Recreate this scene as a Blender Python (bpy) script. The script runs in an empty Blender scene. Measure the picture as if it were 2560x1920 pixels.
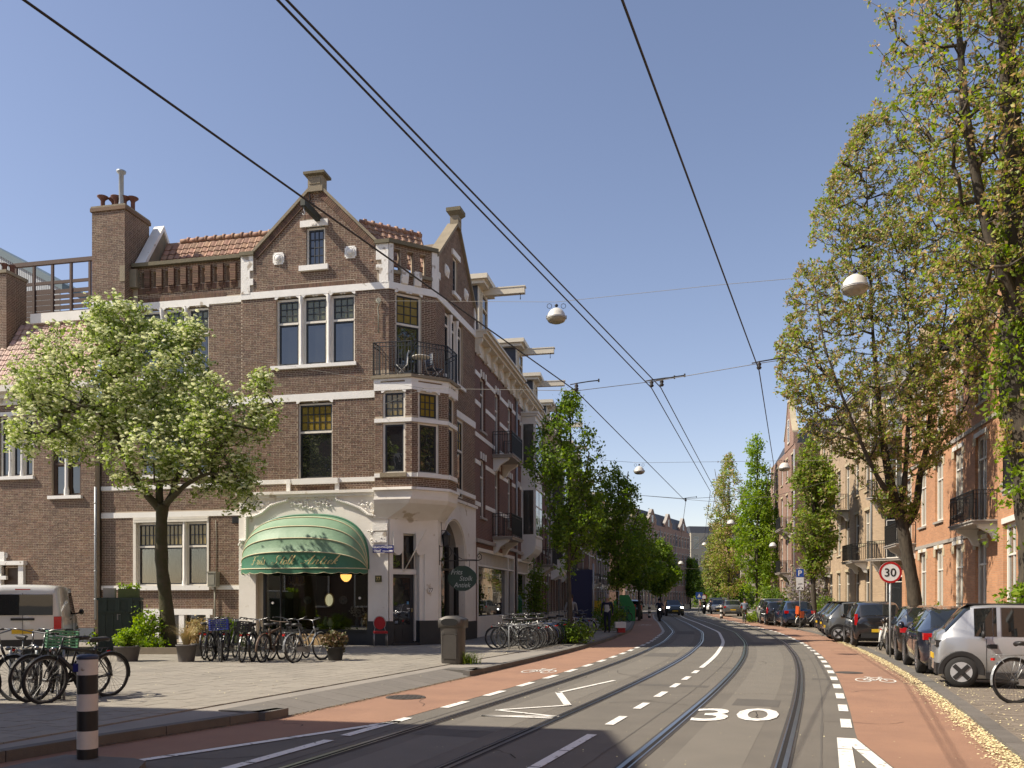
import bpy,bmesh,math,random
import numpy as np
from mathutils import Vector,Matrix,noise
R=math.radians
rng=random.Random(7)
scene=bpy.context.scene
col=scene.collection
# --- camera
CAM_H=1.65
F_PX,HOR,CU=2100.0,1500.0,1280.0
cam_data=bpy.data.cameras.new("camera")
cam=bpy.data.objects.new("camera",cam_data)
col.objects.link(cam)
cam.location=(0,0,CAM_H)
cam.rotation_euler=(R(90),0,0)
cam_data.sensor_width=36.0
cam_data.lens=36.0*F_PX/2560.0
cam_data.shift_y=(HOR-960.0)/2560.0
cam_data.clip_start=0.1
cam_data.clip_end=3000
scene.camera=cam
# --- light
SUN_EL=47.0
SUN_H=Vector((1.0,0.17,0)).normalized()
world=bpy.data.worlds.new("World")
scene.world=world
world.use_nodes=True
wn=world.node_tree.nodes
wl=world.node_tree.links
wn.clear()
sky=wn.new("ShaderNodeTexSky")
sky.sky_type='NISHITA'
sky.sun_disc=False
sky.sun_elevation=R(SUN_EL)
sky.sun_rotation=math.atan2(-SUN_H.x,-SUN_H.y)
sky.altitude=0
sky.air_density=1.0
sky.dust_density=0.4
sky.ozone_density=1.0
bg=wn.new("ShaderNodeBackground")
bg.inputs["Strength"].default_value=0.118
wo=wn.new("ShaderNodeOutputWorld")
tint=wn.new("ShaderNodeMix");tint.data_type='RGBA';tint.blend_type='MULTIPLY';tint.inputs[0].default_value=1.0
tint.inputs[7].default_value=(1.13,0.955,0.925,1)
wl.new(sky.outputs[0],tint.inputs[6]);wl.new(tint.outputs[2],bg.inputs["Color"])
wl.new(bg.outputs[0],wo.inputs["Surface"])
sun_data=bpy.data.lights.new("sun",'SUN')
sun_data.energy=5.0
sun_data.angle=R(0.53)
sun_data.color=(1.0,0.90,0.75)
sun=bpy.data.objects.new("sun",sun_data)
col.objects.link(sun)
sd=Vector((SUN_H.x*math.cos(R(SUN_EL)),SUN_H.y*math.cos(R(SUN_EL)),-math.sin(R(SUN_EL))))
sun.rotation_euler=sd.to_track_quat('-Z','Y').to_euler()
sun.location=(-30,-10,40)
scene.view_settings.view_transform='Standard'
scene.view_settings.look='None'
scene.view_settings.gamma=1.0
scene.view_settings.use_curve_mapping=False
scene.view_settings.exposure=0.52
scene.cycles.max_bounces=6
scene.cycles.transparent_max_bounces=12
# --- materials
MATS={}
def _new(name):
 m=bpy.data.materials.new(name)
 m.use_nodes=True
 nt=m.node_tree
 return m,nt,nt.nodes["Principled BSDF"]
def M(name,c,rough=0.75,var=0.18,scale=6.0,bump=0.0,bscale=60.0,metal=0.0,c2=None,mixs=0.5,island=0.0,spec=0.5,stretch=None,coat=0.0,wear=None):
 """procedural colour: noise mottling between c and c2, fine value noise, optional per-piece variation"""
 if name in MATS:
  return MATS[name]
 m,nt,b=_new(name)
 N,L=nt.nodes,nt.links
 tc=N.new("ShaderNodeTexCoord")
 src=tc.outputs["Object"]
 if stretch:
  mp=N.new("ShaderNodeMapping");mp.inputs["Scale"].default_value=stretch
  L.new(src,mp.inputs[0]);src=mp.outputs[0]
 n1=N.new("ShaderNodeTexNoise");n1.inputs["Scale"].default_value=scale
 n1.inputs["Detail"].default_value=5;n1.inputs["Roughness"].default_value=0.62
 L.new(src,n1.inputs["Vector"])
 cc2=c2 if c2 else tuple(x*(1-0.35)for x in c)
 mx=N.new("ShaderNodeMix");mx.data_type='RGBA'
 mx.inputs[6].default_value=(*c,1);mx.inputs[7].default_value=(*cc2,1)
 mr=N.new("ShaderNodeMapRange")
 mr.inputs[1].default_value=0.35;mr.inputs[2].default_value=0.7
 mr.inputs[3].default_value=0.0;mr.inputs[4].default_value=mixs if c2 else var*2
 L.new(n1.outputs[0],mr.inputs[0]);L.new(mr.outputs[0],mx.inputs[0])
 out=mx.outputs[2]
 if island>0:
  ge=N.new("ShaderNodeNewGeometry");oi=N.new("ShaderNodeObjectInfo")
  ad=N.new("ShaderNodeMath");ad.operation='ADD'
  L.new(ge.outputs["Random Per Island"],ad.inputs[0]);L.new(oi.outputs["Random"],ad.inputs[1])
  fr=N.new("ShaderNodeMath");fr.operation='FRACT';L.new(ad.outputs[0],fr.inputs[0])
  hv=N.new("ShaderNodeHueSaturation")
  m2=N.new("ShaderNodeMapRange");m2.inputs[3].default_value=1-island;m2.inputs[4].default_value=1+island
  L.new(fr.outputs[0],m2.inputs[0]);L.new(m2.outputs[0],hv.inputs["Value"])
  m3=N.new("ShaderNodeMath");m3.operation='MULTIPLY';m3.inputs[1].default_value=7.31
  L.new(fr.outputs[0],m3.inputs[0])
  f2=N.new("ShaderNodeMath");f2.operation='FRACT';L.new(m3.outputs[0],f2.inputs[0])
  m4=N.new("ShaderNodeMapRange");m4.inputs[3].default_value=0.5-island*0.045;m4.inputs[4].default_value=0.5+island*0.045
  L.new(f2.outputs[0],m4.inputs[0]);L.new(m4.outputs[0],hv.inputs["Hue"])
  L.new(out,hv.inputs["Color"]);out=hv.outputs[0]
 if wear:
  nw=N.new("ShaderNodeTexNoise");nw.inputs["Scale"].default_value=wear[1];nw.inputs["Detail"].default_value=8
  L.new(src,nw.inputs["Vector"])
  rw=N.new("ShaderNodeMapRange");rw.inputs[1].default_value=wear[2];rw.inputs[2].default_value=wear[2]+0.06
  L.new(nw.outputs[0],rw.inputs[0])
  mw=N.new("ShaderNodeMix");mw.data_type='RGBA';mw.inputs[7].default_value=(*wear[0],1)
  L.new(rw.outputs[0],mw.inputs[0]);L.new(out,mw.inputs[6]);out=mw.outputs[2]
 L.new(out,b.inputs["Base Color"])
 b.inputs["Roughness"].default_value=rough
 b.inputs["Metallic"].default_value=metal
 b.inputs["Specular IOR Level"].default_value=spec
 b.inputs["Coat Weight"].default_value=coat
 b.inputs["Coat Roughness"].default_value=0.04
 if bump>0:
  nb=N.new("ShaderNodeTexNoise");nb.inputs["Scale"].default_value=bscale;nb.inputs["Detail"].default_value=4
  L.new(src,nb.inputs["Vector"])
  bp=N.new("ShaderNodeBump");bp.inputs["Strength"].default_value=bump;bp.inputs["Distance"].default_value=0.02
  L.new(nb.outputs[0],bp.inputs["Height"]);L.new(bp.outputs[0],b.inputs["Normal"])
 MATS[name]=m
 return m
def glass_dark(name,c=(0.012,0.014,0.016),ior=1.9,rough=0.015,wob=0.25):
 if name in MATS:return MATS[name]
 m,nt,b=_new(name)
 N,L=nt.nodes,nt.links
 tc=N.new("ShaderNodeTexCoord")
 n=N.new("ShaderNodeTexNoise");n.inputs["Scale"].default_value=1.3;n.inputs["Detail"].default_value=2
 L.new(tc.outputs["Object"],n.inputs["Vector"])
 bp=N.new("ShaderNodeBump");bp.inputs["Strength"].default_value=wob;bp.inputs["Distance"].default_value=0.03
 L.new(n.outputs[0],bp.inputs["Height"]);L.new(bp.outputs[0],b.inputs["Normal"])
 oi=N.new("ShaderNodeObjectInfo")
 hv=N.new("ShaderNodeHueSaturation");hv.inputs["Color"].default_value=(*c,1)
 mr=N.new("ShaderNodeMapRange");mr.inputs[3].default_value=0.6;mr.inputs[4].default_value=1.7
 L.new(oi.outputs["Random"],mr.inputs[0]);L.new(mr.outputs[0],hv.inputs["Value"])
 L.new(hv.outputs[0],b.inputs["Base Color"])
 b.inputs["Roughness"].default_value=rough
 b.inputs["IOR"].default_value=ior
 MATS[name]=m
 return m
def glass_clear(name,refl=0.12,tint=(0.9,0.93,0.9)):
 if name in MATS:return MATS[name]
 m=bpy.data.materials.new(name);m.use_nodes=True
 N,L=m.node_tree.nodes,m.node_tree.links
 N.clear()
 o=N.new("ShaderNodeOutputMaterial")
 t=N.new("ShaderNodeBsdfTransparent");t.inputs[0].default_value=(*tint,1)
 g=N.new("ShaderNodeBsdfGlossy");g.inputs["Roughness"].default_value=0.01
 fr=N.new("ShaderNodeFresnel");fr.inputs[0].default_value=1.6
 ad=N.new("ShaderNodeMath");ad.inputs[1].default_value=refl;ad.use_clamp=True
 L.new(fr.outputs[0],ad.inputs[0])
 mx=N.new("ShaderNodeMixShader")
 L.new(ad.outputs[0],mx.inputs[0]);L.new(t.outputs[0],mx.inputs[1]);L.new(g.outputs[0],mx.inputs[2])
 L.new(mx.outputs[0],o.inputs[0])
 MATS[name]=m
 return m
def emit(name,c,s):
 if name in MATS:return MATS[name]
 m,nt,b=_new(name)
 b.inputs["Base Color"].default_value=(*c,1)
 b.inputs["Emission Color"].default_value=(*c,1)
 b.inputs["Emission Strength"].default_value=s
 MATS[name]=m
 return m
def brick_tex(name,c1,c2,mortar=(0.42,0.38,0.33),bw=0.22,rh=0.0625,ms=0.012,bump=0.4,var=0.5):
 """brick courses for walls too far away to tell the bricks apart: local x+y runs along, z up"""
 if name in MATS:return MATS[name]
 m,nt,b=_new(name)
 N,L=nt.nodes,nt.links
 tc=N.new("ShaderNodeTexCoord");sp=N.new("ShaderNodeSeparateXYZ");L.new(tc.outputs["Object"],sp.inputs[0])
 ad=N.new("ShaderNodeMath");L.new(sp.outputs[0],ad.inputs[0]);L.new(sp.outputs[1],ad.inputs[1])
 cb=N.new("ShaderNodeCombineXYZ");L.new(ad.outputs[0],cb.inputs[0]);L.new(sp.outputs[2],cb.inputs[1])
 br=N.new("ShaderNodeTexBrick")
 br.inputs["Color1"].default_value=(*c1,1);br.inputs["Color2"].default_value=(*c2,1)
 br.inputs["Mortar"].default_value=(*mortar,1);br.inputs["Scale"].default_value=1.0
 br.inputs["Mortar Size"].default_value=ms*0.5;br.inputs["Brick Width"].default_value=bw
 br.inputs["Row Height"].default_value=rh;br.inputs["Bias"].default_value=0.0
 L.new(cb.outputs[0],br.inputs["Vector"])
 n=N.new("ShaderNodeTexNoise");n.inputs["Scale"].default_value=0.7;n.inputs["Detail"].default_value=6
 L.new(tc.outputs["Object"],n.inputs["Vector"])
 mr=N.new("ShaderNodeMapRange");mr.inputs[3].default_value=1-var*0.6;mr.inputs[4].default_value=1+var*0.6
 L.new(n.outputs[0],mr.inputs[0])
 hv=N.new("ShaderNodeHueSaturation");L.new(mr.outputs[0],hv.inputs["Value"]);L.new(br.outputs["Color"],hv.inputs["Color"])
 L.new(hv.outputs[0],b.inputs["Base Color"])
 b.inputs["Roughness"].default_value=0.88
 iv=N.new("ShaderNodeMath");iv.operation='SUBTRACT';iv.inputs[0].default_value=1.0;L.new(br.outputs["Fac"],iv.inputs[1])
 bp=N.new("ShaderNodeBump");bp.inputs["Strength"].default_value=bump;bp.inputs["Distance"].default_value=0.01
 L.new(iv.outputs[0],bp.inputs["Height"]);L.new(bp.outputs[0],b.inputs["Normal"])
 MATS[name]=m
 return m
def leaf_mat(name,cols,trans=0.35,rough=0.5):
 """foliage: each leaf takes its own colour out of cols; light shines through"""
 if name in MATS:return MATS[name]
 m,nt,b=_new(name)
 N,L=nt.nodes,nt.links
 ge=N.new("ShaderNodeNewGeometry")
 cr=N.new("ShaderNodeValToRGB");cr.color_ramp.interpolation='LINEAR'
 el=cr.color_ramp.elements
 while len(el)<len(cols):el.new(0.5)
 for i,c in enumerate(cols):
  el[i].position=i/max(1,len(cols)-1);el[i].color=(*c,1)
 L.new(ge.outputs["Random Per Island"],cr.inputs[0])
 L.new(cr.outputs[0],b.inputs["Base Color"])
 b.inputs["Roughness"].default_value=rough
 b.inputs["Specular IOR Level"].default_value=0.3
 tr=N.new("ShaderNodeBsdfTranslucent")
 br=N.new("ShaderNodeHueSaturation");br.inputs["Value"].default_value=1.5;br.inputs["Saturation"].default_value=1.15
 L.new(cr.outputs[0],br.inputs["Color"]);L.new(br.outputs[0],tr.inputs[0])
 mx=N.new("ShaderNodeMixShader");mx.inputs[0].default_value=trans
 o=N["Material Output"]
 L.new(b.outputs[0],mx.inputs[1]);L.new(tr.outputs[0],mx.inputs[2]);L.new(mx.outputs[0],o.inputs[0])
 MATS[name]=m
 return m
 # --- mesh collector
class MB:
 def __init__(self):
  self.v=[];self.f=[];self.m=[];self.mi=0;self.smooth=False;self.sm=[]
 def add(self,vs,fs):
  o=len(self.v)
  self.v.extend([tuple(p)for p in vs])
  for f in fs:
   self.f.append(tuple(i+o for i in f));self.m.append(self.mi);self.sm.append(self.smooth)
  return self
 def quad(self,a,b,c,d):return self.add([a,b,c,d],[(0,1,2,3)])
 def box(self,x0,x1,y0,y1,z0,z1):
  if x0>x1:x0,x1=x1,x0
  if y0>y1:y0,y1=y1,y0
  if z0>z1:z0,z1=z1,z0
  vs=[(x0,y0,z0),(x1,y0,z0),(x1,y1,z0),(x0,y1,z0),(x0,y0,z1),(x1,y0,z1),(x1,y1,z1),(x0,y1,z1)]
  return self.add(vs,[(0,3,2,1),(4,5,6,7),(0,1,5,4),(1,2,6,5),(2,3,7,6),(3,0,4,7)])
 def fbox(self,fr,s0,s1,d0,d1,z0,z1):
  """box in a wall frame: s along the wall, d outwards, z up"""
  if s0>s1:s0,s1=s1,s0
  if d0>d1:d0,d1=d1,d0
  if z0>z1:z0,z1=z1,z0
  p=fr.pt
  vs=[p(s0,d1,z0),p(s1,d1,z0),p(s1,d0,z0),p(s0,d0,z0),p(s0,d1,z1),p(s1,d1,z1),p(s1,d0,z1),p(s0,d0,z1)]
  return self.add(vs,[(0,3,2,1),(4,5,6,7),(0,1,5,4),(1,2,6,5),(2,3,7,6),(3,0,4,7)])
 def bar(self,a,b,w,h=None,up=(0,0,1)):
  """rectangular bar between two points"""
  h=h or w
  a=Vector(a);b=Vector(b);d=(b-a)
  if d.length<1e-6:return self
  d.normalize();u=Vector(up)
  if abs(d.dot(u))>0.98:u=Vector((0,1,0))
  x=d.cross(u).normalized();y=x.cross(d).normalized()
  vs=[]
  for p in(a,b):
   for sx,sy in((-1,-1),(1,-1),(1,1),(-1,1)):
    vs.append(p+x*sx*w/2+y*sy*h/2)
  return self.add(vs,[(0,1,2,3),(7,6,5,4),(0,4,5,1),(1,5,6,2),(2,6,7,3),(3,7,4,0)])
 def tube(self,pts,r,n=6,closed=False,caps=True):
  pts=[Vector(p)for p in pts]
  k=len(pts)
  if k<2:return self
  rs=r if isinstance(r,(list,tuple))else[r]*k
  vs=[];ref=None
  for i,p in enumerate(pts):
   if closed:t=pts[(i+1)%k]-pts[i-1]
   elif i==0:t=pts[1]-pts[0]
   elif i==k-1:t=pts[-1]-pts[-2]
   else:t=pts[i+1]-pts[i-1]
   if t.length<1e-9:t=Vector((0,0,1))
   t.normalize()
   if ref is None:
    ref=Vector((0,0,1))if abs(t.z)<0.9 else Vector((1,0,0))
   x=t.cross(ref)
   if x.length<1e-4:
    ref=Vector((1,0,0))if abs(t.x)<0.9 else Vector((0,1,0));x=t.cross(ref)
   x.normalize();y=x.cross(t).normalized();ref=y
   for j in range(n):
    a=2*math.pi*j/n
    vs.append(p+(x*math.cos(a)+y*math.sin(a))*rs[i])
  fs=[]
  for i in range(k if closed else k-1):
   i2=(i+1)%k
   for j in range(n):
    j2=(j+1)%n
    fs.append((i*n+j,i*n+j2,i2*n+j2,i2*n+j))
  if caps and not closed:
   fs.append(tuple(range(n-1,-1,-1)));fs.append(tuple((k-1)*n+j for j in range(n)))
  s=self.smooth;self.smooth=True;self.add(vs,fs);self.smooth=s
  return self
 def lathe(self,prof,n=16,c=(0,0,0),axis='z',smooth=True,cap=True):
  """prof: list of (radius, height)"""
  vs=[]
  for r,h in prof:
   for j in range(n):
    a=2*math.pi*j/n
    x,y=r*math.cos(a),r*math.sin(a)
    if axis=='z':p=(c[0]+x,c[1]+y,c[2]+h)
    elif axis=='y':p=(c[0]+x,c[1]+h,c[2]+y)
    else:p=(c[0]+h,c[1]+x,c[2]+y)
    vs.append(p)
  fs=[]
  for i in range(len(prof)-1):
   for j in range(n):
    j2=(j+1)%n
    fs.append((i*n+j,i*n+j2,(i+1)*n+j2,(i+1)*n+j))
  s=self.smooth;self.smooth=smooth;self.add(vs,fs);self.smooth=False
  if cap:
   self.add(vs[:n],[tuple(range(n-1,-1,-1))]);self.add(vs[-n:],[tuple(range(n))])
  self.smooth=s
  return self
 def prism(self,poly,fn0,fn1):
  """poly: 2D points; fn0/fn1 map them to the two end faces"""
  n=len(poly)
  vs=[fn0(*p)for p in poly]+[fn1(*p)for p in poly]
  fs=[tuple(range(n)),tuple(range(2*n-1,n-1,-1))]
  for i in range(n):
   j=(i+1)%n
   fs.append((i,i+n,j+n,j))
  return self.add(vs,fs)
def mesh_of(name,mb,mats):
 me=bpy.data.meshes.new(name)
 me.from_pydata([tuple(v)for v in mb.v],[],mb.f)
 if not isinstance(mats,(list,tuple)):mats=[mats]
 for m in mats:me.materials.append(m)
 if len(mats)>1:me.polygons.foreach_set("material_index",mb.m)
 me.polygons.foreach_set("use_smooth",mb.sm)
 me.update()
 return me
def obj(name,mb,mats,parent=None,loc=None,label=None,kind=None):
 o=bpy.data.objects.new(name,mesh_of(name,mb,mats))
 col.objects.link(o)
 if parent is not None:o.parent=parent
 if loc is not None:o.location=loc
 if label:o["label"]=label
 if kind:o["kind"]=kind
 return o
def tag(o,label,cat,group=None):
 o["label"]=label;o["category"]=cat
 if group:o["group"]=group
 return o
def thing(name,label,cat,loc=(0,0,0),rz=0.0,group=None):
 o=bpy.data.objects.new(name,None)
 o.empty_display_size=0.3
 col.objects.link(o)
 o.location=loc;o.rotation_euler=(0,0,rz)
 return tag(o,label,cat,group)
def struct(name,mb,mats):
 o=obj(name,mb,mats);o["kind"]="structure";return o
CH={}
def kids(o):
 return[c for c in o.children]
def dup(root,loc,rz=None,label=None,group=None,scale=None,mats=None):
 """copy of a thing with its parts and sub-parts; mats swaps materials by name"""
 def cp(o,par):
  c=o.copy();col.objects.link(c)
  if par is not None:c.parent=par
  if mats and o.type=='MESH':
   if any(s.material and s.material.name in mats for s in o.material_slots):
    key=(o.data.name,tuple(sorted(mats.items())))
    if key in CH:c.data=CH[key]
    else:
     me=o.data.copy()
     for i,mm in enumerate(me.materials):
      if mm and mm.name in mats:me.materials[i]=MATS[mats[mm.name]]
     c.data=me;CH[key]=me
  return c
 r=cp(root,None)
 r.location=loc
 if rz is not None:r.rotation_euler=(0,0,rz)
 if scale is not None:r.scale=scale
 if label:r["label"]=label
 if group:r["group"]=group
 for ch in kids(root):
  c=cp(ch,r)
  for g in kids(ch):cp(g,c)
 return r
 # --- measuring helpers (photo point -> place in the world)
def ray(u):return(u-CU)/F_PX
def gp(u,v,z=0.0):
 """point at height z seen at photo pixel (u, v)"""
 Y=(CAM_H-z)*F_PX/(v-HOR)
 return Vector((ray(u)*Y,Y,z))
def at(u,v,Y):return Vector((ray(u)*Y,Y,CAM_H+(HOR-v)/F_PX*Y))
class Frame:
 """a wall: origin (x, y), angle of the wall line; s along it (to the right as seen), d outwards, z up"""
 def __init__(self,o,ang):
  self.o=Vector((o[0],o[1]));self.a=ang
  self.e=Vector((math.cos(ang),math.sin(ang)));self.n=Vector((math.sin(ang),-math.cos(ang)))
 def pt(self,s,d=0.0,z=0.0):
  q=self.o+self.e*s+self.n*d
  return Vector((q.x,q.y,z))
 def shift(self,s,d=0.0):
  q=self.o+self.e*s+self.n*d
  return Frame((q.x,q.y),self.a)
class Site:
 """a building's own axes: world origin, rotation; walls are Frames inside it"""
 def __init__(self,loc,rz):
  self.loc=Vector(loc);self.rz=rz
  self.inv=(Matrix.Translation(self.loc)@Matrix.Rotation(rz,4,'Z')).inverted()
 def px(self,fr,u,v,d=0.0):
  """(s, z) on wall frame fr (standing d proud) of what the photo shows at (u, v)"""
  c=self.inv@Vector((0,0,CAM_H));q=self.inv@Vector((ray(u),1.0,CAM_H+(HOR-v)/F_PX))
  r=q-c
  o3=fr.pt(0,d);n3=Vector((fr.n.x,fr.n.y,0))
  t=(o3-Vector((c.x,c.y,0))).dot(n3)/Vector((r.x,r.y,0)).dot(n3)
  w=c+r*t
  s=(Vector((w.x,w.y))-fr.o).dot(fr.e)
  return s,w.z
 def s(self,fr,u,d=0.0):return self.px(fr,u,1500,d)[0]
 def z(self,fr,u,v,d=0.0):return self.px(fr,u,v,d)[1]
 # --- walls with holes
def clip_convex(poly,A,B):
 """keep what is left of A->B"""
 out=[]
 n=len(poly)
 for i in range(n):
  p,q=poly[i],poly[(i+1)%n]
  sp=(B[0]-A[0])*(p[1]-A[1])-(B[1]-A[1])*(p[0]-A[0])
  sq=(B[0]-A[0])*(q[1]-A[1])-(B[1]-A[1])*(q[0]-A[0])
  if sp>=-1e-9:out.append(p)
  if(sp>1e-9 and sq<-1e-9)or(sp<-1e-9 and sq>1e-9):
   t=sp/(sp-sq);out.append((p[0]+t*(q[0]-p[0]),p[1]+t*(q[1]-p[1])))
 return out
def wall(mb,fr,outline,holes,d=0.0,reveal=0.12,sides=True,back=0.0):
 """flat wall at offset d with a convex outline [(s, z)...] counter-clockwise, rectangular holes (s0, s1, z0, z1) and reveals"""
 xs=sorted({p[0]for p in outline}|{h[0]for h in holes}|{h[1]for h in holes})
 zs=sorted({p[1]for p in outline}|{h[2]for h in holes}|{h[3]for h in holes})
 for i in range(len(xs)-1):
  for j in range(len(zs)-1):
   a,b,c,e=xs[i],xs[i+1],zs[j],zs[j+1]
   mx,mz=(a+b)/2,(c+e)/2
   if any(h[0]<mx<h[1]and h[2]<mz<h[3]for h in holes):continue
   poly=[(a,c),(b,c),(b,e),(a,e)]
   for k in range(len(outline)):
    poly=clip_convex(poly,outline[k],outline[(k+1)%len(outline)])
    if len(poly)<3:break
   if len(poly)>=3:
    mb.add([fr.pt(p[0],d,p[1])for p in poly],[tuple(range(len(poly)))])
 for h in holes:
  s0,s1,z0,z1=h[:4]
  f,g=d,d-reveal
  P=fr.pt
  mb.quad(P(s0,f,z0),P(s0,g,z0),P(s0,g,z1),P(s0,f,z1))
  mb.quad(P(s1,g,z0),P(s1,f,z0),P(s1,f,z1),P(s1,g,z1))
  mb.quad(P(s0,g,z1),P(s1,g,z1),P(s1,f,z1),P(s0,f,z1))
  mb.quad(P(s0,f,z0),P(s1,f,z0),P(s1,g,z0),P(s0,g,z0))
 if back>0:
  n=len(outline)
  for k in range(n):
   a,b=outline[k],outline[(k+1)%n]
   mb.quad(fr.pt(a[0],d,a[1]),fr.pt(a[0],d-back,a[1]),fr.pt(b[0],d-back,b[1]),fr.pt(b[0],d,b[1]))
 return mb
def spans(outline,holes,z0,z1):
 """free stretches of wall between z0 and z1"""
 lo,hi=-1e9,1e9
 for zz in(z0+0.002,z1-0.002):
  a=[]
  n=len(outline)
  for k in range(n):
   p,q=outline[k],outline[(k+1)%n]
   if(p[1]-zz)*(q[1]-zz)<0:
    t=(zz-p[1])/(q[1]-p[1]);a.append(p[0]+t*(q[0]-p[0]))
  if len(a)<2:return[]
  lo=max(lo,min(a));hi=min(hi,max(a))
 if hi<=lo:return[]
 seg=[(lo,hi)]
 for h in holes:
  if h[2]<z1-0.004 and h[3]>z0+0.004:
   ns=[]
   for a,b in seg:
    if h[1]<=a or h[0]>=b:ns.append((a,b));continue
    if h[0]>a:ns.append((a,h[0]))
    if h[1]<b:ns.append((h[1],b))
   seg=ns
 return[s for s in seg if s[1]-s[0]>0.03]
BRK={"list":None}
def bricks(mb,fr,outline,holes,d=0.0,z0=None,z1=None,course=0.0625,bl=0.22,joint=0.0155,proud=0.003,keep=None):
 """every brick of a wall as its own block standing a little proud of the mortar bed"""
 zlo=min(p[1]for p in outline)if z0 is None else z0
 zhi=max(p[1]for p in outline)if z1 is None else z1
 n=max(1,int(round((zhi-zlo)/course)));ch=(zhi-zlo)/n
 P=fr.pt
 V=mb.v;Fc=mb.f
 for i in range(n):
  a=zlo+i*ch+joint/2;b=a+ch-joint
  head=i%2
  L=bl if not head else bl/2
  for s0,s1 in spans(outline,holes,a,b):
   ph=(math.floor(s0/bl)*bl)-(bl*0.25 if head==0 and(i//2)%2 else 0.0)-bl
   x=ph
   while x<s1:
    e0=max(x+joint/2,s0);e1=min(x+L-joint/2,s1)
    x+=L
    if e1-e0<0.03:continue
    f=d+proud+rng.uniform(-0.0022,0.0022)
    if keep is not None and len(keep)<300 and L==bl and e1-e0>bl*0.9:
     keep.append((fr,(e0+e1)/2,f,(a+b)/2,e1-e0,b-a));continue
    k=len(V)
    g=d-0.002
    V.extend([tuple(P(e0,f,a)),tuple(P(e1,f,a)),tuple(P(e1,f,b)),tuple(P(e0,f,b)),tuple(P(e0,g,a)),tuple(P(e1,g,a)),tuple(P(e1,g,b)),tuple(P(e0,g,b))])
    Fc.extend([(k,k+1,k+2,k+3),(k,k+4,k+5,k+1),(k+1,k+5,k+6,k+2),(k+2,k+6,k+7,k+3),(k+3,k+7,k+4,k)])
    mb.m.extend([mb.mi]*5);mb.sm.extend([False]*5)
def soldiers(mb,fr,s0,s1,z0,z1,d=0.0,w=0.065,proud=0.012):
 n=max(1,int(round((s1-s0)/w)));w=(s1-s0)/n
 for i in range(n):
  mb.fbox(fr,s0+i*w+0.005,s0+(i+1)*w-0.005,d-0.002,d+proud+rng.uniform(-.003,.003),z0+0.005,z1-0.005)
  # --- windows
def window(parent,fr,s0,s1,z0,z1,d=-0.1,frame_m=None,sash_m=None,pane_m=None,fw=0.07,grid=None,transom=None,top_grid=None,top_pane=None,sash=0.045,curtain=None,depth=0.07,mullions=(),name="window"):
 """window part > panes, glazing bars, curtains as sub-parts; transom: height share of the split"""
 mb=MB()
 f0,f1=d-depth,d
 mb.fbox(fr,s0,s0+fw,f0,f1,z0,z1);mb.fbox(fr,s1-fw,s1,f0,f1,z0,z1)
 mb.fbox(fr,s0+fw,s1-fw,f0,f1,z1-fw,z1);mb.fbox(fr,s0+fw,s1-fw,f0,f1,z0,z0+fw*0.8)
 cells=[]
 xs=[s0+fw]+[m for m in mullions]+[s1-fw]
 for i in range(len(xs)-1):
  a=xs[i]+(0.025 if i else 0);b=xs[i+1]-(0.025 if i<len(xs)-2 else 0)
  if i:mb.fbox(fr,xs[i]-0.025,xs[i]+0.025,f0,f1-0.004,z0+fw*.8,z1-fw)
  if transom:
   zt=z0+(z1-z0)*transom
   mb.fbox(fr,a,b,f0,f1+0.012,zt-0.035,zt+0.035)
   cells.append((a,b,z0+fw*.8,zt-0.035,grid,pane_m))
   cells.append((a,b,zt+0.035,z1-fw,top_grid,top_pane or pane_m))
  else:
   cells.append((a,b,z0+fw*.8,z1-fw,grid,pane_m))
 w=obj(name,mb,frame_m,parent)
 sb=MB()
 for a,b,c,e,g,pm in cells:
  if e-c<0.05 or b-a<0.05:continue
  sf0,sf1=d-depth+0.005,d-0.02
  sb.fbox(fr,a,a+sash,sf0,sf1,c,e);sb.fbox(fr,b-sash,b,sf0,sf1,c,e)
  sb.fbox(fr,a+sash,b-sash,sf0,sf1,e-sash,e);sb.fbox(fr,a+sash,b-sash,sf0,sf1,c,c+sash)
  if g:
   nx,nz=g
   for k in range(1,nx):
    x=a+sash+(b-a-2*sash)*k/nx
    sb.fbox(fr,x-0.014,x+0.014,sf0+0.01,sf1-0.006,c+sash,e-sash)
   for k in range(1,nz):
    z=c+sash+(e-c-2*sash)*k/nz
    sb.fbox(fr,a+sash,b-sash,sf0+0.012,sf1-0.009,z-0.014,z+0.014)
  pb=MB()
  pb.fbox(fr,a+sash,b-sash,d-depth+0.012,d-depth+0.02,c+sash,e-sash)
  obj("pane",pb,pm,w)
 if sb.f:obj("sash",sb,sash_m or frame_m,w)
 return w
def curtain_mb(fr,s0,s1,z0,z1,d,folds=7,amp=0.02):
 mb=MB();mb.smooth=True
 n=folds*6;vs=[]
 for i in range(n+1):
  s=s0+(s1-s0)*i/n
  dd=d+amp*math.sin(i/6*2*math.pi)+amp*0.4*math.sin(i*1.7)
  vs.append(fr.pt(s,dd,z0));vs.append(fr.pt(s,dd,z1))
 mb.add(vs,[(2*i,2*i+2,2*i+3,2*i+1)for i in range(n)])
 return mb
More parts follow.
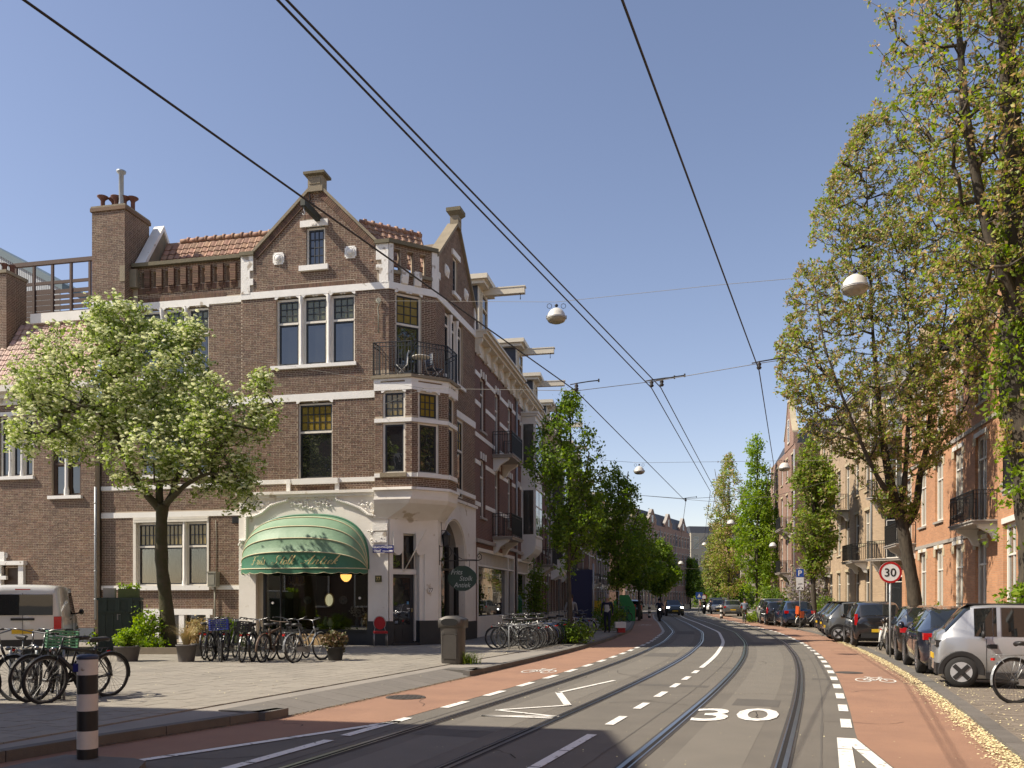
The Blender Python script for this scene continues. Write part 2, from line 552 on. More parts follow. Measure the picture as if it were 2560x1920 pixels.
def railing_mb(mb,pts,z0,z1,step=0.12,r=0.009,top=0.03,mid=None):
 """upright bars between a top and a bottom rail along a polyline of (x, y)"""
 for i in range(len(pts)-1):
  a=Vector((*pts[i],0));b=Vector((*pts[i+1],0));L=(b-a).length
  n=max(1,int(round(L/step)))
  for k in range(n):
   p=a+(b-a)*(k/n)
   mb.bar((p.x,p.y,z0),(p.x,p.y,z1),r*2)
  mb.bar((a.x,a.y,z1),(b.x,b.y,z1),top,0.025)
  mb.bar((a.x,a.y,z0),(b.x,b.y,z0),top*.8,0.02)
  if mid:mb.bar((a.x,a.y,mid),(b.x,b.y,mid),top*.7,0.018)
  for p in(a,b):mb.bar((p.x,p.y,z0-0.08),(p.x,p.y,z1+0.01),0.035)
  # --- street line (middle between the two tram tracks)
CTRL=[(-30,-14.5),(-12,-7.6),(0,-2.95),(8.25,0.23),(15,2.74),(20,4.48),(25,6.08),(32.5,8.2),(43,10.6),(60,13.3),(75,15.5),(94,18.6),(104,20.9),(115,24.4),(128,29.6),(151,41.0),(175,53.5),(200,66.5),(240,88)]
CY=np.array([c[0]for c in CTRL],float);CX=np.array([c[1]for c in CTRL],float)
_yy=np.arange(-30,240,0.25)
_xx=np.interp(_yy,CY,CX)
_k=np.hanning(33);_k/=_k.sum()
_xx=np.convolve(np.pad(_xx,16,mode='reflect',reflect_type='odd'),_k,mode='valid')
_dx=np.gradient(_xx,_yy)
def cpt(y,off=0.0):
 """point at distance off to the right of the street line, abreast of station y"""
 x=float(np.interp(y,_yy,_xx));t=float(np.interp(y,_yy,_dx));L=math.hypot(1,t)
 return Vector((x+off/L,y-off*t/L,0))
def cdir(y):
 t=float(np.interp(y,_yy,_dx));return math.atan2(1,t)
def off_of(p):
 """signed distance of p from the street line"""
 y=p[1]
 for _ in range(6):
  c=cpt(y);t=float(np.interp(y,_yy,_dx));L=math.hypot(1,t)
  y+=((p[0]-c.x)*t+(p[1]-c.y))/L/L*0.9
 c=cpt(y)
 return((p[0]-c.x)-t*(p[1]-c.y))/L,y
def ribbon(mb,a,b,y0,y1,z,step=None,za=None):
 """sheet between offsets a and b (numbers or functions of y)"""
 step=step or 0.5
 n=max(2,int(math.ceil((y1-y0)/step))+1)
 fa=a if callable(a)else(lambda y:a);fb=b if callable(b)else(lambda y:b)
 vs=[]
 for i in range(n):
  y=y0+(y1-y0)*i/(n-1)
  p=cpt(y,fa(y));q=cpt(y,fb(y))
  vs.append((p.x,p.y,z if za is None else za));vs.append((q.x,q.y,z))
 return mb.add(vs,[(2*i,2*i+1,2*i+3,2*i+2)for i in range(n-1)])
YN,YF=-22,215
m_asph=M("asphalt",(0.165,0.151,0.127),0.9,0.16,0.9,0.6,220,c2=(0.13,0.12,0.102),mixs=0.9)
m_red=M("red_asphalt",(0.345,0.198,0.128),0.9,0.16,0.9,0.6,200,c2=(0.27,0.155,0.105),mixs=0.9)
m_paint=M("road_paint",(0.78,0.76,0.70),0.65,0.1,5,0.1,90,wear=((0.27,0.25,0.21),14,0.60))
m_kerb=M("kerb_stone",(0.145,0.135,0.12),0.9,0.2,3,0.5,80,c2=(0.08,0.075,0.068),island=0.12)
m_base=M("sand_bed",(0.10,0.09,0.078),0.95,0.2,2,0.2,60)
m_tile=M("concrete_slab",(0.285,0.258,0.213),0.92,0.14,.7,0.35,120,c2=(0.215,0.197,0.165),mixs=0.9,island=0.06)
m_tile_far=M("pavement_far",(0.27,0.245,0.21),0.92,0.16,0.8,0.2,60,c2=(0.20,0.185,0.16),mixs=0.9)
m_ramp=M("ramp_block",(0.185,0.17,0.148),0.92,0.2,4,0.5,140,c2=(0.14,0.128,0.112),island=0.06)
m_steel=M("rail_steel",(0.42,0.42,0.44),0.28,0.2,3,metal=1.0,stretch=(1,1,1))
m_raildark=M("rail_rusty",(0.075,0.058,0.048),0.75,0.3,12)
m_groove=M("rail_groove",(0.012,0.010,0.009),0.9,0.3,12)
m_bitum=M("rail_joint_bitumen",(0.06,0.056,0.05),0.7,0.25,8,0.3,60)
g=MB()
nx,ny=40,60
vs=[(-400+900*i/nx,-200+1100*j/ny,-0.03)for j in range(ny+1)for i in range(nx+1)]
g.add(vs,[(j*(nx+1)+i,j*(nx+1)+i+1,(j+1)*(nx+1)+i+1,(j+1)*(nx+1)+i)for j in range(ny)for i in range(nx)])
struct("ground",g,M("ground_far",(0.16,0.15,0.13),0.95,0.2,0.1))
def left_edge(y):
 return-4.46 if y>10.4 else-4.46-0.62*min(1,(10.4-y)/3.2)-0.06*max(0,7.2-y)
mb=MB();ribbon(mb,-6.2,5.2,YN,YF,0.0);struct("road",mb,m_asph)
def lsplit(y):return-2.86-(max(0,10.4-y)*0.36)
def rsplit(y):return 3.02+(max(0,11.05-y)*0.17)
mb=MB();ribbon(mb,left_edge,lsplit,YN,100,0.004);ribbon(mb,rsplit,4.56,YN,100,0.004)
struct("cycle_lane",mb,m_red)
m_patch=M("asphalt_patch",(0.120,0.112,0.098),0.92,0.2,2,0.6,200,c2=(0.09,0.085,0.078))
m_patchl=M("asphalt_worn",(0.180,0.165,0.138),0.85,0.2,1.5,0.5,200,c2=(0.14,0.13,0.11))
sm0=MB()
for o_ in(-1.54,1.54):
 ribbon(sm0,o_-.36,o_+.36,YN,120,0.0015)
struct("worn_lane",sm0,m_patchl)
sm0=MB()
for(y0,y1,o0,o1)in((13.6,14.5,1.3,2.0),(24,25.6,-2.0,-1.1),(18.2,18.5,2.5,2.85),(30,33,.95,1.9),(9.6,10.1,-2.1,-1.2),(40,44,-2.1,-1.2),(16.0,16.35,-.7,.62)):
 ribbon(sm0,o0,o1,y0,y1,0.0028)
for o_ in(-2.5,2.62,.42):
 ribbon(sm0,lambda t,o_=o_:o_+.012*noise.noise(Vector((t*1.3,o_,0))),lambda t,o_=o_:o_+.022+.016*noise.noise(Vector((t*2.1,o_,3))),YN,90,0.0032,.3)
struct("asphalt_repair",sm0,m_patch)
sm0=MB();rr9=random.Random(12)
for k in range(26):
 y_=rr9.uniform(7,38);o_=rr9.uniform(-4.2,4.2);L_=rr9.uniform(.5,2.2);a_=rr9.uniform(-.5,.5)+(1.57 if rr9.random()<.5 else 0);p=cpt(y_,o_);pts=[p]
 for q in range(7):
  a_+=rr9.uniform(-.5,.5);p=p+Vector((math.cos(a_),math.sin(a_),0))*L_/7;pts.append(p)
 for a,b in zip(pts[:-1],pts[1:]):
  d=(b-a).normalized();n_=Vector((-d.y,d.x,0))*rr9.uniform(.003,.007)
  sm0.add([(q.x,q.y,.0062)for q in(a-n_,b-n_,b+n_,a+n_)],[(0,1,2,3)])
struct("asphalt_crack",sm0,m_groove)
def dash(mb,off,y0,y1,w=0.13,z=0.009):
 ribbon(mb,off-w/2,off+w/2,y0,y1,z,0.4)
pm=MB()
y=11.85
while y<96:
 dash(pm,-2.78,y,y+0.8,0.14);y+=1.6
y=11.83
while y<96:
 dash(pm,2.93,y,y+0.78,0.135);y+=1.585
for a,b in((9.2,10.75),):dash(pm,-2.78,a,b,0.14)
y=2.0
while y<10.6:
 b=min(y+1.35,10.45)
 ribbon(pm,lambda t:lsplit(t)+0.04,lambda t:lsplit(t)+0.17,y,b,0.009)
 if b<9.4:ribbon(pm,-2.85,-2.71,y,b,0.0095)
 y+=1.38
y=2.0
while y<10.95:
 b=min(y+1.35,11.0)
 ribbon(pm,lambda t:rsplit(t)-0.17,lambda t:rsplit(t)-0.02,y,b,0.009)
 ribbon(pm,2.80,2.95,y,b,0.0095)
 y+=1.38
for a,b in((3,5.5),(5.53,8.25),(8.28,9.15),(9.18,10.27),(11.07,11.87),(12.7,13.42),(14.25,15.05),(15.8,16.55),(17.3,18.05),(18.85,19.6)):
 dash(pm,0.0,a,b,0.12)
dash(pm,0.0,20.4,120,0.12)
def gline(mb,pts,w,z=0.011):
 """painted stroke through ground points"""
 for a,b in zip(pts[:-1],pts[1:]):
  a=Vector(a);b=Vector(b);d=(b-a);d.z=0;d.normalize();n=Vector((-d.y,d.x,0))*w/2
  mb.add([(p.x,p.y,z)for p in(a-n,b-n,b+n,a+n)],[(0,1,2,3)])
for a,b,w in(((1536,1702),(1393,1733.5),.085),((1396,1732),(1420,1765),.12),((1428,1764),(1241,1776.5),.085),((1241,1776.5),(1395,1793),.085),((1202,1790.5),(1395,1792.8),.085),((1202,1790.5),(1382,1797),.085)):
 gline(pm,[gp(*a),gp(*b)],w)
def bike_mark(mb,c,hd,sx,sy,z=0.0118):
 """bicycle emblem painted on the lane, stretched in the driving direction"""
 ex=Vector((math.cos(hd-math.pi/2),math.sin(hd-math.pi/2),0));ey=Vector((math.cos(hd),math.sin(hd),0))
 def P(x,yy):return c+ex*x*sx+ey*yy*sy
 def stroke(pts,w):
  for a,b in zip(pts[:-1],pts[1:]):
   ax,ay=a;bx,by=b;L=math.hypot(bx-ax,by-ay)or 1;nx_,ny_=-(by-ay)/L*w/2,(bx-ax)/L*w/2
   q=[P(ax-nx_,ay-ny_),P(bx-nx_,by-ny_),P(bx+nx_,by+ny_),P(ax+nx_,ay+ny_)]
   mb.add([(p.x,p.y,z)for p in q],[(0,1,2,3)])
 for cx in(-0.52,0.52):
  pts=[(cx+0.33*math.cos(t*math.pi/10),0.33*math.sin(t*math.pi/10))for t in range(21)]
  stroke(pts,0.07)
 for pp in([(-.52,0),(-.22,.5),(.3,.5),(0.0,0),(-.52,0)],[(0,0),(-.26,.62)],[(-.38,.64),(-.12,.64)],[(.52,0),(.24,.68)],[(.24,.68),(.42,.7)]):
  stroke(pp,0.075)
bike_mark(pm,Vector((7.42,17.15,0)),cdir(17),0.44,1.15)
bike_mark(pm,Vector((0.62,19.3,0)),cdir(19),0.44,1.15)
bike_mark(pm,gp(1612,1563),cdir(54),0.5,1.2)
def text_mb(s,size=1.0,shear=0.0,bold=0.0,spacing=1.0):
 """flat outline of a word in the built-in face, as vertices in the xy plane"""
 cu=bpy.data.curves.new("word",'FONT');cu.body=s;cu.size=size;cu.shear=shear;cu.offset=bold
 cu.space_character=spacing;cu.align_x='CENTER';cu.resolution_u=3
 o=bpy.data.objects.new("word",cu);col.objects.link(o)
 dg=bpy.context.evaluated_depsgraph_get();dg.update()
 me=bpy.data.meshes.new_from_object(o.evaluated_get(dg))
 vs=[tuple(v.co)for v in me.vertices];fs=[tuple(p.vertices)for p in me.polygons]
 bpy.data.objects.remove(o);bpy.data.curves.remove(cu);bpy.data.meshes.remove(me)
 return vs,fs
def place_text(mb,s,fn,w=None,h=None,**kw):
 """fn maps (x, y) of the word, centred and scaled to w by h, to a point"""
 vs,fs=text_mb(s,**kw)
 xs=[v[0]for v in vs];ys=[v[1]for v in vs]
 cx,cy=(min(xs)+max(xs))/2,(min(ys)+max(ys))/2
 W,H=max(xs)-min(xs),max(ys)-min(ys)
 sx=w/W if w else(h/H);sy=h/H if h else sx
 mb.add([fn((v[0]-cx)*sx,(v[1]-cy)*sy)for v in vs],fs)
place_text(pm,"30",lambda x,y:(3.22+x+0.31*y,12.05+y+0.0*x,0.011),w=1.22,h=1.3,bold=0.012)
struct("road_marking",pm,m_paint)
rb,rd,rg,bt=MB(),MB(),MB(),MB()
for o in(-2.26,-0.825,0.825,2.26):
 s=1 if o in(-2.26,0.825)else-1
 ribbon(bt,o-0.095,o+0.095,YN,190,0.0045)
 ribbon(rd,o-0.07,o+0.07,YN,190,0.007)
 ribbon(rg,o+s*0.012-0.022,o+s*0.012+0.022,YN,190,0.0095)
 a,b=(o-s*0.062),(o-s*0.012)
 ribbon(rb,min(a,b),max(a,b),YN,190,0.012)
 a,b=(o+s*0.036),(o+s*0.055)
 ribbon(rb,min(a,b),max(a,b),YN,190,0.0118)
struct("rail_joint",bt,m_bitum);struct("rail_bed",rd,m_raildark);struct("rail_groove",rg,m_groove);struct("tram_rail",rb,m_steel)
# --- left pavement and kerb
PZ=0.12
RA,RB=10.35,16.85
def kin(y):return left_edge(y)-0.16
mb=MB()
n=500;vs=[]
for i in range(n):
 y=YN+(YF-YN)*i/(n-1)
 inn=kin(y)-(0.62 if RA-0.1<y<RB+.6 else 0)
 p=cpt(y,inn)
 vs.append((p.x,p.y,PZ-0.018));vs.append((-90,p.y+0.0,PZ-0.018))
mb.add(vs,[(2*i+1,2*i,2*i+2,2*i+3)for i in range(n-1)])
pave=struct("pavement",mb,m_tile_far)
kroot=struct("kerb",MB().box(-40,-39.9,-30,-29.9,0,0.1),m_kerb)
def kerb_stone(y0,y1,parent,name,lo=-0.1,edge=left_edge,wd=0.16,z=PZ,side=-1):
 b=MB()
 P=[cpt(y0,edge(y0)),cpt(y1,edge(y1)),cpt(y1,edge(y1)+side*wd),cpt(y0,edge(y0)+side*wd)]
 vs=[(p.x,p.y,lo)for p in P]+[(p.x,p.y,z)for p in P]
 b.add(vs,[(0,1,5,4),(1,2,6,5),(2,3,7,6),(3,0,4,7),(4,5,6,7)])
 return obj(name,b,m_kerb,parent)
y=4.0
while y<62:
 if not(RA<y+0.45<RB):kerb_stone(y+0.006,y+0.9-0.006,kroot,"kerb_stone")
 y+=0.9
mb=MB()
def lz(y0,y1):
 P=[cpt(t,left_edge(t))for t in(y0,y1)];Q=[cpt(t,left_edge(t)-0.16)for t in(y0,y1)]
 mb.add([(P[0].x,P[0].y,-.1),(P[1].x,P[1].y,-.1),(P[0].x,P[0].y,PZ),(P[1].x,P[1].y,PZ),(Q[0].x,Q[0].y,PZ),(Q[1].x,Q[1].y,PZ)],[(0,1,3,2),(2,3,5,4)])
for a in np.arange(62,210,1.0):lz(a,a+1.0)
for a in np.arange(YN,4,1.0):lz(a,a+1.0)
o=obj("kerb_run",mb,m_kerb,kroot);o["kind"]="stuff"
rr=struct("kerb_ramp",MB().box(-40,-39.9,-32,-31.9,0,0.1),m_ramp)
y=RA
while y<RB-0.2:
 b=MB()
 P=[cpt(y+.005,-4.46),cpt(min(RB,y+.5)-.005,-4.46),cpt(min(RB,y+.5)-.005,-5.24),cpt(y+.005,-5.24)]
 b.add([(P[0].x,P[0].y,.012),(P[1].x,P[1].y,.012),(P[2].x,P[2].y,PZ+.001),(P[3].x,P[3].y,PZ+.001),(P[0].x,P[0].y,-.05),(P[1].x,P[1].y,-.05),(P[2].x,P[2].y,-.05),(P[3].x,P[3].y,-.05)],[(0,1,2,3),(4,5,1,0),(5,6,2,1),(7,4,0,3)])
 obj("ramp_block",b,m_ramp,rr)
 y+=0.5
for yy,s in((RA,-1),(RB,1)):
 b=MB();P=[cpt(yy,-4.46),cpt(yy,-5.24),cpt(yy+s*.5,-5.24),cpt(yy+s*.5,-4.46)]
 b.add([(p.x,p.y,-.05)for p in P]+[(p.x,p.y,PZ)for p in P],[(0,1,5,4),(1,2,6,5),(2,3,7,6),(3,0,4,7),(4,5,6,7)])
 obj("cheek_stone",b,m_kerb,rr)
ta=math.pi/2-math.atan(0.36)
te=Vector((math.cos(ta),math.sin(ta),0));tn=Vector((-te.y,te.x,0));T0=Vector((-4.4,12.0,0))
cand=[]
for i in range(-26,66):
 for j in range(0,56):
  c=T0+te*((i+(0.5 if j%2 else 0))*0.3)+tn*((j+0.5)*0.3)
  if c.y<8.3 or c.y>28.4 or c.x<-15 or abs(c.x)/max(c.y,1)>0.67:continue
  of,yy=off_of(c)
  lim=kin(yy)-(0.63 if RA-.1<yy<RB+.5 else 0)-0.2
  if of>lim:continue
  if c.x>-4.9+0 and c.y>28.0:continue
  cand.append(c)
cand.sort(key=lambda c:c.y**2+c.x**2)
def slab_vs(c,lift,tilt):
 h=0.1455
 q=[c-te*h-tn*h,c+te*h-tn*h,c+te*h+tn*h,c-te*h+tn*h]
 zt=[PZ+lift+tilt*(1 if k in(0,1)else-1)for k in range(4)]
 return[(p.x,p.y,z)for p,z in zip(q,zt)]+[(p.x,p.y,PZ-.02)for p in q]
SF=[(0,1,2,3),(4,5,1,0),(5,6,2,1),(6,7,3,2),(7,4,0,3)]
sm_=MB()
for k,c in enumerate(cand):
 l,t=rng.uniform(-.002,.002),rng.uniform(-.0012,.0012)
 if k<300:
  if k==0:
   b=MB();b.add([(x-c.x,y-c.y,z)for x,y,z in slab_vs(c,0,0.0005)],SF);smesh=mesh_of("paving_slab",b,m_tile)
  o=bpy.data.objects.new("paving_slab",smesh);col.objects.link(o);o.parent=pave;o.location=(c.x,c.y,l)
  o.rotation_euler=(rng.uniform(-.003,.003),rng.uniform(-.003,.003),rng.choice((0,math.pi/2,math.pi)))
 else:
  sm_.add(slab_vs(c,l,t),SF)
o=obj("paving_slab_field",sm_,m_tile,pave);o["kind"]="stuff"
sm_=MB()
for i in range(0,74):
 yy=27.2+i*0.45
 for j in range(0,9):
  of=-4.72-j*0.6
  P=[cpt(yy+.006,of-.006),cpt(yy+.444,of-.006),cpt(yy+.444,of-.594),cpt(yy+.006,of-.594)]
  if P[3].x<-1.2 and P[3].y<34:continue
  l=rng.uniform(-.002,.002)
  sm_.add([(p.x,p.y,PZ+l)for p in P]+[(p.x,p.y,PZ-.02)for p in P],[(3,2,1,0),(0,1,5,4),(1,2,6,5),(2,3,7,6),(3,0,4,7)])
o=obj("sidewalk_slab_field",sm_,m_tile,pave);o["kind"]="stuff"
# --- right side: low kerb, parking strip, sidewalk
m_brickpave=M("clinker_paving",(0.20,0.17,0.135),0.92,0.2,1.1,0.4,120,c2=(0.14,0.12,0.10),island=0.12)
m_slabR=M("grey_paving_block",(0.36,0.33,0.29),0.9,0.15,2.5,0.3,110,c2=(0.27,0.25,0.22),island=0.1)
rk=struct("kerb_right",MB().box(60,60.1,-30,-29.9,0,0.05),m_kerb)
y=4.0
while y<62:
 kerb_stone(y+0.006,y+0.994,rk,"kerb_stone",lo=-.05,edge=lambda t:4.56,wd=0.2,z=0.055,side=1)
 y+=1.0
mb=MB();ribbon(mb,4.70,7.1,YN,200,0.045);struct("parking_strip",mb,m_brickpave)
mb=MB();ribbon(mb,7.1,30.0,YN,200,0.06,1.0);struct("sidewalk_right",mb,M("sidewalk_slabs_right",(0.30,0.27,0.23),0.92,0.15,1.3,0.3,90,c2=(0.22,0.2,0.17)))
bf=MB()
for i in range(0,150):
 for j in range(0,22):
  yy=6.4+i*0.106;of=4.80+j*0.212+(0.106 if i%2 else 0)
  l=0.049+rng.uniform(-.0025,.0025)
  P=[cpt(yy+.003,of+.003),cpt(yy+.003,of+.207),cpt(yy+.101,of+.207),cpt(yy+.101,of+.003)]
  bf.mi=1 if of>5.75+0.6*noise.noise((yy*.4,3,0))and yy<15.2 else 0
  bf.add([(p.x,p.y,l)for p in P]+[(p.x,p.y,.03)for p in P],[(3,2,1,0),(0,1,5,4),(1,2,6,5),(2,3,7,6),(3,0,4,7)])
o=obj("paver",bf,[m_brickpave,m_slabR],bpy.data.objects["parking_strip"]);o["kind"]="stuff"
mb=MB()
mb.lathe([(0.335,0.0),(0.335,0.0125)],28,(-1.80,14.2,0));
for i in range(7):
 for j in range(9):
  x,yy=-0.24+i*0.08,-0.28+j*0.07
  if x*x+yy*yy<0.29**2:mb.box(-1.80+x-.028,-1.80+x+.028,14.2+yy-.022,14.2+yy+.022,0.0125,0.019)
tag(obj("manhole_cover",mb,M("cast_iron",(0.075,0.066,0.058),0.7,0.3,20)),"round patterned cast iron manhole cover in the left red cycle lane","manhole cover")
mb=MB();c=Vector((7.62,19.0,0));mb.lathe([(0.30,0.0),(0.30,0.0115)],24,(c.x,c.y,0));mb.lathe([(0.2,0.0115),(0.2,0.015)],20,(c.x,c.y,0))
tag(obj("manhole_cover",mb,MATS["cast_iron"]),"small round manhole cover beyond the bicycle emblem on the right cycle lane","manhole cover")
def litter(name,m,n,fn,s0,s1,zmax=0.02):
 vs,fs=[],[]
 for _ in range(n):
  p=fn()
  a=rng.uniform(0,6.28);s=rng.uniform(s0,s1);t=rng.uniform(-.6,.6)
  e=Vector((math.cos(a),math.sin(a),t*.4))*s;f=Vector((-math.sin(a),math.cos(a),rng.uniform(-.3,.5)))*s*0.7
  z=p.z+rng.uniform(0.004,zmax)
  k=len(vs);q=Vector((p.x,p.y,z))
  vs+=[q-e-f*.4,q+e*.2-f,q+e,q+f];fs.append((k,k+1,k+2,k+3))
 b=MB();b.add(vs,fs);o=obj(name,b,m);o["kind"]="stuff";o["label"]="";del o["label"]
 return o
def lit1():
 y=6.5+28*rng.random()**1.6
 w=0.12+0.06*noise.noise((y*0.9,0,0))
 return cpt(y,4.47+rng.gauss(0,w*0.8)-0.0*y)
m_pollen=M("fallen_blossom",(0.78,0.70,0.40),0.9,0.25,9,island=0.25,c2=(0.62,0.54,0.28))
litter("blossom_litter",m_pollen,17000,lit1,0.008,0.019,0.022)
def lit2():
 y=7+60*rng.random()**1.5;p=cpt(y,4.75+abs(rng.gauss(0,1.0)));p.z=0.05;return p
litter("blossom_scatter",m_pollen,3800,lit2,0.008,0.018)
def lit3():
 y=8+26*rng.random();return cpt(y,rng.uniform(-2.7,4.4))
litter("blossom_specks",m_pollen,500,lit3,0.006,0.011,0.005)
def lit4():
 y=7.5+12*rng.random();p=cpt(y,left_edge(y)+abs(rng.gauss(0,.05)));return p
litter("dry_litter",M("dry_litter",(0.20,0.15,0.09),0.9,0.3,9,island=0.4),2500,lit4,0.008,0.018)
def lit5():
 y=9+18*rng.random();p=cpt(y,left_edge(y)-rng.uniform(.3,9));p.z=PZ;return p
litter("leaf_specks",m_pollen,500,lit5,0.007,0.014)
# --- the corner house with the antique shop
m_brickA=M("brown_brick",(0.158,0.088,0.053),0.85,0.2,0.7,0.25,160,c2=(0.092,0.055,0.038),mixs=0.9,island=0.26)
m_mortar=M("mortar",(0.45,0.37,0.275),0.95,0.2,0.8,c2=(0.30,0.245,0.19),mixs=.8)
m_white=M("white_stone_paint",(0.80,0.78,0.73),0.7,0.12,2.5,0.25,30,wear=((0.42,0.37,0.30),3.2,0.665))
m_whitep=M("peeling_white_paint",(0.78,0.76,0.71),0.75,0.15,4,0.6,22,wear=((0.36,0.31,0.25),2.6,0.56))
m_plaster=M("white_plaster",(0.78,0.75,0.69),0.75,0.12,1.1,0.3,26,c2=(0.60,0.56,0.49),mixs=.5,wear=((0.47,0.40,0.30),1.9,0.655))
m_cream=M("cream_woodwork",(0.72,0.68,0.59),0.6,0.15,3,0.1,40)
m_sash=M("black_sash",(0.018,0.019,0.020),0.45,0.2,5)
m_green_pane=M("olive_leaded_glass",(0.13,0.13,0.055),0.12,0.3,7,c2=(0.07,0.075,0.04),spec=0.8)
m_amber_pane=M("amber_leaded_glass",(0.26,0.18,0.03),0.10,0.3,7,c2=(0.12,0.09,0.025),spec=0.8)
m_pane=glass_dark("window_glass",(0.012,0.013,0.014),2.1)
m_stone=M("weathered_sandstone",(0.27,0.225,0.155),0.9,0.3,2.5,0.5,40,c2=(0.15,0.13,0.095))
m_mossy=M("mossy_coping",(0.175,0.15,0.10),0.95,0.3,3,0.6,50,c2=(0.10,0.095,0.06))
m_plinth=M("blue_black_plinth",(0.028,0.031,0.034),0.6,0.25,3,0.2,50)
m_plinthL=M("grey_blue_plinth",(0.10,0.11,0.125),0.7,0.25,3,0.2,50)
m_tileR=M("clay_roof_tile",(0.34,0.19,0.12),0.75,0.2,3,0.3,60,c2=(0.20,0.12,0.085),mixs=0.8,island=0.22)
m_iron=M("black_iron",(0.02,0.021,0.021),0.5,0.2,8)
m_zinc=M("zinc_pipe",(0.36,0.38,0.39),0.5,0.2,6,metal=0.3)
m_cur=M("net_curtain",(0.33,0.33,0.30),0.9,0.1,5)
m_gold=M("gold_lettering",(0.62,0.50,0.22),0.5,0.1,9)
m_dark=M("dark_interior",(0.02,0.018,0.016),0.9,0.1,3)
ZG=PZ
H1=Site((-4.9,28.7,0),-R(11.8))
house=thing("corner_house","brown brick corner house with white bands, pointed gables and the green shop awning","house",H1.loc,H1.rz)
FF=Frame((0,0),0.0)
C1=H1.s(FF,972)
KK=Frame((C1,0),R(41.8))
c2=KK.pt(H1.s(KK,1090))
KL=H1.s(KK,1090)
SS=Frame((c2.x,c2.y),R(87.2))
SL=H1.s(SS,1187)
X=lambda u,d=0.0:H1.s(FF,u,d)
Z=lambda u,v,d=0.0:H1.z(FF,u,v,d)
zK=lambda u,v,d=0.0:H1.z(KK,u,v,d)
zS=lambda u,v,d=0.0:H1.z(SS,u,v,d)
def hw(name,mb,mat,parent=house,label=None):return obj(name,mb,mat,parent,label=label)
Z_PL=Z(760,1229)
Z_B0,Z_B0b=Z(800,1196),Z(800,1207)
Z_B1,Z_B1b=Z(800,983),Z(800,1001)
Z_B2,Z_B2b=Z(790,719),Z(790,736)
XG0=X(603)
XL=X(247)
Z_PLI=Z(470,1553)
print("levels",round(Z_PL,2),round(Z_B0,2),round(Z_B1,2),round(Z_B2,2),"x",round(XL,2),round(XG0,2),round(C1,2),round(KL,2),round(SL,2))
DR=-0.15
keepb=[]
wallm,brm,soldm=MB(),MB(),MB()
# --- gable front above the shop storey
gl,gr_,gp0,gp1=X(634),X(942),X(775),X(806)
zk=(Z(634,640)+Z(942,607))/2
za_=(Z(775,480)+Z(806,476))/2
o_low=[(XG0,Z_PL),(C1,Z_PL),(C1,Z_B2+0.02),(XG0,Z_B2+0.02)]
W_tri=[(X(690),X(748)),(X(757),X(817)),(X(826),X(887))]
zt0,zt1=Z(790,911),Z_B2b-0.02
W_one=(X(744),X(831),Z(790,1197),Z_B1b-0.02)
holes_g=[(W_tri[0][0],W_tri[2][1],zt0,zt1),W_one]
o_mid=[(XG0,Z_PL),(C1,Z_PL),(C1,Z_B2b),(XG0,Z_B2b)]
wall(wallm,FF,o_mid,holes_g,0.0,0.16)
bay_l=X(937)
bands=[(XG0,C1,Z_B0b,Z_B0),(XG0,C1,Z_B1b,Z_B1)]
bay_block=(bay_l,C1+1,Z_PL,Z(940,929))
bricks(brm,FF,o_mid,holes_g+bands+[bay_block],0.0,keep=keepb)
o_gab=[(XG0,Z_B2b),(C1,Z_B2b),(C1,zk),(gr_,zk),(gp1,za_),(gp0,za_),(gl,zk),(XG0,zk)]
o_gab_c=[(XG0,Z_B2b),(C1,Z_B2b),(C1,zk),(gr_+.0,zk+.001),(gp1,za_),(gp0,za_),(gl,zk+.001),(XG0,zk)]
gw=(X(765),X(813),Z(790,664),Z(790,567))
def gable_wall(mb,holes):
 wall(mb,FF,[(XG0,Z_B2b),(C1,Z_B2b),(C1,zk),(XG0,zk)],holes,0.0,0.16)
 wall(mb,FF,[(gl,zk),(gr_,zk),(gp1,za_),(gp0,za_)],holes,0.0,0.16)
gable_wall(wallm,[gw])
qd=[(XG0,X(634),Z_B2,zk+1),(X(942),C1,Z_B2,zk+1)]
bricks(brm,FF,[(XG0,Z_B2),(C1,Z_B2),(C1,zk),(XG0,zk)],[gw]+qd+[(X(686),X(886),Z_B2,Z_B2+0.17)],0.0)
bricks(brm,FF,[(gl,zk),(gr_,zk),(gp1,za_),(gp0,za_)],[gw,(X(765),X(813),gw[3],gw[3]+.45)],0.0)
soldiers(soldm,FF,X(686),X(886),Z_B2+0.005,Z_B2+0.165)
soldiers(soldm,FF,X(760),X(816),gw[3]+0.3,gw[3]+0.46)
soldiers(soldm,FF,W_one[0]+.1,W_one[1]-.1,Z_PL+0.02,Z_PL+.14,w=.065)
# --- left part
XLr=X(338)
Wl2=[(X(342),X(394)),(X(402),X(455)),(X(462),X(516))]
zl0,zl1=Z(470,934),Z_B2b-0.02
Wl1=(X(343),X(516),Z(430,1186),Z_B1b-0.02)
Wl0=(X(327),X(517),Z(430,1464),Z(430,1290))
zb_l=Z(430,1278)
zs0,zs1=Z(430,1474),Z(430,1464)
hl=[(Wl2[0][0],Wl2[2][1],zl0,zl1),Wl1,Wl0]
Wb=(X(372),X(510),Z(430,1600),Z(430,1537))
zpar=Z(470,655)-0.0
zop0,zop1=Z(470,706),Z(470,668)
nb=8
opx=[]
x0p,x1p=X(345),X(590)
pw=(x1p-x0p)/nb
for i in range(nb):opx.append((x0p+i*pw+0.02,x0p+i*pw+pw*0.42))
hop=[(a,b,zop0,zop1)for a,b in opx]
o_left=[(XL,ZG),(XG0,ZG),(XG0,zpar),(XL,zpar)]
wall(wallm,FF,o_left,hl+hop+[Wb],DR,0.2)
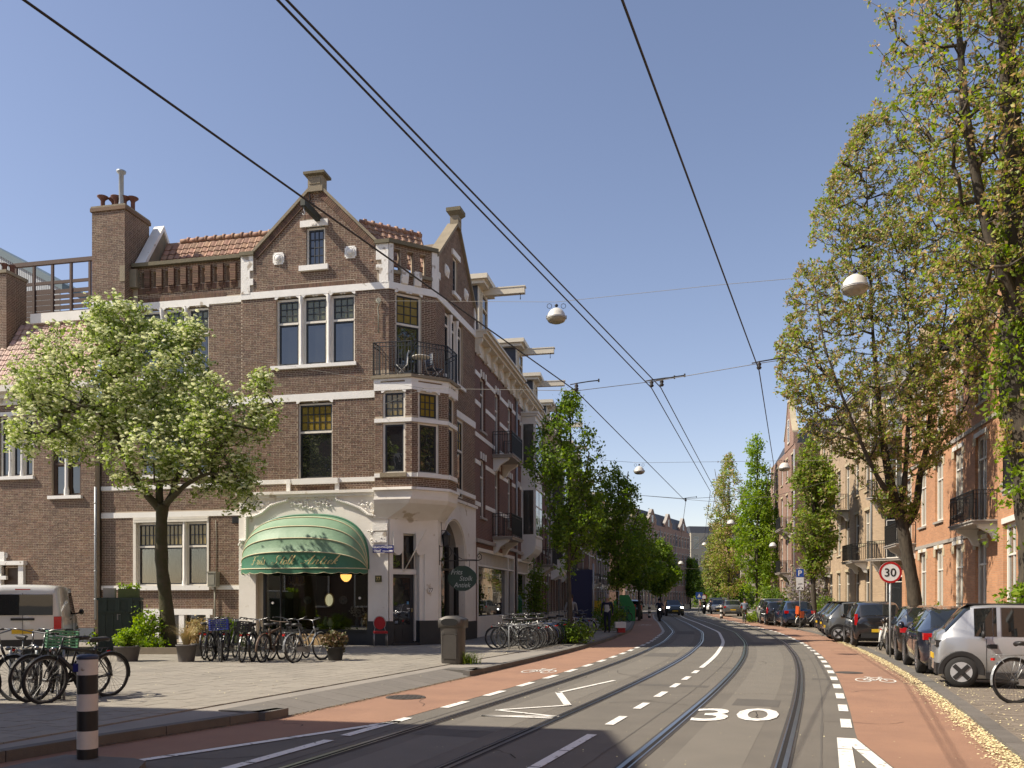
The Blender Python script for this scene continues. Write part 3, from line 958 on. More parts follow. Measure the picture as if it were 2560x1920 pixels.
bl_=[(XL,XG0,Z_B0b-.03,Z_B0-.03),(XL,XG0,Z_B1b,Z_B1),(XL,XG0,Z_B2b,Z_B2),(X(598),XG0,ZG,Z_PL),(XL,XG0,zs0,zs1),(XL,XG0,zb_l-.2,zb_l),(XL,XLr,Z_B2b-0.0,zpar+1),(XL,XG0,ZG,Z_PLI),(X(352),X(527),ZG,Z(430,1522))]
bricks(brm,FF,o_left,hl+hop+bl_+[(x0p-.1,XG0,zop0-.26,zop0-.02),(XLr,X(560),Z_B2,Z_B2+.17)],DR,z0=Z_PLI)
soldiers(soldm,FF,x0p-.1,XG0-.2,zop0-0.25,zop0-0.03,DR,proud=0.03)
soldiers(soldm,FF,XLr,X(560),Z_B2+0.005,Z_B2+0.165,DR)
for i in range(nb):
 a=x0p+i*pw+pw*0.42+0.01;b=x0p+(i+1)*pw+0.01
 zz=zop0-0.02
 while zz<zop1+.05:
  soldm.fbox(FF,a+rng.uniform(0,.004),b-.06,DR,DR+0.11+rng.uniform(-.003,.003),zz+.005,zz+.0575);zz+=.0625
 for q in range(4):soldm.fbox(FF,a+.02*q,b-.06-.02*q,DR,DR+0.11-0.025*(q+1),zop0-.03-.06*(q+1),zop0-.03-.06*q-.006)
 # --- chimney block at the left end
XC0,XC1=X(230,0.3),X(312,0.3)
DC=0.30
zc_top=Z(270,527,DC)
cp_=MB();cp_.fbox(FF,XC0,XC1,-1.1,DC,Z(270,835,DC),zc_top)
for q_ in range(4):cp_.fbox(FF,XC0+.1*q_,XC1-.02*q_,DR,DC-.1*(q_+1),Z(270,835,DC)-.1*(q_+1),Z(270,835,DC)-.1*q_)
hw("chimney_core",cp_,m_mortar)
chm=MB()
cside=Frame((XC1,-DC),math.pi/2)
zcl=Z(270,835,DC)
bricks(chm,FF,[(XC0,zcl),(XC1,zcl),(XC1,zc_top),(XC0,zc_top)],[(XC0,XC1,Z_B2b,Z_B2)],DC)
bricks(chm,cside,[(0,zcl),(.45,zcl),(.45,Z_B2b),(0,Z_B2b)],[],0.0)
bricks(chm,cside,[(0,Z_B2),(1.4,Z_B2),(1.4,zc_top),(0,zc_top)],[],0.0)
ch_o=hw("chimney",chm,m_brickA)
ch_o["kind"]="stuff"
cap=MB()
cap.fbox(FF,XC0-0.05,XC1+0.05,-1.15,DC+0.05,zc_top,zc_top+0.13)
hw("chimney_collar",cap,m_brickA)
cap=MB();cap.fbox(FF,XC0-0.03,XC1+0.03,-1.13,DC+0.03,zc_top+0.13,zc_top+0.2)
hw("chimney_cap",cap,m_stone)
zc=zc_top+0.2
for k,(sx,dd)in enumerate(((0.16,0.0),(0.36,-.25),(0.52,-.1),(0.72,-.2),(0.92,-.3))):
 q=FF.pt(XC0+sx*(XC1-XC0),dd)
 b=MB();b.lathe([(0.075,0),(0.075,0.33),(0.085,0.34),(0.10,0.38),(0.20,0.47),(0.20,0.49),(0.05,0.52)],12,(q.x,q.y,zc))
 hw("chimney_pot",b,M("sooty_clay",(0.16,0.07,0.05),0.8,0.3,7))
q=FF.pt(XC0+0.70*(XC1-XC0),-0.05)
b=MB();b.lathe([(0.085,0),(0.085,1.25),(0.16,1.32),(0.17,1.38),(0.1,1.40)],12,(q.x,q.y,zc))
hw("flue_pipe",b,m_zinc)
b=MB();b.fbox(FF,XC1-0.02,XC1+0.28,-0.5,DC-.25,zpar-.75,zpar-0.1);b.fbox(FF,XC1-.2,XC1+0.01,DC-.02,DC+.02,zpar-.62,zpar-.05)
hw("chimney_flashing",b,m_stone)
hw("brick_wall",wallm,m_mortar)
o=hw("brick",brm,m_brickA);o["kind"]="stuff"
hw("soldier_course",soldm,m_brickA)["kind"]="stuff"
# --- white bands, lintels, quoins
def band(name,fr,s0,s1,z0,z1,d0=0.0,pr=0.03,m=None):
 b=MB();b.fbox(fr,s0,s1,d0-0.02,d0+pr,z0,z1);return hw(name,b,m or m_white)
band("white_band",FF,XG0,bay_l,Z_B0b,Z_B0);band("white_band",FF,XG0,bay_l,Z_B1b,Z_B1);band("white_band",FF,XG0,C1,Z_B2b,Z_B2,pr=.04)
band("white_band",FF,XL,XG0,Z_B0b-.03,Z_B0-.03,DR);band("white_band",FF,XL,XG0,Z_B1b,Z_B1,DR);band("white_band",FF,XLr-.1,XG0,Z_B2b,Z_B2,DR)
band("white_band",FF,XL,X(599),zs0,zs1,DR,.025);band("white_band",FF,XL,X(599),zb_l-.19,zb_l,DR,.03)
band("white_band",FF,XC0,XC1,Z_B2b,Z_B2,DC,.03)
b=MB();b.fbox(cside,0.0,.5,-0.02,.03,Z_B2b,Z_B2);hw("white_band",b,m_white)
def lobed_lintel(fr,s0,s1,zt,d=0.0):
 """dropped underside of the band over a window with its little knob"""
 b=MB();n=14;h=.085
 pts=[(s0-.02,zt)]+[(s0+.10,zt-h*0-.0)]
 poly=[(s0-.03,zt+.01),(s0-.03,zt-h),(s0+.03,zt-h),(s0+.12,zt-.012),(s1-.12,zt-.012),(s1-.03,zt-h),(s1+.03,zt-h),(s1+.03,zt+.01)]
 b.prism(poly,lambda s,z:fr.pt(s,d+.035,z),lambda s,z:fr.pt(s,d-.02,z))
 c=(s0+s1)/2
 for k in(-.06,.06):b.lathe([(.0,-.0),(.055,0),(.055,.05),(.03,.06)],10,tuple(fr.pt(c+k,d+.0,zt-.0)),axis='y' if abs(fr.a)<.1 else 'x')if abs(fr.a)<.1 else b.fbox(fr,c+k-.045,c+k+.045,d,d+.05,zt-.05,zt+.03)
 return b
for a,c in W_tri:hw("lintel",lobed_lintel(FF,a,c,Z_B2b),m_white)
for a,c in Wl2:hw("lintel",lobed_lintel(FF,a,c,Z_B2b,DR),m_white)
hw("lintel",lobed_lintel(FF,W_one[0],W_one[1],Z_B1b),m_white)
def quoin(u0,u1,v0,v1,blocks):
 for a,c,e,f in blocks:
  b=MB();b.fbox(FF,X(a),X(c),-0.02,0.05,Z(u0,e),Z(u0,f));hw("quoin_block",b,m_whitep)
quoin(604,634,0,0,((604,634,680,641),(604,626,700,680),(604,634,716,700),(604,626,738,716)))
quoin(950,979,0,0,((941,972,650,611),(955,972,662,650),(941,972,676,662),(949,972,708,676)))
def rake(p,q,fr=FF,w=0.22,out=0.10,h=0.13,name="gable_coping",m=None):
 b=MB();(s0,z0),(s1,z1)=p,q
 b.prism([(s0,z0),(s1,z1),(s1,z1+h),(s0,z0+h)],lambda s,z:fr.pt(s,out,z),lambda s,z:fr.pt(s,out-w-.2,z))
 return hw(name,b,m or m_stone)
rake((gl-.05,zk-.03),(gp0,za_));rake((gp1,za_),(gr_+.05,zk-.03))
n_=26
for side in(0,1):
 b=MB()
 (sa,zA),(sb,zB)=((gl,zk-.02),(gp0,za_-.02))if side==0 else((gp1,za_-.02),(gr_,zk-.02))
 L=math.hypot(sb-sa,zB-zA);ex,ez=(sb-sa)/L,(zB-zA)/L;nx_,nz_=ez,-ex
 if nz_>0:nx_,nz_=-nx_,-nz_
 k=int(L/0.07)
 for i in range(k):
  t0,t1=i*L/k+.005,(i+1)*L/k-.005
  P=[(sa+ex*t0,zA+ez*t0),(sa+ex*t1,zA+ez*t1)]
  P+=[(P[1][0]+nx_*.2,P[1][1]+nz_*.2),(P[0][0]+nx_*.2,P[0][1]+nz_*.2)]
  b.prism(P,lambda s,z:FF.pt(s,.05,z),lambda s,z:FF.pt(s,.0,z))
 hw("rake_course",b,m_brickA)["kind"]="stuff"
b=MB();b.fbox(FF,XC1+.05,XG0+.0,DR-.3,DR+.16,zpar,zpar+.13);hw("parapet_coping",b,m_mossy)
for a_,c_0 in((XG0-.02,gl+.05),(gr_-.05,C1+.04)):
 b=MB();b.fbox(FF,a_,c_0,-.25,.12,zk-.03,zk+.10);hw("kneeler_stone",b,m_mossy)
def apex(fr,s0,s1,z0,z1,z2,zr,deep=.38):
 b=MB();b.fbox(fr,s0,s1,-deep+.12,.12,z0,z1)
 b.fbox(fr,s0+.06,s1-.06,.12,.14,z0+.25,z1-.12)
 hw("apex_stone",b,m_stone)
 b=MB();e=.12
 P=[fr.pt(s0,.12,z1),fr.pt(s1,.12,z1),fr.pt(s1,.12-deep,z1),fr.pt(s0,.12-deep,z1),fr.pt(s0-e,.12+e,z2),fr.pt(s1+e,.12+e,z2),fr.pt(s1+e,.12-deep-e,z2),fr.pt(s0-e,.12-deep-e,z2)]
 P+=[p+Vector((0,0,zr-z2))for p in P[4:]]
 b.add(P,[(0,1,5,4),(1,2,6,5),(2,3,7,6),(3,0,4,7),(4,5,9,8),(5,6,10,9),(6,7,11,10),(7,4,8,11),(8,9,10,11)])
 hw("apex_cap",b,m_mossy)
apex(FF,X(770,.1),X(806,.1),za_-.05,Z(790,439,.1),Z(790,433,.2),Z(790,427,.2))
def roundel(fr,s,z,r=.21,d=0.0):
 b=MB();n=16
 b.fbox(fr,s-r*.8,s+r*.8,d-.02,d+.035,z-r,z+r);b.fbox(fr,s-r,s+r,d-.02,d+.034,z-r*.72,z+r*.72)
 hwp=hw("roundel",b,m_white)
 e=Vector((fr.e.x,fr.e.y,0));nn=Vector((fr.n.x,fr.n.y,0));up=Vector((0,0,1));c=fr.pt(s,d+.035,z)
 b=MB();prof=[(.165,0),(.165,.035),(.14,.035),(.125,.006),(.125,.02),(.10,.06),(.05,.085),(.0,.09)]
 b.smooth=True
 vs=[]
 for rr_,hh in prof:
  for j in range(n):
   a=6.2832*j/n;vs.append(c+e*rr_*math.cos(a)+up*rr_*math.sin(a)+nn*hh)
 fs=[(i*n+j,i*n+(j+1)%n,(i+1)*n+(j+1)%n,(i+1)*n+j)for i in range(len(prof)-1)for j in range(n)]
 b.add(vs,fs);obj("boss",b,m_white,hwp)
roundel(FF,X(697),Z(697,647));roundel(FF,X(877),Z(877,631))
window(house,FF,*gw,d=-0.07,frame_m=m_cream,sash_m=m_sash,pane_m=m_pane,fw=.075,grid=(3,4),sash=.05)
band("lintel",FF,X(752),X(821),Z(790,567),Z(790,551),pr=.07);band("window_sill",FF,X(750),X(822),Z(790,677),Z(790,664),pr=.11)
for k in(-.05,.05):
 b=MB();c=FF.pt(X(786)+k,.06,Z(786,562));b.lathe([(.045,-.03),(.045,.03)],10,tuple(c),axis='y');hw("lintel_knob",b,m_white)
 # --- triple windows with columns
def triple(fr,spans_,z0,z1,d,ztr,tg=(3,3),tp=m_green_pane,col_u=None,cur=None,name="window"):
 for i,(a,b_)in enumerate(spans_):
  window(house,fr,a+.0,b_-.0,z0,z1-.05,d=d-.10,frame_m=m_cream,sash_m=m_sash,pane_m=m_pane,transom=(ztr-z0)/(z1-.05-z0),top_grid=tg,top_pane=tp,fw=.075,sash=.05)
 for i in range(len(spans_)-1):
  a,b_=spans_[i][1],spans_[i+1][0]
  m=MB();c=(a+b_)/2;w=(b_-a)/2
  m.fbox(fr,a,b_,d-.17,d-.06,z0,z1)
  p=fr.pt(c,d-.02,0)
  m.lathe([(w*1.05,z0),(w*1.05,z0+.10),(w*.75,z0+.16),(w*.7,z0+.3),(w*.7,z1-.35),(w*.8,z1-.28),(w*1.2,z1-.2),(w*1.3,z1-.02)],12,(p.x,p.y,0))
  hw("window_column",m,m_white)
 m=MB();m.fbox(fr,spans_[0][0]-.17,spans_[-1][1]+.08,d-.02,d+.10,z0-.12,z0);hw("window_sill",m,m_white)
triple(FF,W_tri,zt0,zt1,0.0,Z(790,803))
triple(FF,Wl2,zl0,zl1,DR,Z(490,829))
for k in range(3):
 a=Wl1[0]+(Wl1[1]-Wl1[0])*k/3;b_=Wl1[0]+(Wl1[1]-Wl1[0])*(k+1)/3
 window(house,FF,a+.04,b_-.04,Wl1[2],Wl1[3],d=DR-.1,frame_m=m_cream,sash_m=m_sash,pane_m=m_pane,transom=.6,top_grid=(3,3),top_pane=m_green_pane)
 if k:
  m=MB();m.fbox(FF,a-.05,a+.05,DR-.15,DR+.03,Wl1[2],Wl1[3]);hw("window_column",m,m_white)
band("window_sill",FF,Wl1[0]-.1,Wl1[1]+.1,Wl1[2]-.11,Wl1[2],DR,.10)
window(house,FF,W_one[0],W_one[1],W_one[2],W_one[3]-.05,d=-.10,frame_m=m_cream,sash_m=m_sash,pane_m=m_pane,transom=.62,top_grid=(5,3),top_pane=m_amber_pane,fw=.06,sash=.05)
band("window_sill",FF,X(735),X(848),Z(790,1211),W_one[2],pr=.14)
for u0,u1 in((718,727),(839,849)):
 b=MB();b.fbox(FF,X(u0),X(u1),-.02,.07,Z_PL,Z_B0);hw("white_bracket",b,m_white)
b=MB()
for k in range(4):b.fbox(FF,Wl0[0]+.03,Wl0[1]-.03,DR-.02,DR+.05-.006*(k%2),Wl0[3]-.20+.045*k,Wl0[3]-.20+.045*(k+1)-.004)
hw("shutter_box",b,m_cream)
G0=[(X(334),X(388)),(X(396),X(450)),(X(458),X(512))]
zt_=Wl0[3]-.21
for i,(a,c)in enumerate(G0):
 wd_=window(house,FF,a,c,Wl0[2],zt_,d=DR-.10,frame_m=m_cream,sash_m=m_sash,pane_m=glass_clear("clear_glass",0.03),transom=.62,top_grid=(4,2),top_pane=m_amber_pane,fw=.07)
 if i!=1:obj("curtain",curtain_mb(FF,a+.08+(0.35 if i==2 else 0),c-.08,Wl0[2],zt_-.8,DR-.22,6,.025),m_cur,wd_)
 if i<2:
  m=MB();p=FF.pt((c+G0[i+1][0])/2,DR-.04);w=.06
  m.fbox(FF,c,G0[i+1][0],DR-.18,DR-.07,Wl0[2],zt_);m.lathe([(.09,Wl0[2]),(.09,Wl0[2]+.15),(.06,Wl0[2]+.25),(.06,zt_)],12,(p.x,p.y,0));hw("window_column",m,m_white)
for a_,c_0 in((Wl0[0],X(334)),(X(512),Wl0[1])):
 m=MB();m.fbox(FF,a_,c_0,DR-.2,DR+.03,Wl0[2],Wl0[3]);hw("window_jamb",m,m_cream)
m=MB();m.fbox(FF,Wl0[0]-.04,Wl0[1]+.06,DR-.05,DR+.11,zs0-.02,zs1+.01);hw("window_sill",m,m_white)
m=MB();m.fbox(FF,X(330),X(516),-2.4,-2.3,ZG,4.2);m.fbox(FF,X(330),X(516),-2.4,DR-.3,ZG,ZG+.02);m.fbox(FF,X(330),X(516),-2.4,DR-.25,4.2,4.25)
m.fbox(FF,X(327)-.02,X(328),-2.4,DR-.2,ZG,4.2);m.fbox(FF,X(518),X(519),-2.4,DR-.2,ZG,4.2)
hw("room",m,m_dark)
m=MB();m.fbox(FF,X(352),X(527),DR-.02,DR+.04,Wb[3],Z(430,1522));m.fbox(FF,X(352),Wb[0],DR-.02,DR+.04,ZG,Wb[3]);m.fbox(FF,X(510),X(520),DR-.02,DR+.04,ZG,Wb[3]);m.fbox(FF,X(442),X(455),DR-.15,DR+.03,ZG,Wb[3]);m.fbox(FF,X(382),X(392),DR-.15,DR+.03,ZG,Wb[3])
hw("basement_surround",m,m_white)
m=MB();m.fbox(FF,Wb[0],Wb[1],DR-.19,DR-.18,Wb[2],Wb[3]);hw("basement_pane",m,m_pane)
m=MB();s=X(457)
while s<X(508):m.fbox(FF,s,s+.02,DR-.08,DR-.05,ZG,Wb[3]-.12);s+=.085
hw("basement_grille",m,M("mossy_iron",(0.10,0.095,0.03),0.8,0.3,9))
m=MB();m.fbox(FF,X(527),X(598),DR-.02,DR+.07,ZG,Z_PLI);m.fbox(FF,XL,X(352),DR-.02,DR+.07,ZG,Z_PLI);m.fbox(FF,X(527),X(598),DR,DR+.10,Z_PLI,Z_PLI+.06)
hw("plinth",m,m_plinthL)
m=MB();m.fbox(FF,X(524),X(544),DR,DR+.28,Z(534,1467),Z(534,1433));m.fbox(FF,X(523),X(545),DR,DR+.3,Z(534,1433),Z(534,1429))
m.fbox(FF,X(527),X(541),DR+.28,DR+.292,Z(534,1462),Z(534,1437));hw("meter_box",m,M("grey_green_box",(0.24,0.23,0.18),0.6,0.2,6))
m=MB();q=FF.pt(X(534),DR+.07);m.tube([(q.x,q.y,Z(534,1467)),(q.x,q.y,Z(534,1530)),(q.x-.02,q.y+.03,Z(534,1545)),(q.x-.02,q.y+.03,ZG)],.03,8)
m.tube([(q.x+.02,q.y+.05,Z(534,1429)),(q.x+.03,q.y+.05,Z(534,1340)),(q.x,q.y+.05,Z(534,1300))],.012,6);hw("conduit",m,M("grey_green_box",(0.24,0.23,0.18)))
m=MB()
for k in range(5):m.fbox(FF,X(576),X(597),DR,DR+.05,Z(586,1305)+.045*k,Z(586,1305)+.045*k+.02)
m.fbox(FF,X(575),X(598),DR-.02,DR+.02,Z(586,1307),Z(586,1291));hw("vent_grille",m,m_iron)
m=MB();q=FF.pt(X(242),DR+.22)
m.tube([(q.x,q.y,Z(242,1218)),(q.x,q.y,Z(242,1549))],.045,10)
for vv in(1260,1340,1430,1500):m.tube([(q.x,q.y,Z(242,vv)),(q.x,q.y,Z(242,vv)+.05)],.056,10)
hw("downpipe",m,m_zinc)
m=MB();zb=Z(797,548)
m.bar(FF.pt(X(797),-.1,zb),FF.pt(X(797),1.25,zb+.02),.16,.22);hw("hoisting_beam",m,M("dark_green_timber",(0.035,0.04,0.03),0.7,0.2,8))
m=MB();p=FF.pt(X(797),1.15,zb-.1)
m.tube([p,p+Vector((0,0,-.12)),p+Vector((.04,0,-.2)),p+Vector((.0,0,-.27)),p+Vector((-.06,0,-.22))],.013,6);hw("beam_hook",m,m_zinc)
m=MB();p=FF.pt(X(776),.05,0);m.tube([(p.x,p.y,Z(776,515)),(p.x,p.y,Z(776,485)),(p.x-.03,p.y,Z(776,447))],.02,6);hw("lightning_rod",m,m_iron)
# --- roofs with pantiles
def tile_roof(parent,P0,ex,up,nx,nz,tw,th,mat,name="roof_tile",keep=0,field="roof_tile_field",skip=None):
 """pantiles: rows nz up the slope, nx across; P0 eaves corner, ex along the eaves, up the slope"""
 ex=Vector(ex).normalized();up=Vector(up).normalized();nn=ex.cross(up).normalized()
 if nn.z<0:nn=-nn
 prof=[(0,.0),(.18,.030),(.42,.018),(.7,-.012),(.95,.0),(1.06,.028)]
 vs=[]
 for t in(0.0,th*1.12):
  for a,h in prof:vs.append(ex*a*tw+up*t+nn*(h+(0.03 if t==0 else 0.0)))
 for a,h in prof:vs.append(ex*a*tw+nn*(h+.008))
 k=len(prof)
 fs=[(i,i+1,k+i+1,k+i)for i in range(k-1)]+[(2*k+i,2*k+i+1,i+1,i)for i in range(k-1)]
 base=MB();base.smooth=False;base.add(vs,fs);me=mesh_of(name,base,mat)
 fb=MB();cnt=0
 for j in range(nz):
  for i in range(nx):
   q=P0+ex*(i*tw)+up*(j*th)+nn*rng.uniform(-.004,.004)+ex*rng.uniform(-.004,.004)
   if skip and skip(q):continue
   if cnt<keep:
    o=bpy.data.objects.new(name,me);col.objects.link(o);o.parent=parent;o.location=q;cnt+=1
   else:fb.add([q+v for v in vs],fs)
 if fb.f:obj(field,fb,mat,parent)["kind"]="stuff"
rf=MB()
yb=-DR+.2
ridge_z=Z(470,604,-1.55)
e0,e1=XC1+.15,XG0+.9
rf.quad((e0,yb,zpar-.75),(e1,yb,zpar-.75),(e1,yb+1.2,ridge_z),(e0,yb+1.2,ridge_z))
roof=hw("roof",rf,m_tileR)
dz=ridge_z-(zpar-.75)
tile_roof(roof,Vector((e0+.35,yb-.02,zpar-.75)),(1,0,0),(0,1.2,dz),int((e1-e0-.3)/.27),int(math.hypot(1.2,dz)/.26),.27,.26,m_tileR,keep=280)
s=e0+.9
while s<e1:
 b=MB();b.tube([(s,yb+1.2,ridge_z+.01),(s+.36,yb+1.2,ridge_z+.02)],.10,8);b.tube([(s+.30,yb+1.2,ridge_z+.03),(s+.38,yb+1.2,ridge_z+.03)],.125,8)
 obj("ridge_tile",b,m_tileR,roof);s+=.37
b=MB();b.fbox(FF,XL+1.2,e1,-6,-2.6,ZG,ridge_z-1.5);hw("rear_block",b,M("rear_render",(0.22,0.18,0.15),0.9))
XW=X(343,DR)-.1
zg1=Z(385,582,-1.35)
b=MB()
pg=[(-DR+.0,zpar+.0),(-DR+1.15,zg1),(-DR+2.6,zpar-.2)]
b.prism([pg[0],pg[1],pg[2]],lambda y_,z_:Vector((XW+.06,y_,z_)),lambda y_,z_:Vector((XW+.36,y_,z_)));hw("roof_gable_wall",b,m_stone)
b=MB()
for a,c in((pg[0],pg[1]),(pg[1],pg[2])):
 b.prism([(a[0],a[1]),(c[0],c[1]),(c[0],c[1]+.2),(a[0],a[1]+.2)],lambda y_,z_:Vector((XW,y_,z_)),lambda y_,z_:Vector((XW+.42,y_,z_)))
hw("roof_gable_coping",b,m_white)
# --- ground-floor shop front in white plaster
XS0,XS1=X(599),C1
aL,aR=X(641),X(921.5)
acx,ahw=(aL+aR)/2,(aR-aL)/2
z_sp=Z(780,1421)
z_at=Z(780,1296)
PD=.05
def arch_z(s,cx=acx,w=ahw,zs=z_sp,zt=z_at):
 t=min(1,abs(s-cx)/w);return zs+(zt-zs)*(1-t**2.3)**(1/2.3)
b=MB()
b.fbox(FF,XS0,aL,-.55,PD,ZG,Z_PL-.1);b.fbox(FF,aR,XS1,-.35,PD,ZG,Z_PL-.1)
n=30;ss=[aL+(aR-aL)*i/n for i in range(n+1)]
for i in range(n):
 p,q=ss[i],ss[i+1];zp,zq=arch_z(p),arch_z(q)
 b.quad(FF.pt(p,PD,zp),FF.pt(q,PD,zq),FF.pt(q,PD,Z_PL-.1),FF.pt(p,PD,Z_PL-.1))
 b.quad(FF.pt(p,-.5,zp),FF.pt(q,-.5,zq),FF.pt(q,PD,zq),FF.pt(p,PD,zp))
hw("plaster_front",b,m_plaster)
b=MB();b.fbox(FF,XS0-.04,C1,-.02,PD+.16,Z_PL-.10,Z_PL);b.fbox(FF,XS0-.01,C1,0,PD+.10,Z_PL-.20,Z_PL-.10);hw("shop_cornice",b,m_plaster)
def bead(pts,name="bead_moulding"):
 b=MB();b.tube([FF.pt(s,PD+.03,z)for s,z in pts],.05,6)
 for(s0,z0),(s1,z1)in zip(pts[:-1],pts[1:]):
  L=math.hypot(s1-s0,z1-z0);k=max(1,int(L/.075))
  for i in range(k):
   t=(i+.5)/k;p=FF.pt(s0+(s1-s0)*t,PD+.085,z0+(z1-z0)*t)
   b.box(p.x-.02,p.x+.02,p.y-.02,p.y+.02,p.z-.025,p.z+.025)
 hw(name,b,m_white)
uv=lambda u,v:(X(u),Z(u,v))
bead([uv(602,1352),uv(619,1352),uv(619,1292),uv(640,1291),uv(658,1283),uv(680,1264),uv(700,1257),uv(721,1252),uv(722,1242)])
bead([uv(843,1238),uv(844,1250),uv(870,1258),uv(900,1270),uv(922,1287),uv(944,1290)])
b=MB();rr2=random.Random(3)
def blob(s,z,r):
 c=FF.pt(s,PD,z)
 for k in range(5):
  a=rr2.uniform(0,6.28);q=c+Vector((math.cos(a)*r*.6,-.03,math.sin(a)*r*.6));h=r*rr2.uniform(.25,.5)
  b.add([q+Vector((h,0,0)),q+Vector((0,0,h)),q+Vector((-h,0,0)),q+Vector((0,0,-h)),q+Vector((0,-h*.9,0))],[(0,1,4),(1,2,4),(2,3,4),(3,0,4)])
for u in range(735,832,9):blob(X(u),Z(u,1258+8*math.sin(u*.3)-0.0),.13)
for u,v in((650,1262),(662,1258),(628,1275),(640,1270),(676,1260),(905,1258),(915,1268),(925,1260),(932,1275),(931,1325),(936,1352),(606,1362),(606,1421),(928,1330),(958,1350)):blob(X(u),Z(u,v),.13)
b.tube([FF.pt(X(u),PD+.03,Z(u,v))for u,v in((745,1253),(750,1247),(756,1252),(757,1262),(750,1268))],.02,5)
b.tube([FF.pt(X(u),PD+.03,Z(u,v))for u,v in((771,1250),(771,1270))],.02,5);b.tube([FF.pt(X(u),PD+.03,Z(u,v))for u,v in((815,1242),(814,1258),(820,1265))],.02,5)
hw("stucco_ornament",b,m_whitep)["kind"]="stuff"
b=MB();b.fbox(FF,aR-.02,XS1+.02,-.3,PD+.05,ZG-.02,Z(940,1553));b.fbox(FF,aL,aR,-.42,-.10,ZG-.02,Z(780,1576));hw("plinth",b,m_plinth)
b=MB();b.fbox(FF,aL,X(655),-.5,-.08,ZG,z_sp+.1);hw("window_reveal",b,M("beige_reveal",(0.50,0.43,0.32),0.7))
zsill=Z(780,1576)
b=MB();wf0,wf1=-.16,-.08
b.fbox(FF,X(655),X(661),wf0,wf1,zsill,z_sp+.8);b.fbox(FF,aR-.07,aR,wf0,wf1,zsill,z_sp+.8);b.fbox(FF,X(655),aR,wf0,wf1+.03,zsill-.05,zsill+.03)
b.fbox(FF,X(697),X(700),wf0,wf1,zsill,z_sp+1.0);b.fbox(FF,X(661),aR,wf0,wf1,z_sp+.1,z_sp+.18)
sw=hw("shop_window",b,m_sash)
b=MB();b.fbox(FF,X(661),aR-.07,wf0+.03,wf0+.038,zsill+.03,z_sp+1.2);obj("shop_pane",b,glass_clear("shop_glass",.075,(.80,.83,.80)),sw)
for u,v in((678,1507),(896,1495)):
 b=MB();c=FF.pt(X(u),wf0+.045,Z(u,v));b.lathe([(.045,-.004),(.045,.004)],14,tuple(c),axis='y');obj("glass_marker",b,m_white,sw)
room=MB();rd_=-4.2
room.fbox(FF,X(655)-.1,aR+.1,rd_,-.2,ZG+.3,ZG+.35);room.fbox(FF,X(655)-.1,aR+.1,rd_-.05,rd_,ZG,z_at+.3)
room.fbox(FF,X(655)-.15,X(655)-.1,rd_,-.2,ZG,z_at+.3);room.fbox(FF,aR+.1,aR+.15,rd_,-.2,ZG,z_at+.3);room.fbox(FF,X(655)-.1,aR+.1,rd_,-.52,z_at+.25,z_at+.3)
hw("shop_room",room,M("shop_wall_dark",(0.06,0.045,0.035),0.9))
# --- chamfer and street wall, upper storeys
wallm,brm,soldm=MB(),MB(),MB()
zBT=Z(940,929)
kd=(H1.s(KK,989),H1.s(KK,1054),zBT,zK(1020,733))
zKb2,zKb2b=Z_B2,Z_B2b
zkp=zk
opk=[]
for u0,u1 in((985,1001),(1018,1034),(1050,1065)):opk.append((H1.s(KK,u0),H1.s(KK,u1),zK(1018,683),zK(1018,628)))
zkc=zK(1020,618)
wall(wallm,KK,[(0,Z_PL),(KL,Z_PL),(KL,zkc),(0,zkc)],[kd]+opk,0,.25)
bricks(brm,KK,[(0,zBT),(KL,zBT),(KL,zkc),(0,zkc)],[kd]+opk+[(0,KL,zKb2b,zKb2),(0,.14,zKb2,zkc),(KL-.16,KL,zKb2,zkc)],0)
sk=[H1.s(SS,1112),H1.s(SS,1158)]
zs_t0,zs_t1=zS(1135,955),Z_B2b
ws1=(H1.s(SS,1143),H1.s(SS,1158),zS(1150,1245),Z_B1b-.05)
sgw=(H1.s(SS,1132),H1.s(SS,1143),zS(1137,735),zS(1137,645))
zsk=zk
sp0,sp1=H1.s(SS,1131),H1.s(SS,1141)
spm=SL/2
za2=zS(1137,562)
hs=[(sk[0],sk[1],zs_t0,zs_t1),ws1]
wall(wallm,SS,[(0,Z_PL-.1),(SL,Z_PL-.1),(SL,Z_B2),(0,Z_B2)],hs,0,.2)
og=[(0,Z_B2),(SL,Z_B2),(spm+.18,za2),(spm-.18,za2)]
og=[(0.0,Z_B2),(SL,Z_B2),(SL,zsk-.55),(spm+.2,za2),(spm-.2,za2),(0.0,zsk-.1)]
wall(wallm,SS,og,[sgw],0,.2)
bricks(brm,SS,[(0,Z_PL),(SL,Z_PL),(SL,Z_B2),(0,Z_B2)],hs+[(0,SL,Z_B2b,Z_B2),(sk[1]-1.2,SL,Z_B1b-.02,Z_B1),(0,SL,Z_B0b,Z_B0)],0)
bricks(brm,SS,og,[sgw,(0,.3,Z_B2,zsk)],0)
b=MB();b.fbox(SS,0.1,SL-.02,-4,-.35,5.0,zs_t1);b.fbox(SS,.8,SL-.8,-1.2,-.3,Z_B2,za2-1.2);hw("wall_core",b,m_mortar)
b=MB();b.fbox(FF,XG0+.1,C1-.05,-4.0,-.3,5.0,zt1+.3)
b.prism([(gl+.3,Z_B2),(gr_-.3,Z_B2),(gp1-.1,za_-.35),(gp0+.1,za_-.35)],lambda s,z:FF.pt(s,-.22,z),lambda s,z:FF.pt(s,-2.5,z));hw("wall_core",b,m_mortar)
def bb(name,fr,s0,s1,z0,z1,pr=.04,m=None,d0=0):return band(name,fr,s0,s1,z0,z1,d0,pr,m)
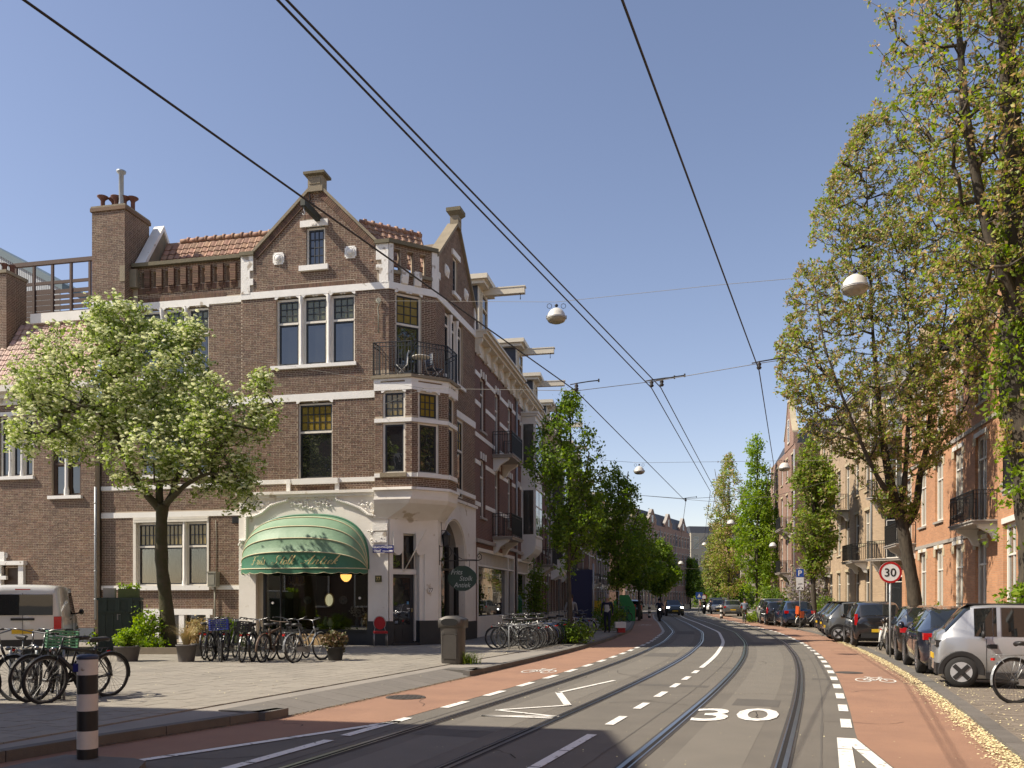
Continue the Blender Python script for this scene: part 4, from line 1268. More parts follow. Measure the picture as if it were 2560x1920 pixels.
bb("white_band",KK,-.02,KL+.02,zKb2b,zKb2,.05);bb("white_band",SS,0,SL,zKb2b,zKb2,.05);bb("white_band",SS,sk[1]-1.3,SL,Z_B1b,Z_B1);bb("white_band",SS,0,SL,Z_B0b,Z_B0)
for s0,s1,e,f in((.0,.15,zKb2,zkc),(KL-.17,KL+.03,zKb2,zkc)):
 bb("quoin_block",KK,s0,s1,e,f,.05,m_whitep)
bb("quoin_block",SS,0,.18,zKb2,zsk,.05,m_whitep);bb("quoin_block",SS,0,.34,zKb2+.5,zKb2+.75,.055,m_whitep);bb("quoin_block",SS,SL-.14,SL,zKb2,zKb2+.9,.05,m_whitep)
zc0=opk[0][2]
for s in(H1.s(KK,1009),H1.s(KK,1042)):
 b=MB();w=.13
 b.prism([(.02,zc0-.42),(.10,zc0-.40),(.16,zc0-.18),(.16,zc0+.06),(.02,zc0+.06)],lambda d_,z:KK.pt(s-w,d_,z),lambda d_,z:KK.pt(s+w,d_,z));hw("parapet_corbel",b,m_whitep)
bb("parapet_ledge",KK,.15,KL-.17,zc0-.12,zc0+.0,.09,m_stone)
bb("parapet_coping",KK,-.05,KL+.05,zkc,zkc+.13,.12,m_mossy)
rake((.0,zsk-.12),(spm-.12,za2),SS);rake((spm+.12,za2),(SL+.04,zsk-.62),SS)
apex(SS,spm-.2,spm+.2,za2-.05,zS(1137,527,.1),zS(1137,518,.1),zS(1137,509,.1),.32)
roundel(SS,H1.s(SS,1116),zS(1116,678));roundel(SS,H1.s(SS,1164),zS(1164,738))
window(house,SS,*sgw,d=-.05,frame_m=m_cream,sash_m=m_sash,pane_m=m_pane,grid=(2,4))
bb("lintel",SS,sgw[0]-.15,sgw[1]+.2,sgw[3],sgw[3]+.2,.07);bb("window_sill",SS,sgw[0]-.12,sgw[1]+.2,sgw[2]-.13,sgw[2],.1)
w3=(sk[1]-sk[0])/3
triple(SS,[(sk[0]+w3*k+(.06 if k else 0),sk[0]+w3*(k+1)-(.06 if k<2 else 0))for k in range(3)],zs_t0,zs_t1-.05,0,zs_t0+1.9)
window(house,SS,ws1[0],ws1[1],ws1[2],ws1[3],d=-.03,frame_m=m_cream,sash_m=m_sash,pane_m=m_pane,transom=.6,top_grid=(2,3),top_pane=m_amber_pane)
window(house,KK,kd[0],kd[1],kd[2],kd[3]-.03,d=-.10,frame_m=m_cream,sash_m=m_sash,pane_m=m_pane,transom=(zK(1020,810)-kd[2])/(kd[3]-kd[2]),top_grid=(3,3),top_pane=m_amber_pane)
hw("lintel",lobed_lintel(KK,kd[0],kd[1],zKb2b),m_white)
hw("brick_wall",wallm,m_mortar);hw("brick",brm,m_brickA)["kind"]="stuff"
rz0=zkc-.6
ev0,ev1=KK.pt(-.2,-.5,rz0),KK.pt(KL+.9,-.5,rz0)
b=MB()
zrd=H1.z(KK,1015,584,-1.5);s0_,s1_=-.5,KL+.1
b.add([KK.pt(s0_,-.45,rz0),KK.pt(s1_,-.45,rz0),KK.pt(s1_,-1.5,zrd),KK.pt(s0_,-1.5,zrd)],[(0,1,2,3)]);roof2=hw("roof",b,m_tileR)
exv=KK.pt(1,0)-KK.pt(0,0);upv=KK.pt(0,-1.5,zrd)-KK.pt(0,-.45,rz0)
tile_roof(roof2,KK.pt(s0_,-.43,rz0+.02),exv,upv,int((s1_-s0_)/.25),int(upv.length/.25),.25,.25,m_tileR,keep=0)
b=MB();b.tube([KK.pt(s0_,-1.5,zrd+.03),KK.pt(s1_,-1.5,zrd+.03)],.1,8)
for k in range(8):
 q_=s0_+(s1_-s0_)*(k+.5)/8;b.tube([KK.pt(q_,-1.5,zrd+.05),KK.pt(q_+.09,-1.5,zrd+.05)],.13,8)
obj("ridge_tile_row",b,m_tileR,roof2)
# --- corner bay
BD=.40
def inter(fr,u,d=0):
 return fr.pt(H1.s(fr,u,d),d)
B1=inter(FF,937,BD);B2=inter(FF,1029,BD)
BK=Frame((B2.x,B2.y),R(41.8));lb=H1.s(BK,1119);B3=BK.pt(lb)
BS=Frame((B3.x,B3.y),R(87.2));lc=H1.s(BS,1142);B4=BS.pt(lc)
BF=Frame((B1.x,B1.y),0.0);la=(B2-B1).length
zb0=H1.z(BF,980,1218)
zbt=H1.z(BF,980,946)
facets=((BF,la,((956,1013),(975.5,1045.5),(1055,1183))),(BK,lb,((1045,1097),(978,1049.5),(1059,1185))),(BS,lc,((1121,1131),(990,1062),(1072,1190))))
wallm,brm,soldm=MB(),MB(),MB()
zr={}
for k,(fr,L,(us,vu,vl))in enumerate(facets):
 um=(us[0]+us[1])/2
 s0,s1=H1.s(fr,us[0]),H1.s(fr,us[1])
 if k==0:zr=dict(ut=H1.z(fr,um,vu[0]),ub=H1.z(fr,um,vu[1]),lt=H1.z(fr,um,vl[0]),lb=H1.z(fr,um,vl[1]))
 if k==2:s0,s1=L*.12,L*.72
 hol=[(s0,s1,zr['ub'],zr['ut']),(s0,s1,zr['lb'],zr['lt'])]
 wall(wallm,fr,[(0,zb0),(L,zb0),(L,zbt),(0,zbt)],hol,0,.14)
 wb=(zr['ub']-.13,zr['ub']);sb_=(zr['lb']-.13,zr['lb'])
 bricks(brm,fr,[(0,zb0),(L,zb0),(L,zr['ut']+.02),(0,zr['ut']+.02)],hol+[(0,L,wb[0]-.02,wb[1]+.03),(0,L,sb_[0],sb_[1])],0,keep=keepb if k==0 else None)
 bb("bay_band",fr,-.01,L+.01,wb[0],wb[1],.035);bb("bay_band",fr,-.01,L+.01,sb_[0],sb_[1],.03)
 bb("window_sill",fr,s0-.06,s1+.06,sb_[0]+.0,sb_[1]+.01,.09,m_stone if k==0 else m_white)
 bb("bay_frieze",fr,-.02,L+.02,zr['ut']+.0,zr['ut']+.26,.04)
 zp0,zp1=zr['ut']+.26,zbt+.0
 b=MB();b.fbox(fr,-.02,.22,0,.05,zp0,zp1);b.fbox(fr,L-.22,L+.02,0,.05,zp0,zp1);b.fbox(fr,.22,L-.22,0,.05,zp1-.08,zp1);hw("panel_frame",b,m_white)
 soldiers(soldm,fr,.24,L-.24,zp0+.02,zp1-.1,0)
 for zz in((zr['ub'],zr['ut']),(zr['lb'],zr['lt'])):
  up_=zz[0]==zr['ub']
  window(house,fr,s0,s1,zz[0],zz[1],d=-.05,frame_m=m_cream,sash_m=m_sash,pane_m=m_amber_pane if up_ else m_pane,grid=(3,3)if up_ else None,fw=.075,sash=.055)
 hw("lintel",lobed_lintel(fr,s0,s1,zr['ut']+.01),m_white)
hw("bay_wall",wallm,m_mortar);hw("brick",brm,m_brickA)["kind"]="stuff";hw("soldier_course",soldm,m_brickA)["kind"]="stuff"
bm0=MB();bm0.box(-.5,.5,-1,0,-.5,.5);bme=mesh_of("brick",bm0,m_brickA)
for fr,sc_,f,zc_,w,h in keepb[:300]:
 o=bpy.data.objects.new("brick",bme);col.objects.link(o);o.parent=house
 p=fr.pt(sc_,f-.02,zc_);o.location=p;o.rotation_euler=(0,0,fr.a);o.scale=(w,.02,h)
poly=[(B1.x-.12,B1.y-.10),(B2.x+.03,B2.y-.12),(B3.x+.12,B3.y-.05),(B4.x+.14,B4.y+.05),(SS.pt(.95).x,SS.pt(.95).y),(C1,0.05),(B1.x-.12,.0)]
b=MB();b.prism(poly,lambda x,y:Vector((x,y,zbt+.10)),lambda x,y:Vector((x,y,zbt)))
hw("balcony_slab",b,m_stone)
cen=Vector((C1+.3,.5))
def inset(p,t):q=Vector(p);return tuple(q+(cen-q).normalized()*t)
rp=[(B1.x,0.0),inset((B1.x-.05,B1.y),-.0),inset((B2.x,B2.y),.02),inset((B3.x,B3.y),.0),inset((B4.x,B4.y),.0),tuple(SS.pt(.95)[:2])]
b=MB();zrail=H1.z(BF,1000,853);railing_mb(b,rp,zbt+.17,zrail,.115,.009,.04,mid=zrail-.14);hw("balcony_railing",b,m_iron)
low=[FF.pt(C1-.55,.06),FF.pt(C1-.02,.06),KK.pt(KL*.5,.08),SS.pt(.05,.06),SS.pt(.55,.06)]
top=[Vector((B1.x,B1.y,0)),Vector((B2.x,B2.y,0)),(B2+B3)/2,Vector((B3.x,B3.y,0)),Vector((B4.x,B4.y,0))]
levels=[(0.0,zb0,.10),(0.0,zb0-.09,.12),(0.0,zb0-.10,.04),(0.0,H1.z(BF,980,1240),.02),(.06,H1.z(BF,980,1248),.06),(.12,H1.z(BF,980,1258),.02),(.30,H1.z(BF,980,1266),0.0),(.92,H1.z(BF,980,1290),.0),(1.0,H1.z(BF,980,1294),.03)]
b=MB();rings=[]
ctr=Vector((C1+.5,1.0,0))
for t,z,e in levels:
 ring=[]
 for a,c in zip(top,low):
  p=Vector((a.x,a.y,0)).lerp(Vector((c.x,c.y,0)),t);p+=(p-ctr).normalized()*e;ring.append(Vector((p.x,p.y,z)))
 ring=[Vector((ring[0].x,-.0,z))]+ring+[SS.pt(.95,0,z)]
 rings.append(ring)
k=len(rings[0]);vs=[p for r_ in rings for p in r_]
b.add(vs,[(i*k+j,(i+1)*k+j,(i+1)*k+j+1,i*k+j+1)for i in range(len(rings)-1)for j in range(k-1)]+[tuple(range(k-1,-1,-1))])
hw("bay_corbel",b,m_plaster)
zc1=levels[-1][1]
b=MB()
d0,d1=H1.s(KK,981),H1.s(KK,1047)
d0=max(d0,.1)
zdt=zK(1015,1434)
zwt=zK(1015,1334)
b.fbox(KK,-.0,d0,-.45,.06,ZG,zc1+.05);b.fbox(KK,d1,KL+.05,-.45,.06,ZG,zc1+.05);b.fbox(KK,d0,d1,-.45,.06,zwt,zc1+.05)
b.fbox(SS,0,H1.s(SS,1099),-.45,.06,ZG,zc1+.05)
hw("corner_pier",b,m_plaster)
b=MB();b.fbox(FF,C1-.12,C1,-.02,PD+.02,Z(960,1553),zc1-.3);b.fbox(KK,d1+.17,KL-.1,.06,.12,zK(1075,1551),zc1-.75);b.fbox(KK,d0+.02,d1-.02,-.42,-.15,zdt-.02,zdt+.13);hw("pilaster",b,m_plaster)
b=MB()
for s0,s1 in((d0-.02,d0+.34),(d1-.16,d1+.22)):
 c=(s0+s1)/2;r=(s1-s0)/2;pts=[(s0,zwt+.02),(s0,zwt-.5)]
 pts+=[(c-r*math.cos(t*math.pi/8),zwt-.5-.25*math.sin(t*math.pi/8))for t in range(1,8)]
 pts+=[(s1,zwt-.5),(s1,zwt+.02)]
 b.prism(pts,lambda s,z:KK.pt(s,.14,z),lambda s,z:KK.pt(s,-.1,z))
hw("console",b,m_plaster)
b=MB();b.fbox(FF,C1-.55,C1-.02,PD,PD+.06,zc1-.4,zc1-.15);b.fbox(FF,C1-.52,C1-.05,PD,PD+.05,zc1-.8,zc1-.45);hw("pier_block",b,m_whitep)
b=MB();b.fbox(KK,-.06,d0+.02,-.3,.09,ZG-.02,zK(960,1553));hw("plinth",b,m_plinth)
b=MB();b.fbox(KK,d1-.02,KL+.08,-.3,.13,ZG-.02,zK(1075,1551));b.fbox(SS,-.05,H1.s(SS,1101),-.3,.10,ZG-.02,zK(1075,1551));hw("plinth",b,m_plinth)
door=MB();e0_,e1_=d0+.02,d1-.07;zd0=ZG+.06
door.fbox(KK,e0_,e0_+.12,-.36,-.30,zd0,zdt);door.fbox(KK,e1_-.12,e1_,-.36,-.30,zd0,zdt);door.fbox(KK,e0_+.12,e1_-.12,-.36,-.30,zdt-.14,zdt);door.fbox(KK,e0_+.12,e1_-.12,-.36,-.30,zd0,zd0+.62)
door.fbox(KK,e0_+.18,(e0_+e1_)/2-.03,-.30,-.285,zd0+.14,zd0+.5);door.fbox(KK,(e0_+e1_)/2+.03,e1_-.18,-.30,-.285,zd0+.14,zd0+.5)
dr=hw("door",door,m_plinth)
b=MB();b.fbox(KK,e0_+.12,e1_-.12,-.34,-.332,zd0+.62,zdt-.14);obj("door_pane",b,m_pane,dr)
b=MB();p=KK.pt(e1_-.07,-.27,zd0+1.05);b.tube([p,p+Vector((0,0,.14))],.014,6);obj("door_handle",b,m_gold,dr)
for(s,z,w,h,c)in((e0_+.2,zd0+.98,.05,.05,m_white),(e1_-.24,zd0+1.32,.08,.1,M("blue_sticker",(0.12,0.3,0.5))),(e1_-.24,zd0+1.15,.14,.04,m_white),(e0_+.2,zd0+.66,.12,.09,M("grey_notice",(0.2,0.25,0.32)))):
 b=MB();b.fbox(KK,s,s+w,-.332,-.329,z,z+h);obj("door_sticker",b,c,dr)
b=MB();b.fbox(KK,d1-.07,d1,-.40,-.2,ZG+.1,zdt);b.fbox(KK,d0-.02,d1,-.44,-.2,zdt,zdt+.12);hw("door_frame",b,m_cream)
b=MB();b.fbox(KK,d0-.05,d1+.02,-.4,.2,ZG,ZG+.06);hw("doorstep",b,m_plinth)
window(house,KK,d0+.0,d1-.02,zdt+.13,zwt,d=-.25,frame_m=m_cream,sash_m=m_sash,pane_m=m_pane,mullions=((d0+d1)/2,),fw=.05)
b=MB();m1=KK.pt((d0+d1)/2,-.15,zdt+.08);b.tube([m1,KK.pt(d1+.05,.55,zwt+.12)],.022,8);b.lathe([(.05,0),(.05,.05)],8,tuple(m1));hw("flagpole",b,m_cream)
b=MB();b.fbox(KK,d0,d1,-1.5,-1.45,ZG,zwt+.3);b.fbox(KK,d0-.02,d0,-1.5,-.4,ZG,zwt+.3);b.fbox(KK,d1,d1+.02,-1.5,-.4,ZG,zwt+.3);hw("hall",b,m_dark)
sa0,sa1=H1.s(SS,1101),H1.s(SS,1160)
szt,szs=zS(1130,1302),zS(1130,1400)
scx,shw=(sa0+sa1)/2,(sa1-sa0)/2
b=MB();n=20
b.fbox(SS,sa1,SL-.02,-.4,.05,ZG,Z_PL-.1);b.fbox(SS,0.2,sa0+.001,-.4,.05,zc1,Z_PL-.1)if zc1<Z_PL-.1 else None
for i in range(n):
 p=sa0+(sa1-sa0)*i/n;q=sa0+(sa1-sa0)*(i+1)/n
 zp=szs+(szt-szs)*math.sqrt(max(0,1-((p-scx)/shw)**2));zq=szs+(szt-szs)*math.sqrt(max(0,1-((q-scx)/shw)**2))
 b.quad(SS.pt(p,.05,zp),SS.pt(q,.05,zq),SS.pt(q,.05,Z_PL-.1),SS.pt(p,.05,Z_PL-.1));b.quad(SS.pt(p,-.35,zp),SS.pt(q,-.35,zq),SS.pt(q,.05,zq),SS.pt(p,.05,zp))
hw("plaster_front",b,m_plaster)
b=MB();b.tube([SS.pt(scx-(shw+.09)*math.cos(t*math.pi/16),.06,szs+(szt-szs+.09)*math.sin(t*math.pi/16))for t in range(17)],.045,6);b.fbox(SS,.1,SL+.0,0,.14,Z_PL-.1,Z_PL);hw("arch_moulding",b,m_plaster)
b=MB();b.fbox(SS,sa0,sa1,-.3,-.29,ZG+.5,szs);n=16
b.prism([(scx-shw*math.cos(t*math.pi/n),szs+(szt-szs)*math.sin(t*math.pi/n))for t in range(n+1)][::-1],lambda s,z:SS.pt(s,-.29,z),lambda s,z:SS.pt(s,-.3,z))
aw=hw("arched_window",b,glass_dark("shop_glass_side",(.012,.012,.012),2.6,wob=.05))
b=MB()
for s in(sa0+.02,sa0+(sa1-sa0)*.55,sa1-.12):b.fbox(SS,s,s+.09,-.29,-.2,ZG+.5,szs+.6*(szt-szs))
b.fbox(SS,sa0,sa1,-.29,-.2,zS(1130,1426),zS(1130,1421));obj("window_bar",b,m_sash,aw)
b=MB();b.fbox(SS,sa1-.03,SL,-.2,.10,ZG-.02,zS(1170,1553));b.fbox(SS,sa0-.02,sa1,-.34,-.1,ZG-.02,ZG+.5);hw("plinth",b,m_plinth)
# --- things fixed to the corner house: awning, signs, chairs
FW=H1.inv.inverted()
def W3(p):return FW@Vector(p)
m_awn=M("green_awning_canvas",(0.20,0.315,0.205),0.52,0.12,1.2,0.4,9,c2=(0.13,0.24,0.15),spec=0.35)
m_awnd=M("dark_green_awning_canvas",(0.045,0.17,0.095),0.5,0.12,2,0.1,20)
m_seam=M("cream_piping",(0.62,0.56,0.36),0.6,0.15,9)
AW=thing("awning","round green canvas awning with cream piping and gold script over the shop window","awning",W3((0,0,0)),H1.rz)
ax0,ax1=X(621,.0),X(922,.0);ac,ah=(ax0+ax1)/2,(ax1-ax0)/2
az0=Z(770,1421,1.0);azr=Z(780,1288,.1)-az0;apr=1.15
def AP(th,ph,e=0.0):
 """th: hoop angle out from the wall, ph: 0..pi along the hoop"""
 c,s_=math.cos(ph),math.sin(ph)
 x=ac-ah*math.copysign(abs(c)**.78,c);r_=max(0,s_)**.62
 return Vector((x,-(PD+.03)-(apr+e)*r_*math.sin(th),az0+(azr+e)*r_*math.cos(th)))
ths=[0,20,40,57,73,90]
NP=44
for k in range(5):
 b=MB();b.smooth=True;m_=4;vs=[]
 for i in range(m_+1):
  th=R(ths[k]+(ths[k+1]-ths[k])*i/m_)
  sag=-.035*math.sin(math.pi*i/m_)
  for j in range(NP+1):
   ph=math.pi*j/NP
   vs.append(AP(th,ph,sag+.006*math.sin(j*1.9+k)*math.sin(math.pi*i/m_)))
 b.add(vs,[(i*(NP+1)+j,i*(NP+1)+j+1,(i+1)*(NP+1)+j+1,(i+1)*(NP+1)+j)for i in range(m_)for j in range(NP)])
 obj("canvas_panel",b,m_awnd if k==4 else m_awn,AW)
for k,t in enumerate(ths):
 b=MB();b.tube([AP(R(t),math.pi*j/NP,.012)for j in range(NP+1)],.02 if k else.05,5);obj("hoop",b,m_seam if k else m_awnd,AW)
b=MB();vs=[]
NV=120;
for j in range(NV+1):
 p=AP(R(90),math.pi*j/NV,.01);z1_=p.z;sc_=abs(math.sin(j/NV*math.pi*11));vs.append(p);vs.append(Vector((p.x,p.y,z1_-.13-.05*sc_)))
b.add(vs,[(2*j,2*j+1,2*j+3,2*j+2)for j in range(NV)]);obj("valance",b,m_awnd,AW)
b=MB();b.tube([vs[2*j+1]for j in range(NV+1)],.008,4);obj("valance_edge",b,m_seam,AW)
def bez(p,n=8):
 out=[]
 for i in range(n+1):
  t=i/n;u=1-t
  out.append((u**3*p[0]+3*u*u*t*p[2]+3*u*t*t*p[4]+t**3*p[6],u**3*p[1]+3*u*u*t*p[3]+3*u*t*t*p[5]+t**3*p[7]))
 return out
GLY={'F':(1.7,[(0.0,1.75,.5,2.15,1.1,1.75,1.9,2.1),(.8,1.85,.75,1.2,.75,.5,.6,.0),(.6,0,.3,-.15,.1,.0,.05,.3),(.3,1.0,.7,1.15,1.0,.95,1.35,1.1)]),'r':(.95,[(0,.1,.3,.5,.35,1.1,.4,1.15),(.4,1.15,.6,.9,.75,.95,.7,.7),(.7,.7,.6,.2,.6,-.1,1.0,.15)]),'i':(.62,[(0,.1,.25,.5,.3,.9,.32,1.0),(.32,1.0,.25,.4,.1,-.15,.62,.12),(.38,1.4,.4,1.45,.42,1.45,.44,1.4)]),'t':(.75,[(0,.1,.3,.7,.4,1.4,.45,1.75),(.45,1.75,.35,.9,.1,-.25,.75,.12),(.05,1.1,.3,1.15,.5,1.1,.75,1.15)]),'s':(.85,[(0,.1,.3,.5,.4,1.0,.45,1.15),(.45,1.15,.5,.8,.9,.2,.5,.0),(.5,0,.3,-.1,.1,.1,.2,.25)]),'S':(2.0,[(1.75,1.7,1.7,2.35,.8,2.2,.85,1.6),(.85,1.6,.9,1.1,1.5,.9,1.2,.35),(1.2,.35,.9,-.2,.0,-.1,.1,.4),(.1,.4,.2,.7,.5,.5,.45,.3)]),'o':(.85,[(.5,1.0,.1,1.0,.0,.0,.4,.0),(.4,0,.85,.0,.85,1.0,.5,1.0),(.5,1.0,.55,.8,.8,.8,.95,.9)]),'l':(.62,[(0,.1,.4,.7,.75,2.1,.5,2.1),(.5,2.1,.25,2.0,.05,-.15,.62,.12)]),'k':(.95,[(0,.1,.4,.7,.75,2.1,.5,2.1),(.5,2.1,.3,1.5,.25,.5,.2,0.0),(.25,.6,.6,1.3,.95,1.0,.4,.6),(.4,.6,.6,.3,.6,-.1,1.0,.12)]),'A':(2.1,[(.1,.3,.2,-.2,.7,.0,1.75,2.1),(1.75,2.1,1.6,1.2,1.4,.5,1.5,.05),(.55,.9,.9,.6,1.3,1.0,1.6,.8),(1.5,.05,1.6,-.1,1.9,.05,2.0,.15)]),'n':(1.1,[(0,.1,.2,.5,.25,.9,.28,1.0),(.28,1.0,.2,.6,.15,.3,.1,.0),(.15,.4,.4,1.0,.8,1.2,.75,.8),(.75,.8,.65,.3,.6,-.15,1.1,.12)]),'e':(.75,[(0,.15,.3,.3,.7,.5,.6,.85),(.6,.85,.5,1.1,.1,.9,.15,.4),(.15,.4,.2,-.1,.5,-.05,.8,.15)]),' ':(.9,[]),}
def script_strokes(txt,nib=.15,slant=.42):
 x=0;quads=[]
 for ch in txt:
  w,st=GLY[ch]
  for s_ in st:
   pts=bez(s_)
   for(a,b_),(c,d_)in zip(pts[:-1],pts[1:]):
    L=math.hypot(c-a,d_-b_)or 1
    wd=.035+nib*max(0,abs((d_-b_)/L))*(1 if d_<b_ else.35)
    px_,py_=(d_-b_)/L*wd/2,-(c-a)/L*wd/2
    ex_,ey_=(c-a)/L*.02,(d_-b_)/L*.02
    q=[(a-ex_+px_,b_-ey_+py_),(c+ex_+px_,d_+ey_+py_),(c+ex_-px_,d_+ey_-py_),(a-ex_-px_,b_-ey_-py_)]
    quads.append([(x+X_+slant*Y_,Y_)for X_,Y_ in q])
  x+=w
 return quads,x
def ang_of(s):
 t=max(-.999,min(.999,(ac-s)/ah));return math.acos(math.copysign(abs(t)**(1/.78),t))
b=MB();k_=.022
for word,u0,u1 in(("Frits",630,672),("Stolk",683,746),("Antiek",757,851)):
 qs,wid=script_strokes(word);s0,s1=X(u0,1.0),X(u1,1.0);sc_=(s1-s0)/(wid+.5);zz=az0+.13
 hgt=.30/2.1
 for q in qs:
  P=[]
  for px_,py_ in q:
   s_=s0+px_*sc_;zrel=(zz-az0)+py_*hgt
   th=math.acos(min(1,zrel/(azr*max(.35,math.sin(ang_of(s_))**.62))));P.append(AP(th,ang_of(s_),.016))
  b.add(P,[(3,2,1,0)])
obj("lettering",b,m_gold,AW)
m_blue=M("blue_enamel",(0.018,0.022,0.16),0.3,0.1,5)
def plate(name,label,fr,u0,u1,v0,v1,d,m,texts,cat="sign"):
 s0,s1=H1.s(fr,u0,d),H1.s(fr,u1,d);z0,z1=H1.z(fr,u0,v1,d),H1.z(fr,u0,v0,d)
 r=thing(name,label,cat,W3(fr.pt((s0+s1)/2,d,(z0+z1)/2)),H1.rz+fr.a)
 w,h=s1-s0,z1-z0
 b=MB();b.box(-w/2,w/2,-.012,.012,-h/2,h/2);obj("plate",b,m,r)
 for tx,cx,cz,tw,thh,mm in texts:
  b=MB();place_text(b,tx,lambda x,y:(cx*w+x,-.0135,cz*h+y),w=tw*w,h=thh*h,bold=.01);obj("lettering",b,mm,r)
 return r,w,h
pl,w,h=plate("street_name_plate","dark blue enamel street name plate on the white pier beside the awning",FF,932,984,1364,1382,PD+.1,m_blue,[("BRACHTHUIJZER",0,.22,.92,.34,m_white),("STRAAT",-.27,-.25,.36,.34,m_white),("Willemspark",.14,-.3,.36,.2,m_white)])
b=MB();b.box(.3*w,.46*w,-.0145,-.012,-.36*h,-.16*h);obj("white_strip",b,m_white,pl)
plate("number_plate","small olive square plate with number 77 on the pier above the red chair",FF,938,954,1439,1455,PD+.03,M("olive_plate",(0.09,0.085,0.03),0.6),[("77",0,0,.6,.6,m_gold)])
plate("house_number","white plate with black number 77 on the pier right of the door",KK,1071,1083,1470,1481,.14,m_white,[("77",0,0,.85,.9,m_sash)])
sp_=SS.pt(H1.s(SS,1094),.06,0);zb_=zS(1100,1398,.5)
HS=thing("hanging_sign","oval dark green wooden sign hanging from a scrolled iron bracket beside the arched window","sign",W3(Vector((sp_.x,sp_.y,0))),H1.rz+SS.a-math.pi/2)
b=MB();b.tube([(0,0,zb_-.15),(0,0,zb_+.55)],.02,6);b.tube([(0,0,zb_),(1.45,0,zb_)],.018,6)
b.tube([(1.45,0,zb_),(1.55,0,zb_+.05),(1.56,0,zb_+.17),(1.48,0,zb_+.24),(1.40,0,zb_+.18),(1.44,0,zb_+.1),(1.49,0,zb_+.14)],.015,6)
b.tube([(.02,0,zb_+.5),(.2,0,zb_+.53),(.42,0,zb_+.45),(.46,0,zb_+.25),(.36,0,zb_+.1),(.2,0,zb_+.12),(.16,0,zb_+.25),(.27,0,zb_+.3),(.3,0,zb_+.22)],.014,6)
b.tube([(.45,0,zb_+.4),(.6,0,zb_+.2),(.85,0,zb_+.05),(1.4,0,zb_+.02)],.012,6);obj("bracket",b,m_iron,HS)
b=MB();n=26;pts=[]
for i in range(n):
 a=2*math.pi*i/n;r1=1+.06*math.cos(4*a);pts.append((.86+.50*r1*math.copysign(abs(math.cos(a))**.8,math.cos(a)),zb_-.62+.42*r1*math.copysign(abs(math.sin(a))**.8,math.sin(a))))
b.prism(pts,lambda x,z:Vector((x,-.025,z)),lambda x,z:Vector((x,.025,z)));obj("sign_board",b,M("sign_dark_green",(0.03,0.055,0.04),0.4,0.1,4),HS)
m_sil=M("silver_lettering",(0.45,0.47,0.44),0.5)
b=MB()
for tx,cx,cz,tw in(("Frits",-.2,.22,.42),("Stolk",.14,-.0,.48),("Antiek",.0,-.23,.62)):
 place_text(b,tx,lambda x,y:(.86+cx+x,-.028,zb_-.62+cz+y),w=tw,h=.17,shear=.25)
obj("lettering",b,m_sil,HS)
b=MB()
for x in(.6,1.12):b.tube([(x,0,zb_),(x,0,zb_-.22)],.008,5)
obj("chain",b,m_iron,HS)
q=SS.pt(H1.s(SS,1101),.22,0);zl_=zS(1101,1345,.2)
LT=thing("wall_lantern","small dark iron lantern on the pier above the hanging sign","lantern",W3(Vector((q.x,q.y,zl_))))
b=MB();b.lathe([(.05,-.28),(.13,-.22),(.15,.12),(.17,.14),(.05,.26),(.02,.32)],6,smooth=False);obj("housing",b,m_iron,LT)
b=MB();b.tube([(0,0,.3),(-.15,.05,.32),(-.25,.05,.2)],.015,5);obj("arm",b,m_iron,LT)
zf=zbt+.10
BTp=W3(Vector(((B2.x+B3.x)/2-.35,B2.y+.55,zf)))
BT=thing("balcony_table","small round white table on the corner balcony","table",BTp)
b=MB();b.lathe([(.0,.70),(.30,.70),(.31,.715),(.30,.73),(0,.73)],20);obj("table_top",b,M("white_metal",(0.8,0.78,0.7),0.5),BT)
b=MB();b.tube([(0,0,0.03),(0,0,.7)],.02,8)
for a in range(3):b.tube([(0,0,.18),(.22*math.cos(a*2.09),.22*math.sin(a*2.09),0.01)],.012,6)
obj("pedestal",b,MATS["white_metal"],BT)
def balcony_chair(label,p,rz):
 t=thing("balcony_chair",label,"chair",p,rz,"chairs on the corner balcony")
 m_s=M("chair_slats_blue_grey",(0.10,0.12,0.16),0.6)
 b=MB()
 for k in range(6):b.box(-.2,.2,-.2+k*.07,-.145+k*.07,.43,.445)
 obj("seat",b,m_s,t)
 b=MB()
 for k in range(5):b.box(-.2,.2,.2+k*.008,.215+k*.008,.52+k*.08,.58+k*.08)
 obj("backrest",b,m_s,t)
 for s in(-1,1):
  b=MB();b.tube([(s*.21,-.22,0),(s*.21,.2,.44),(s*.21,.25,.92)],.011,6);b.tube([(s*.21,.26,0),(s*.21,-.2,.44)],.011,6);obj("leg_frame",b,MATS["white_metal"],t)
balcony_chair("blue grey slatted folding chair right of the round balcony table",W3(Vector((B3.x-.55,B3.y+.25,zf))),2.3)
balcony_chair("slatted folding chair left of the round balcony table, seen from its side",W3(Vector((B1.x+.75,B1.y+.45,zf))),-1.3)
m_brass=M("brass",(0.55,0.38,0.14),0.35,0.2,9,metal=0.9)
cpos=W3(FF.pt(X(742,-1.0),-1.0,0))
CHD=thing("chandelier","brass and crystal chandelier with candle arms hanging in the shop window","chandelier",(cpos.x,cpos.y,Z(742,1455,-1)))
b=MB();b.tube([(0,0,-.1),(0,0,1.1)],.012,6);b.lathe([(.03,-.1),(.07,-.04),(.03,.02),(.05,.1),(.02,.2)],10)
for k in range(8):
 a=k*math.pi/4;b.tube([(0,0,0),(.15*math.cos(a),.15*math.sin(a),-.08),(.28*math.cos(a),.28*math.sin(a),.02)],.01,5)
 b.lathe([(.012,.02),(.045,.03),(.012,.04),(.012,.2)],6,(.28*math.cos(a),.28*math.sin(a),0))
obj("arms",b,m_brass,CHD)
b=MB()
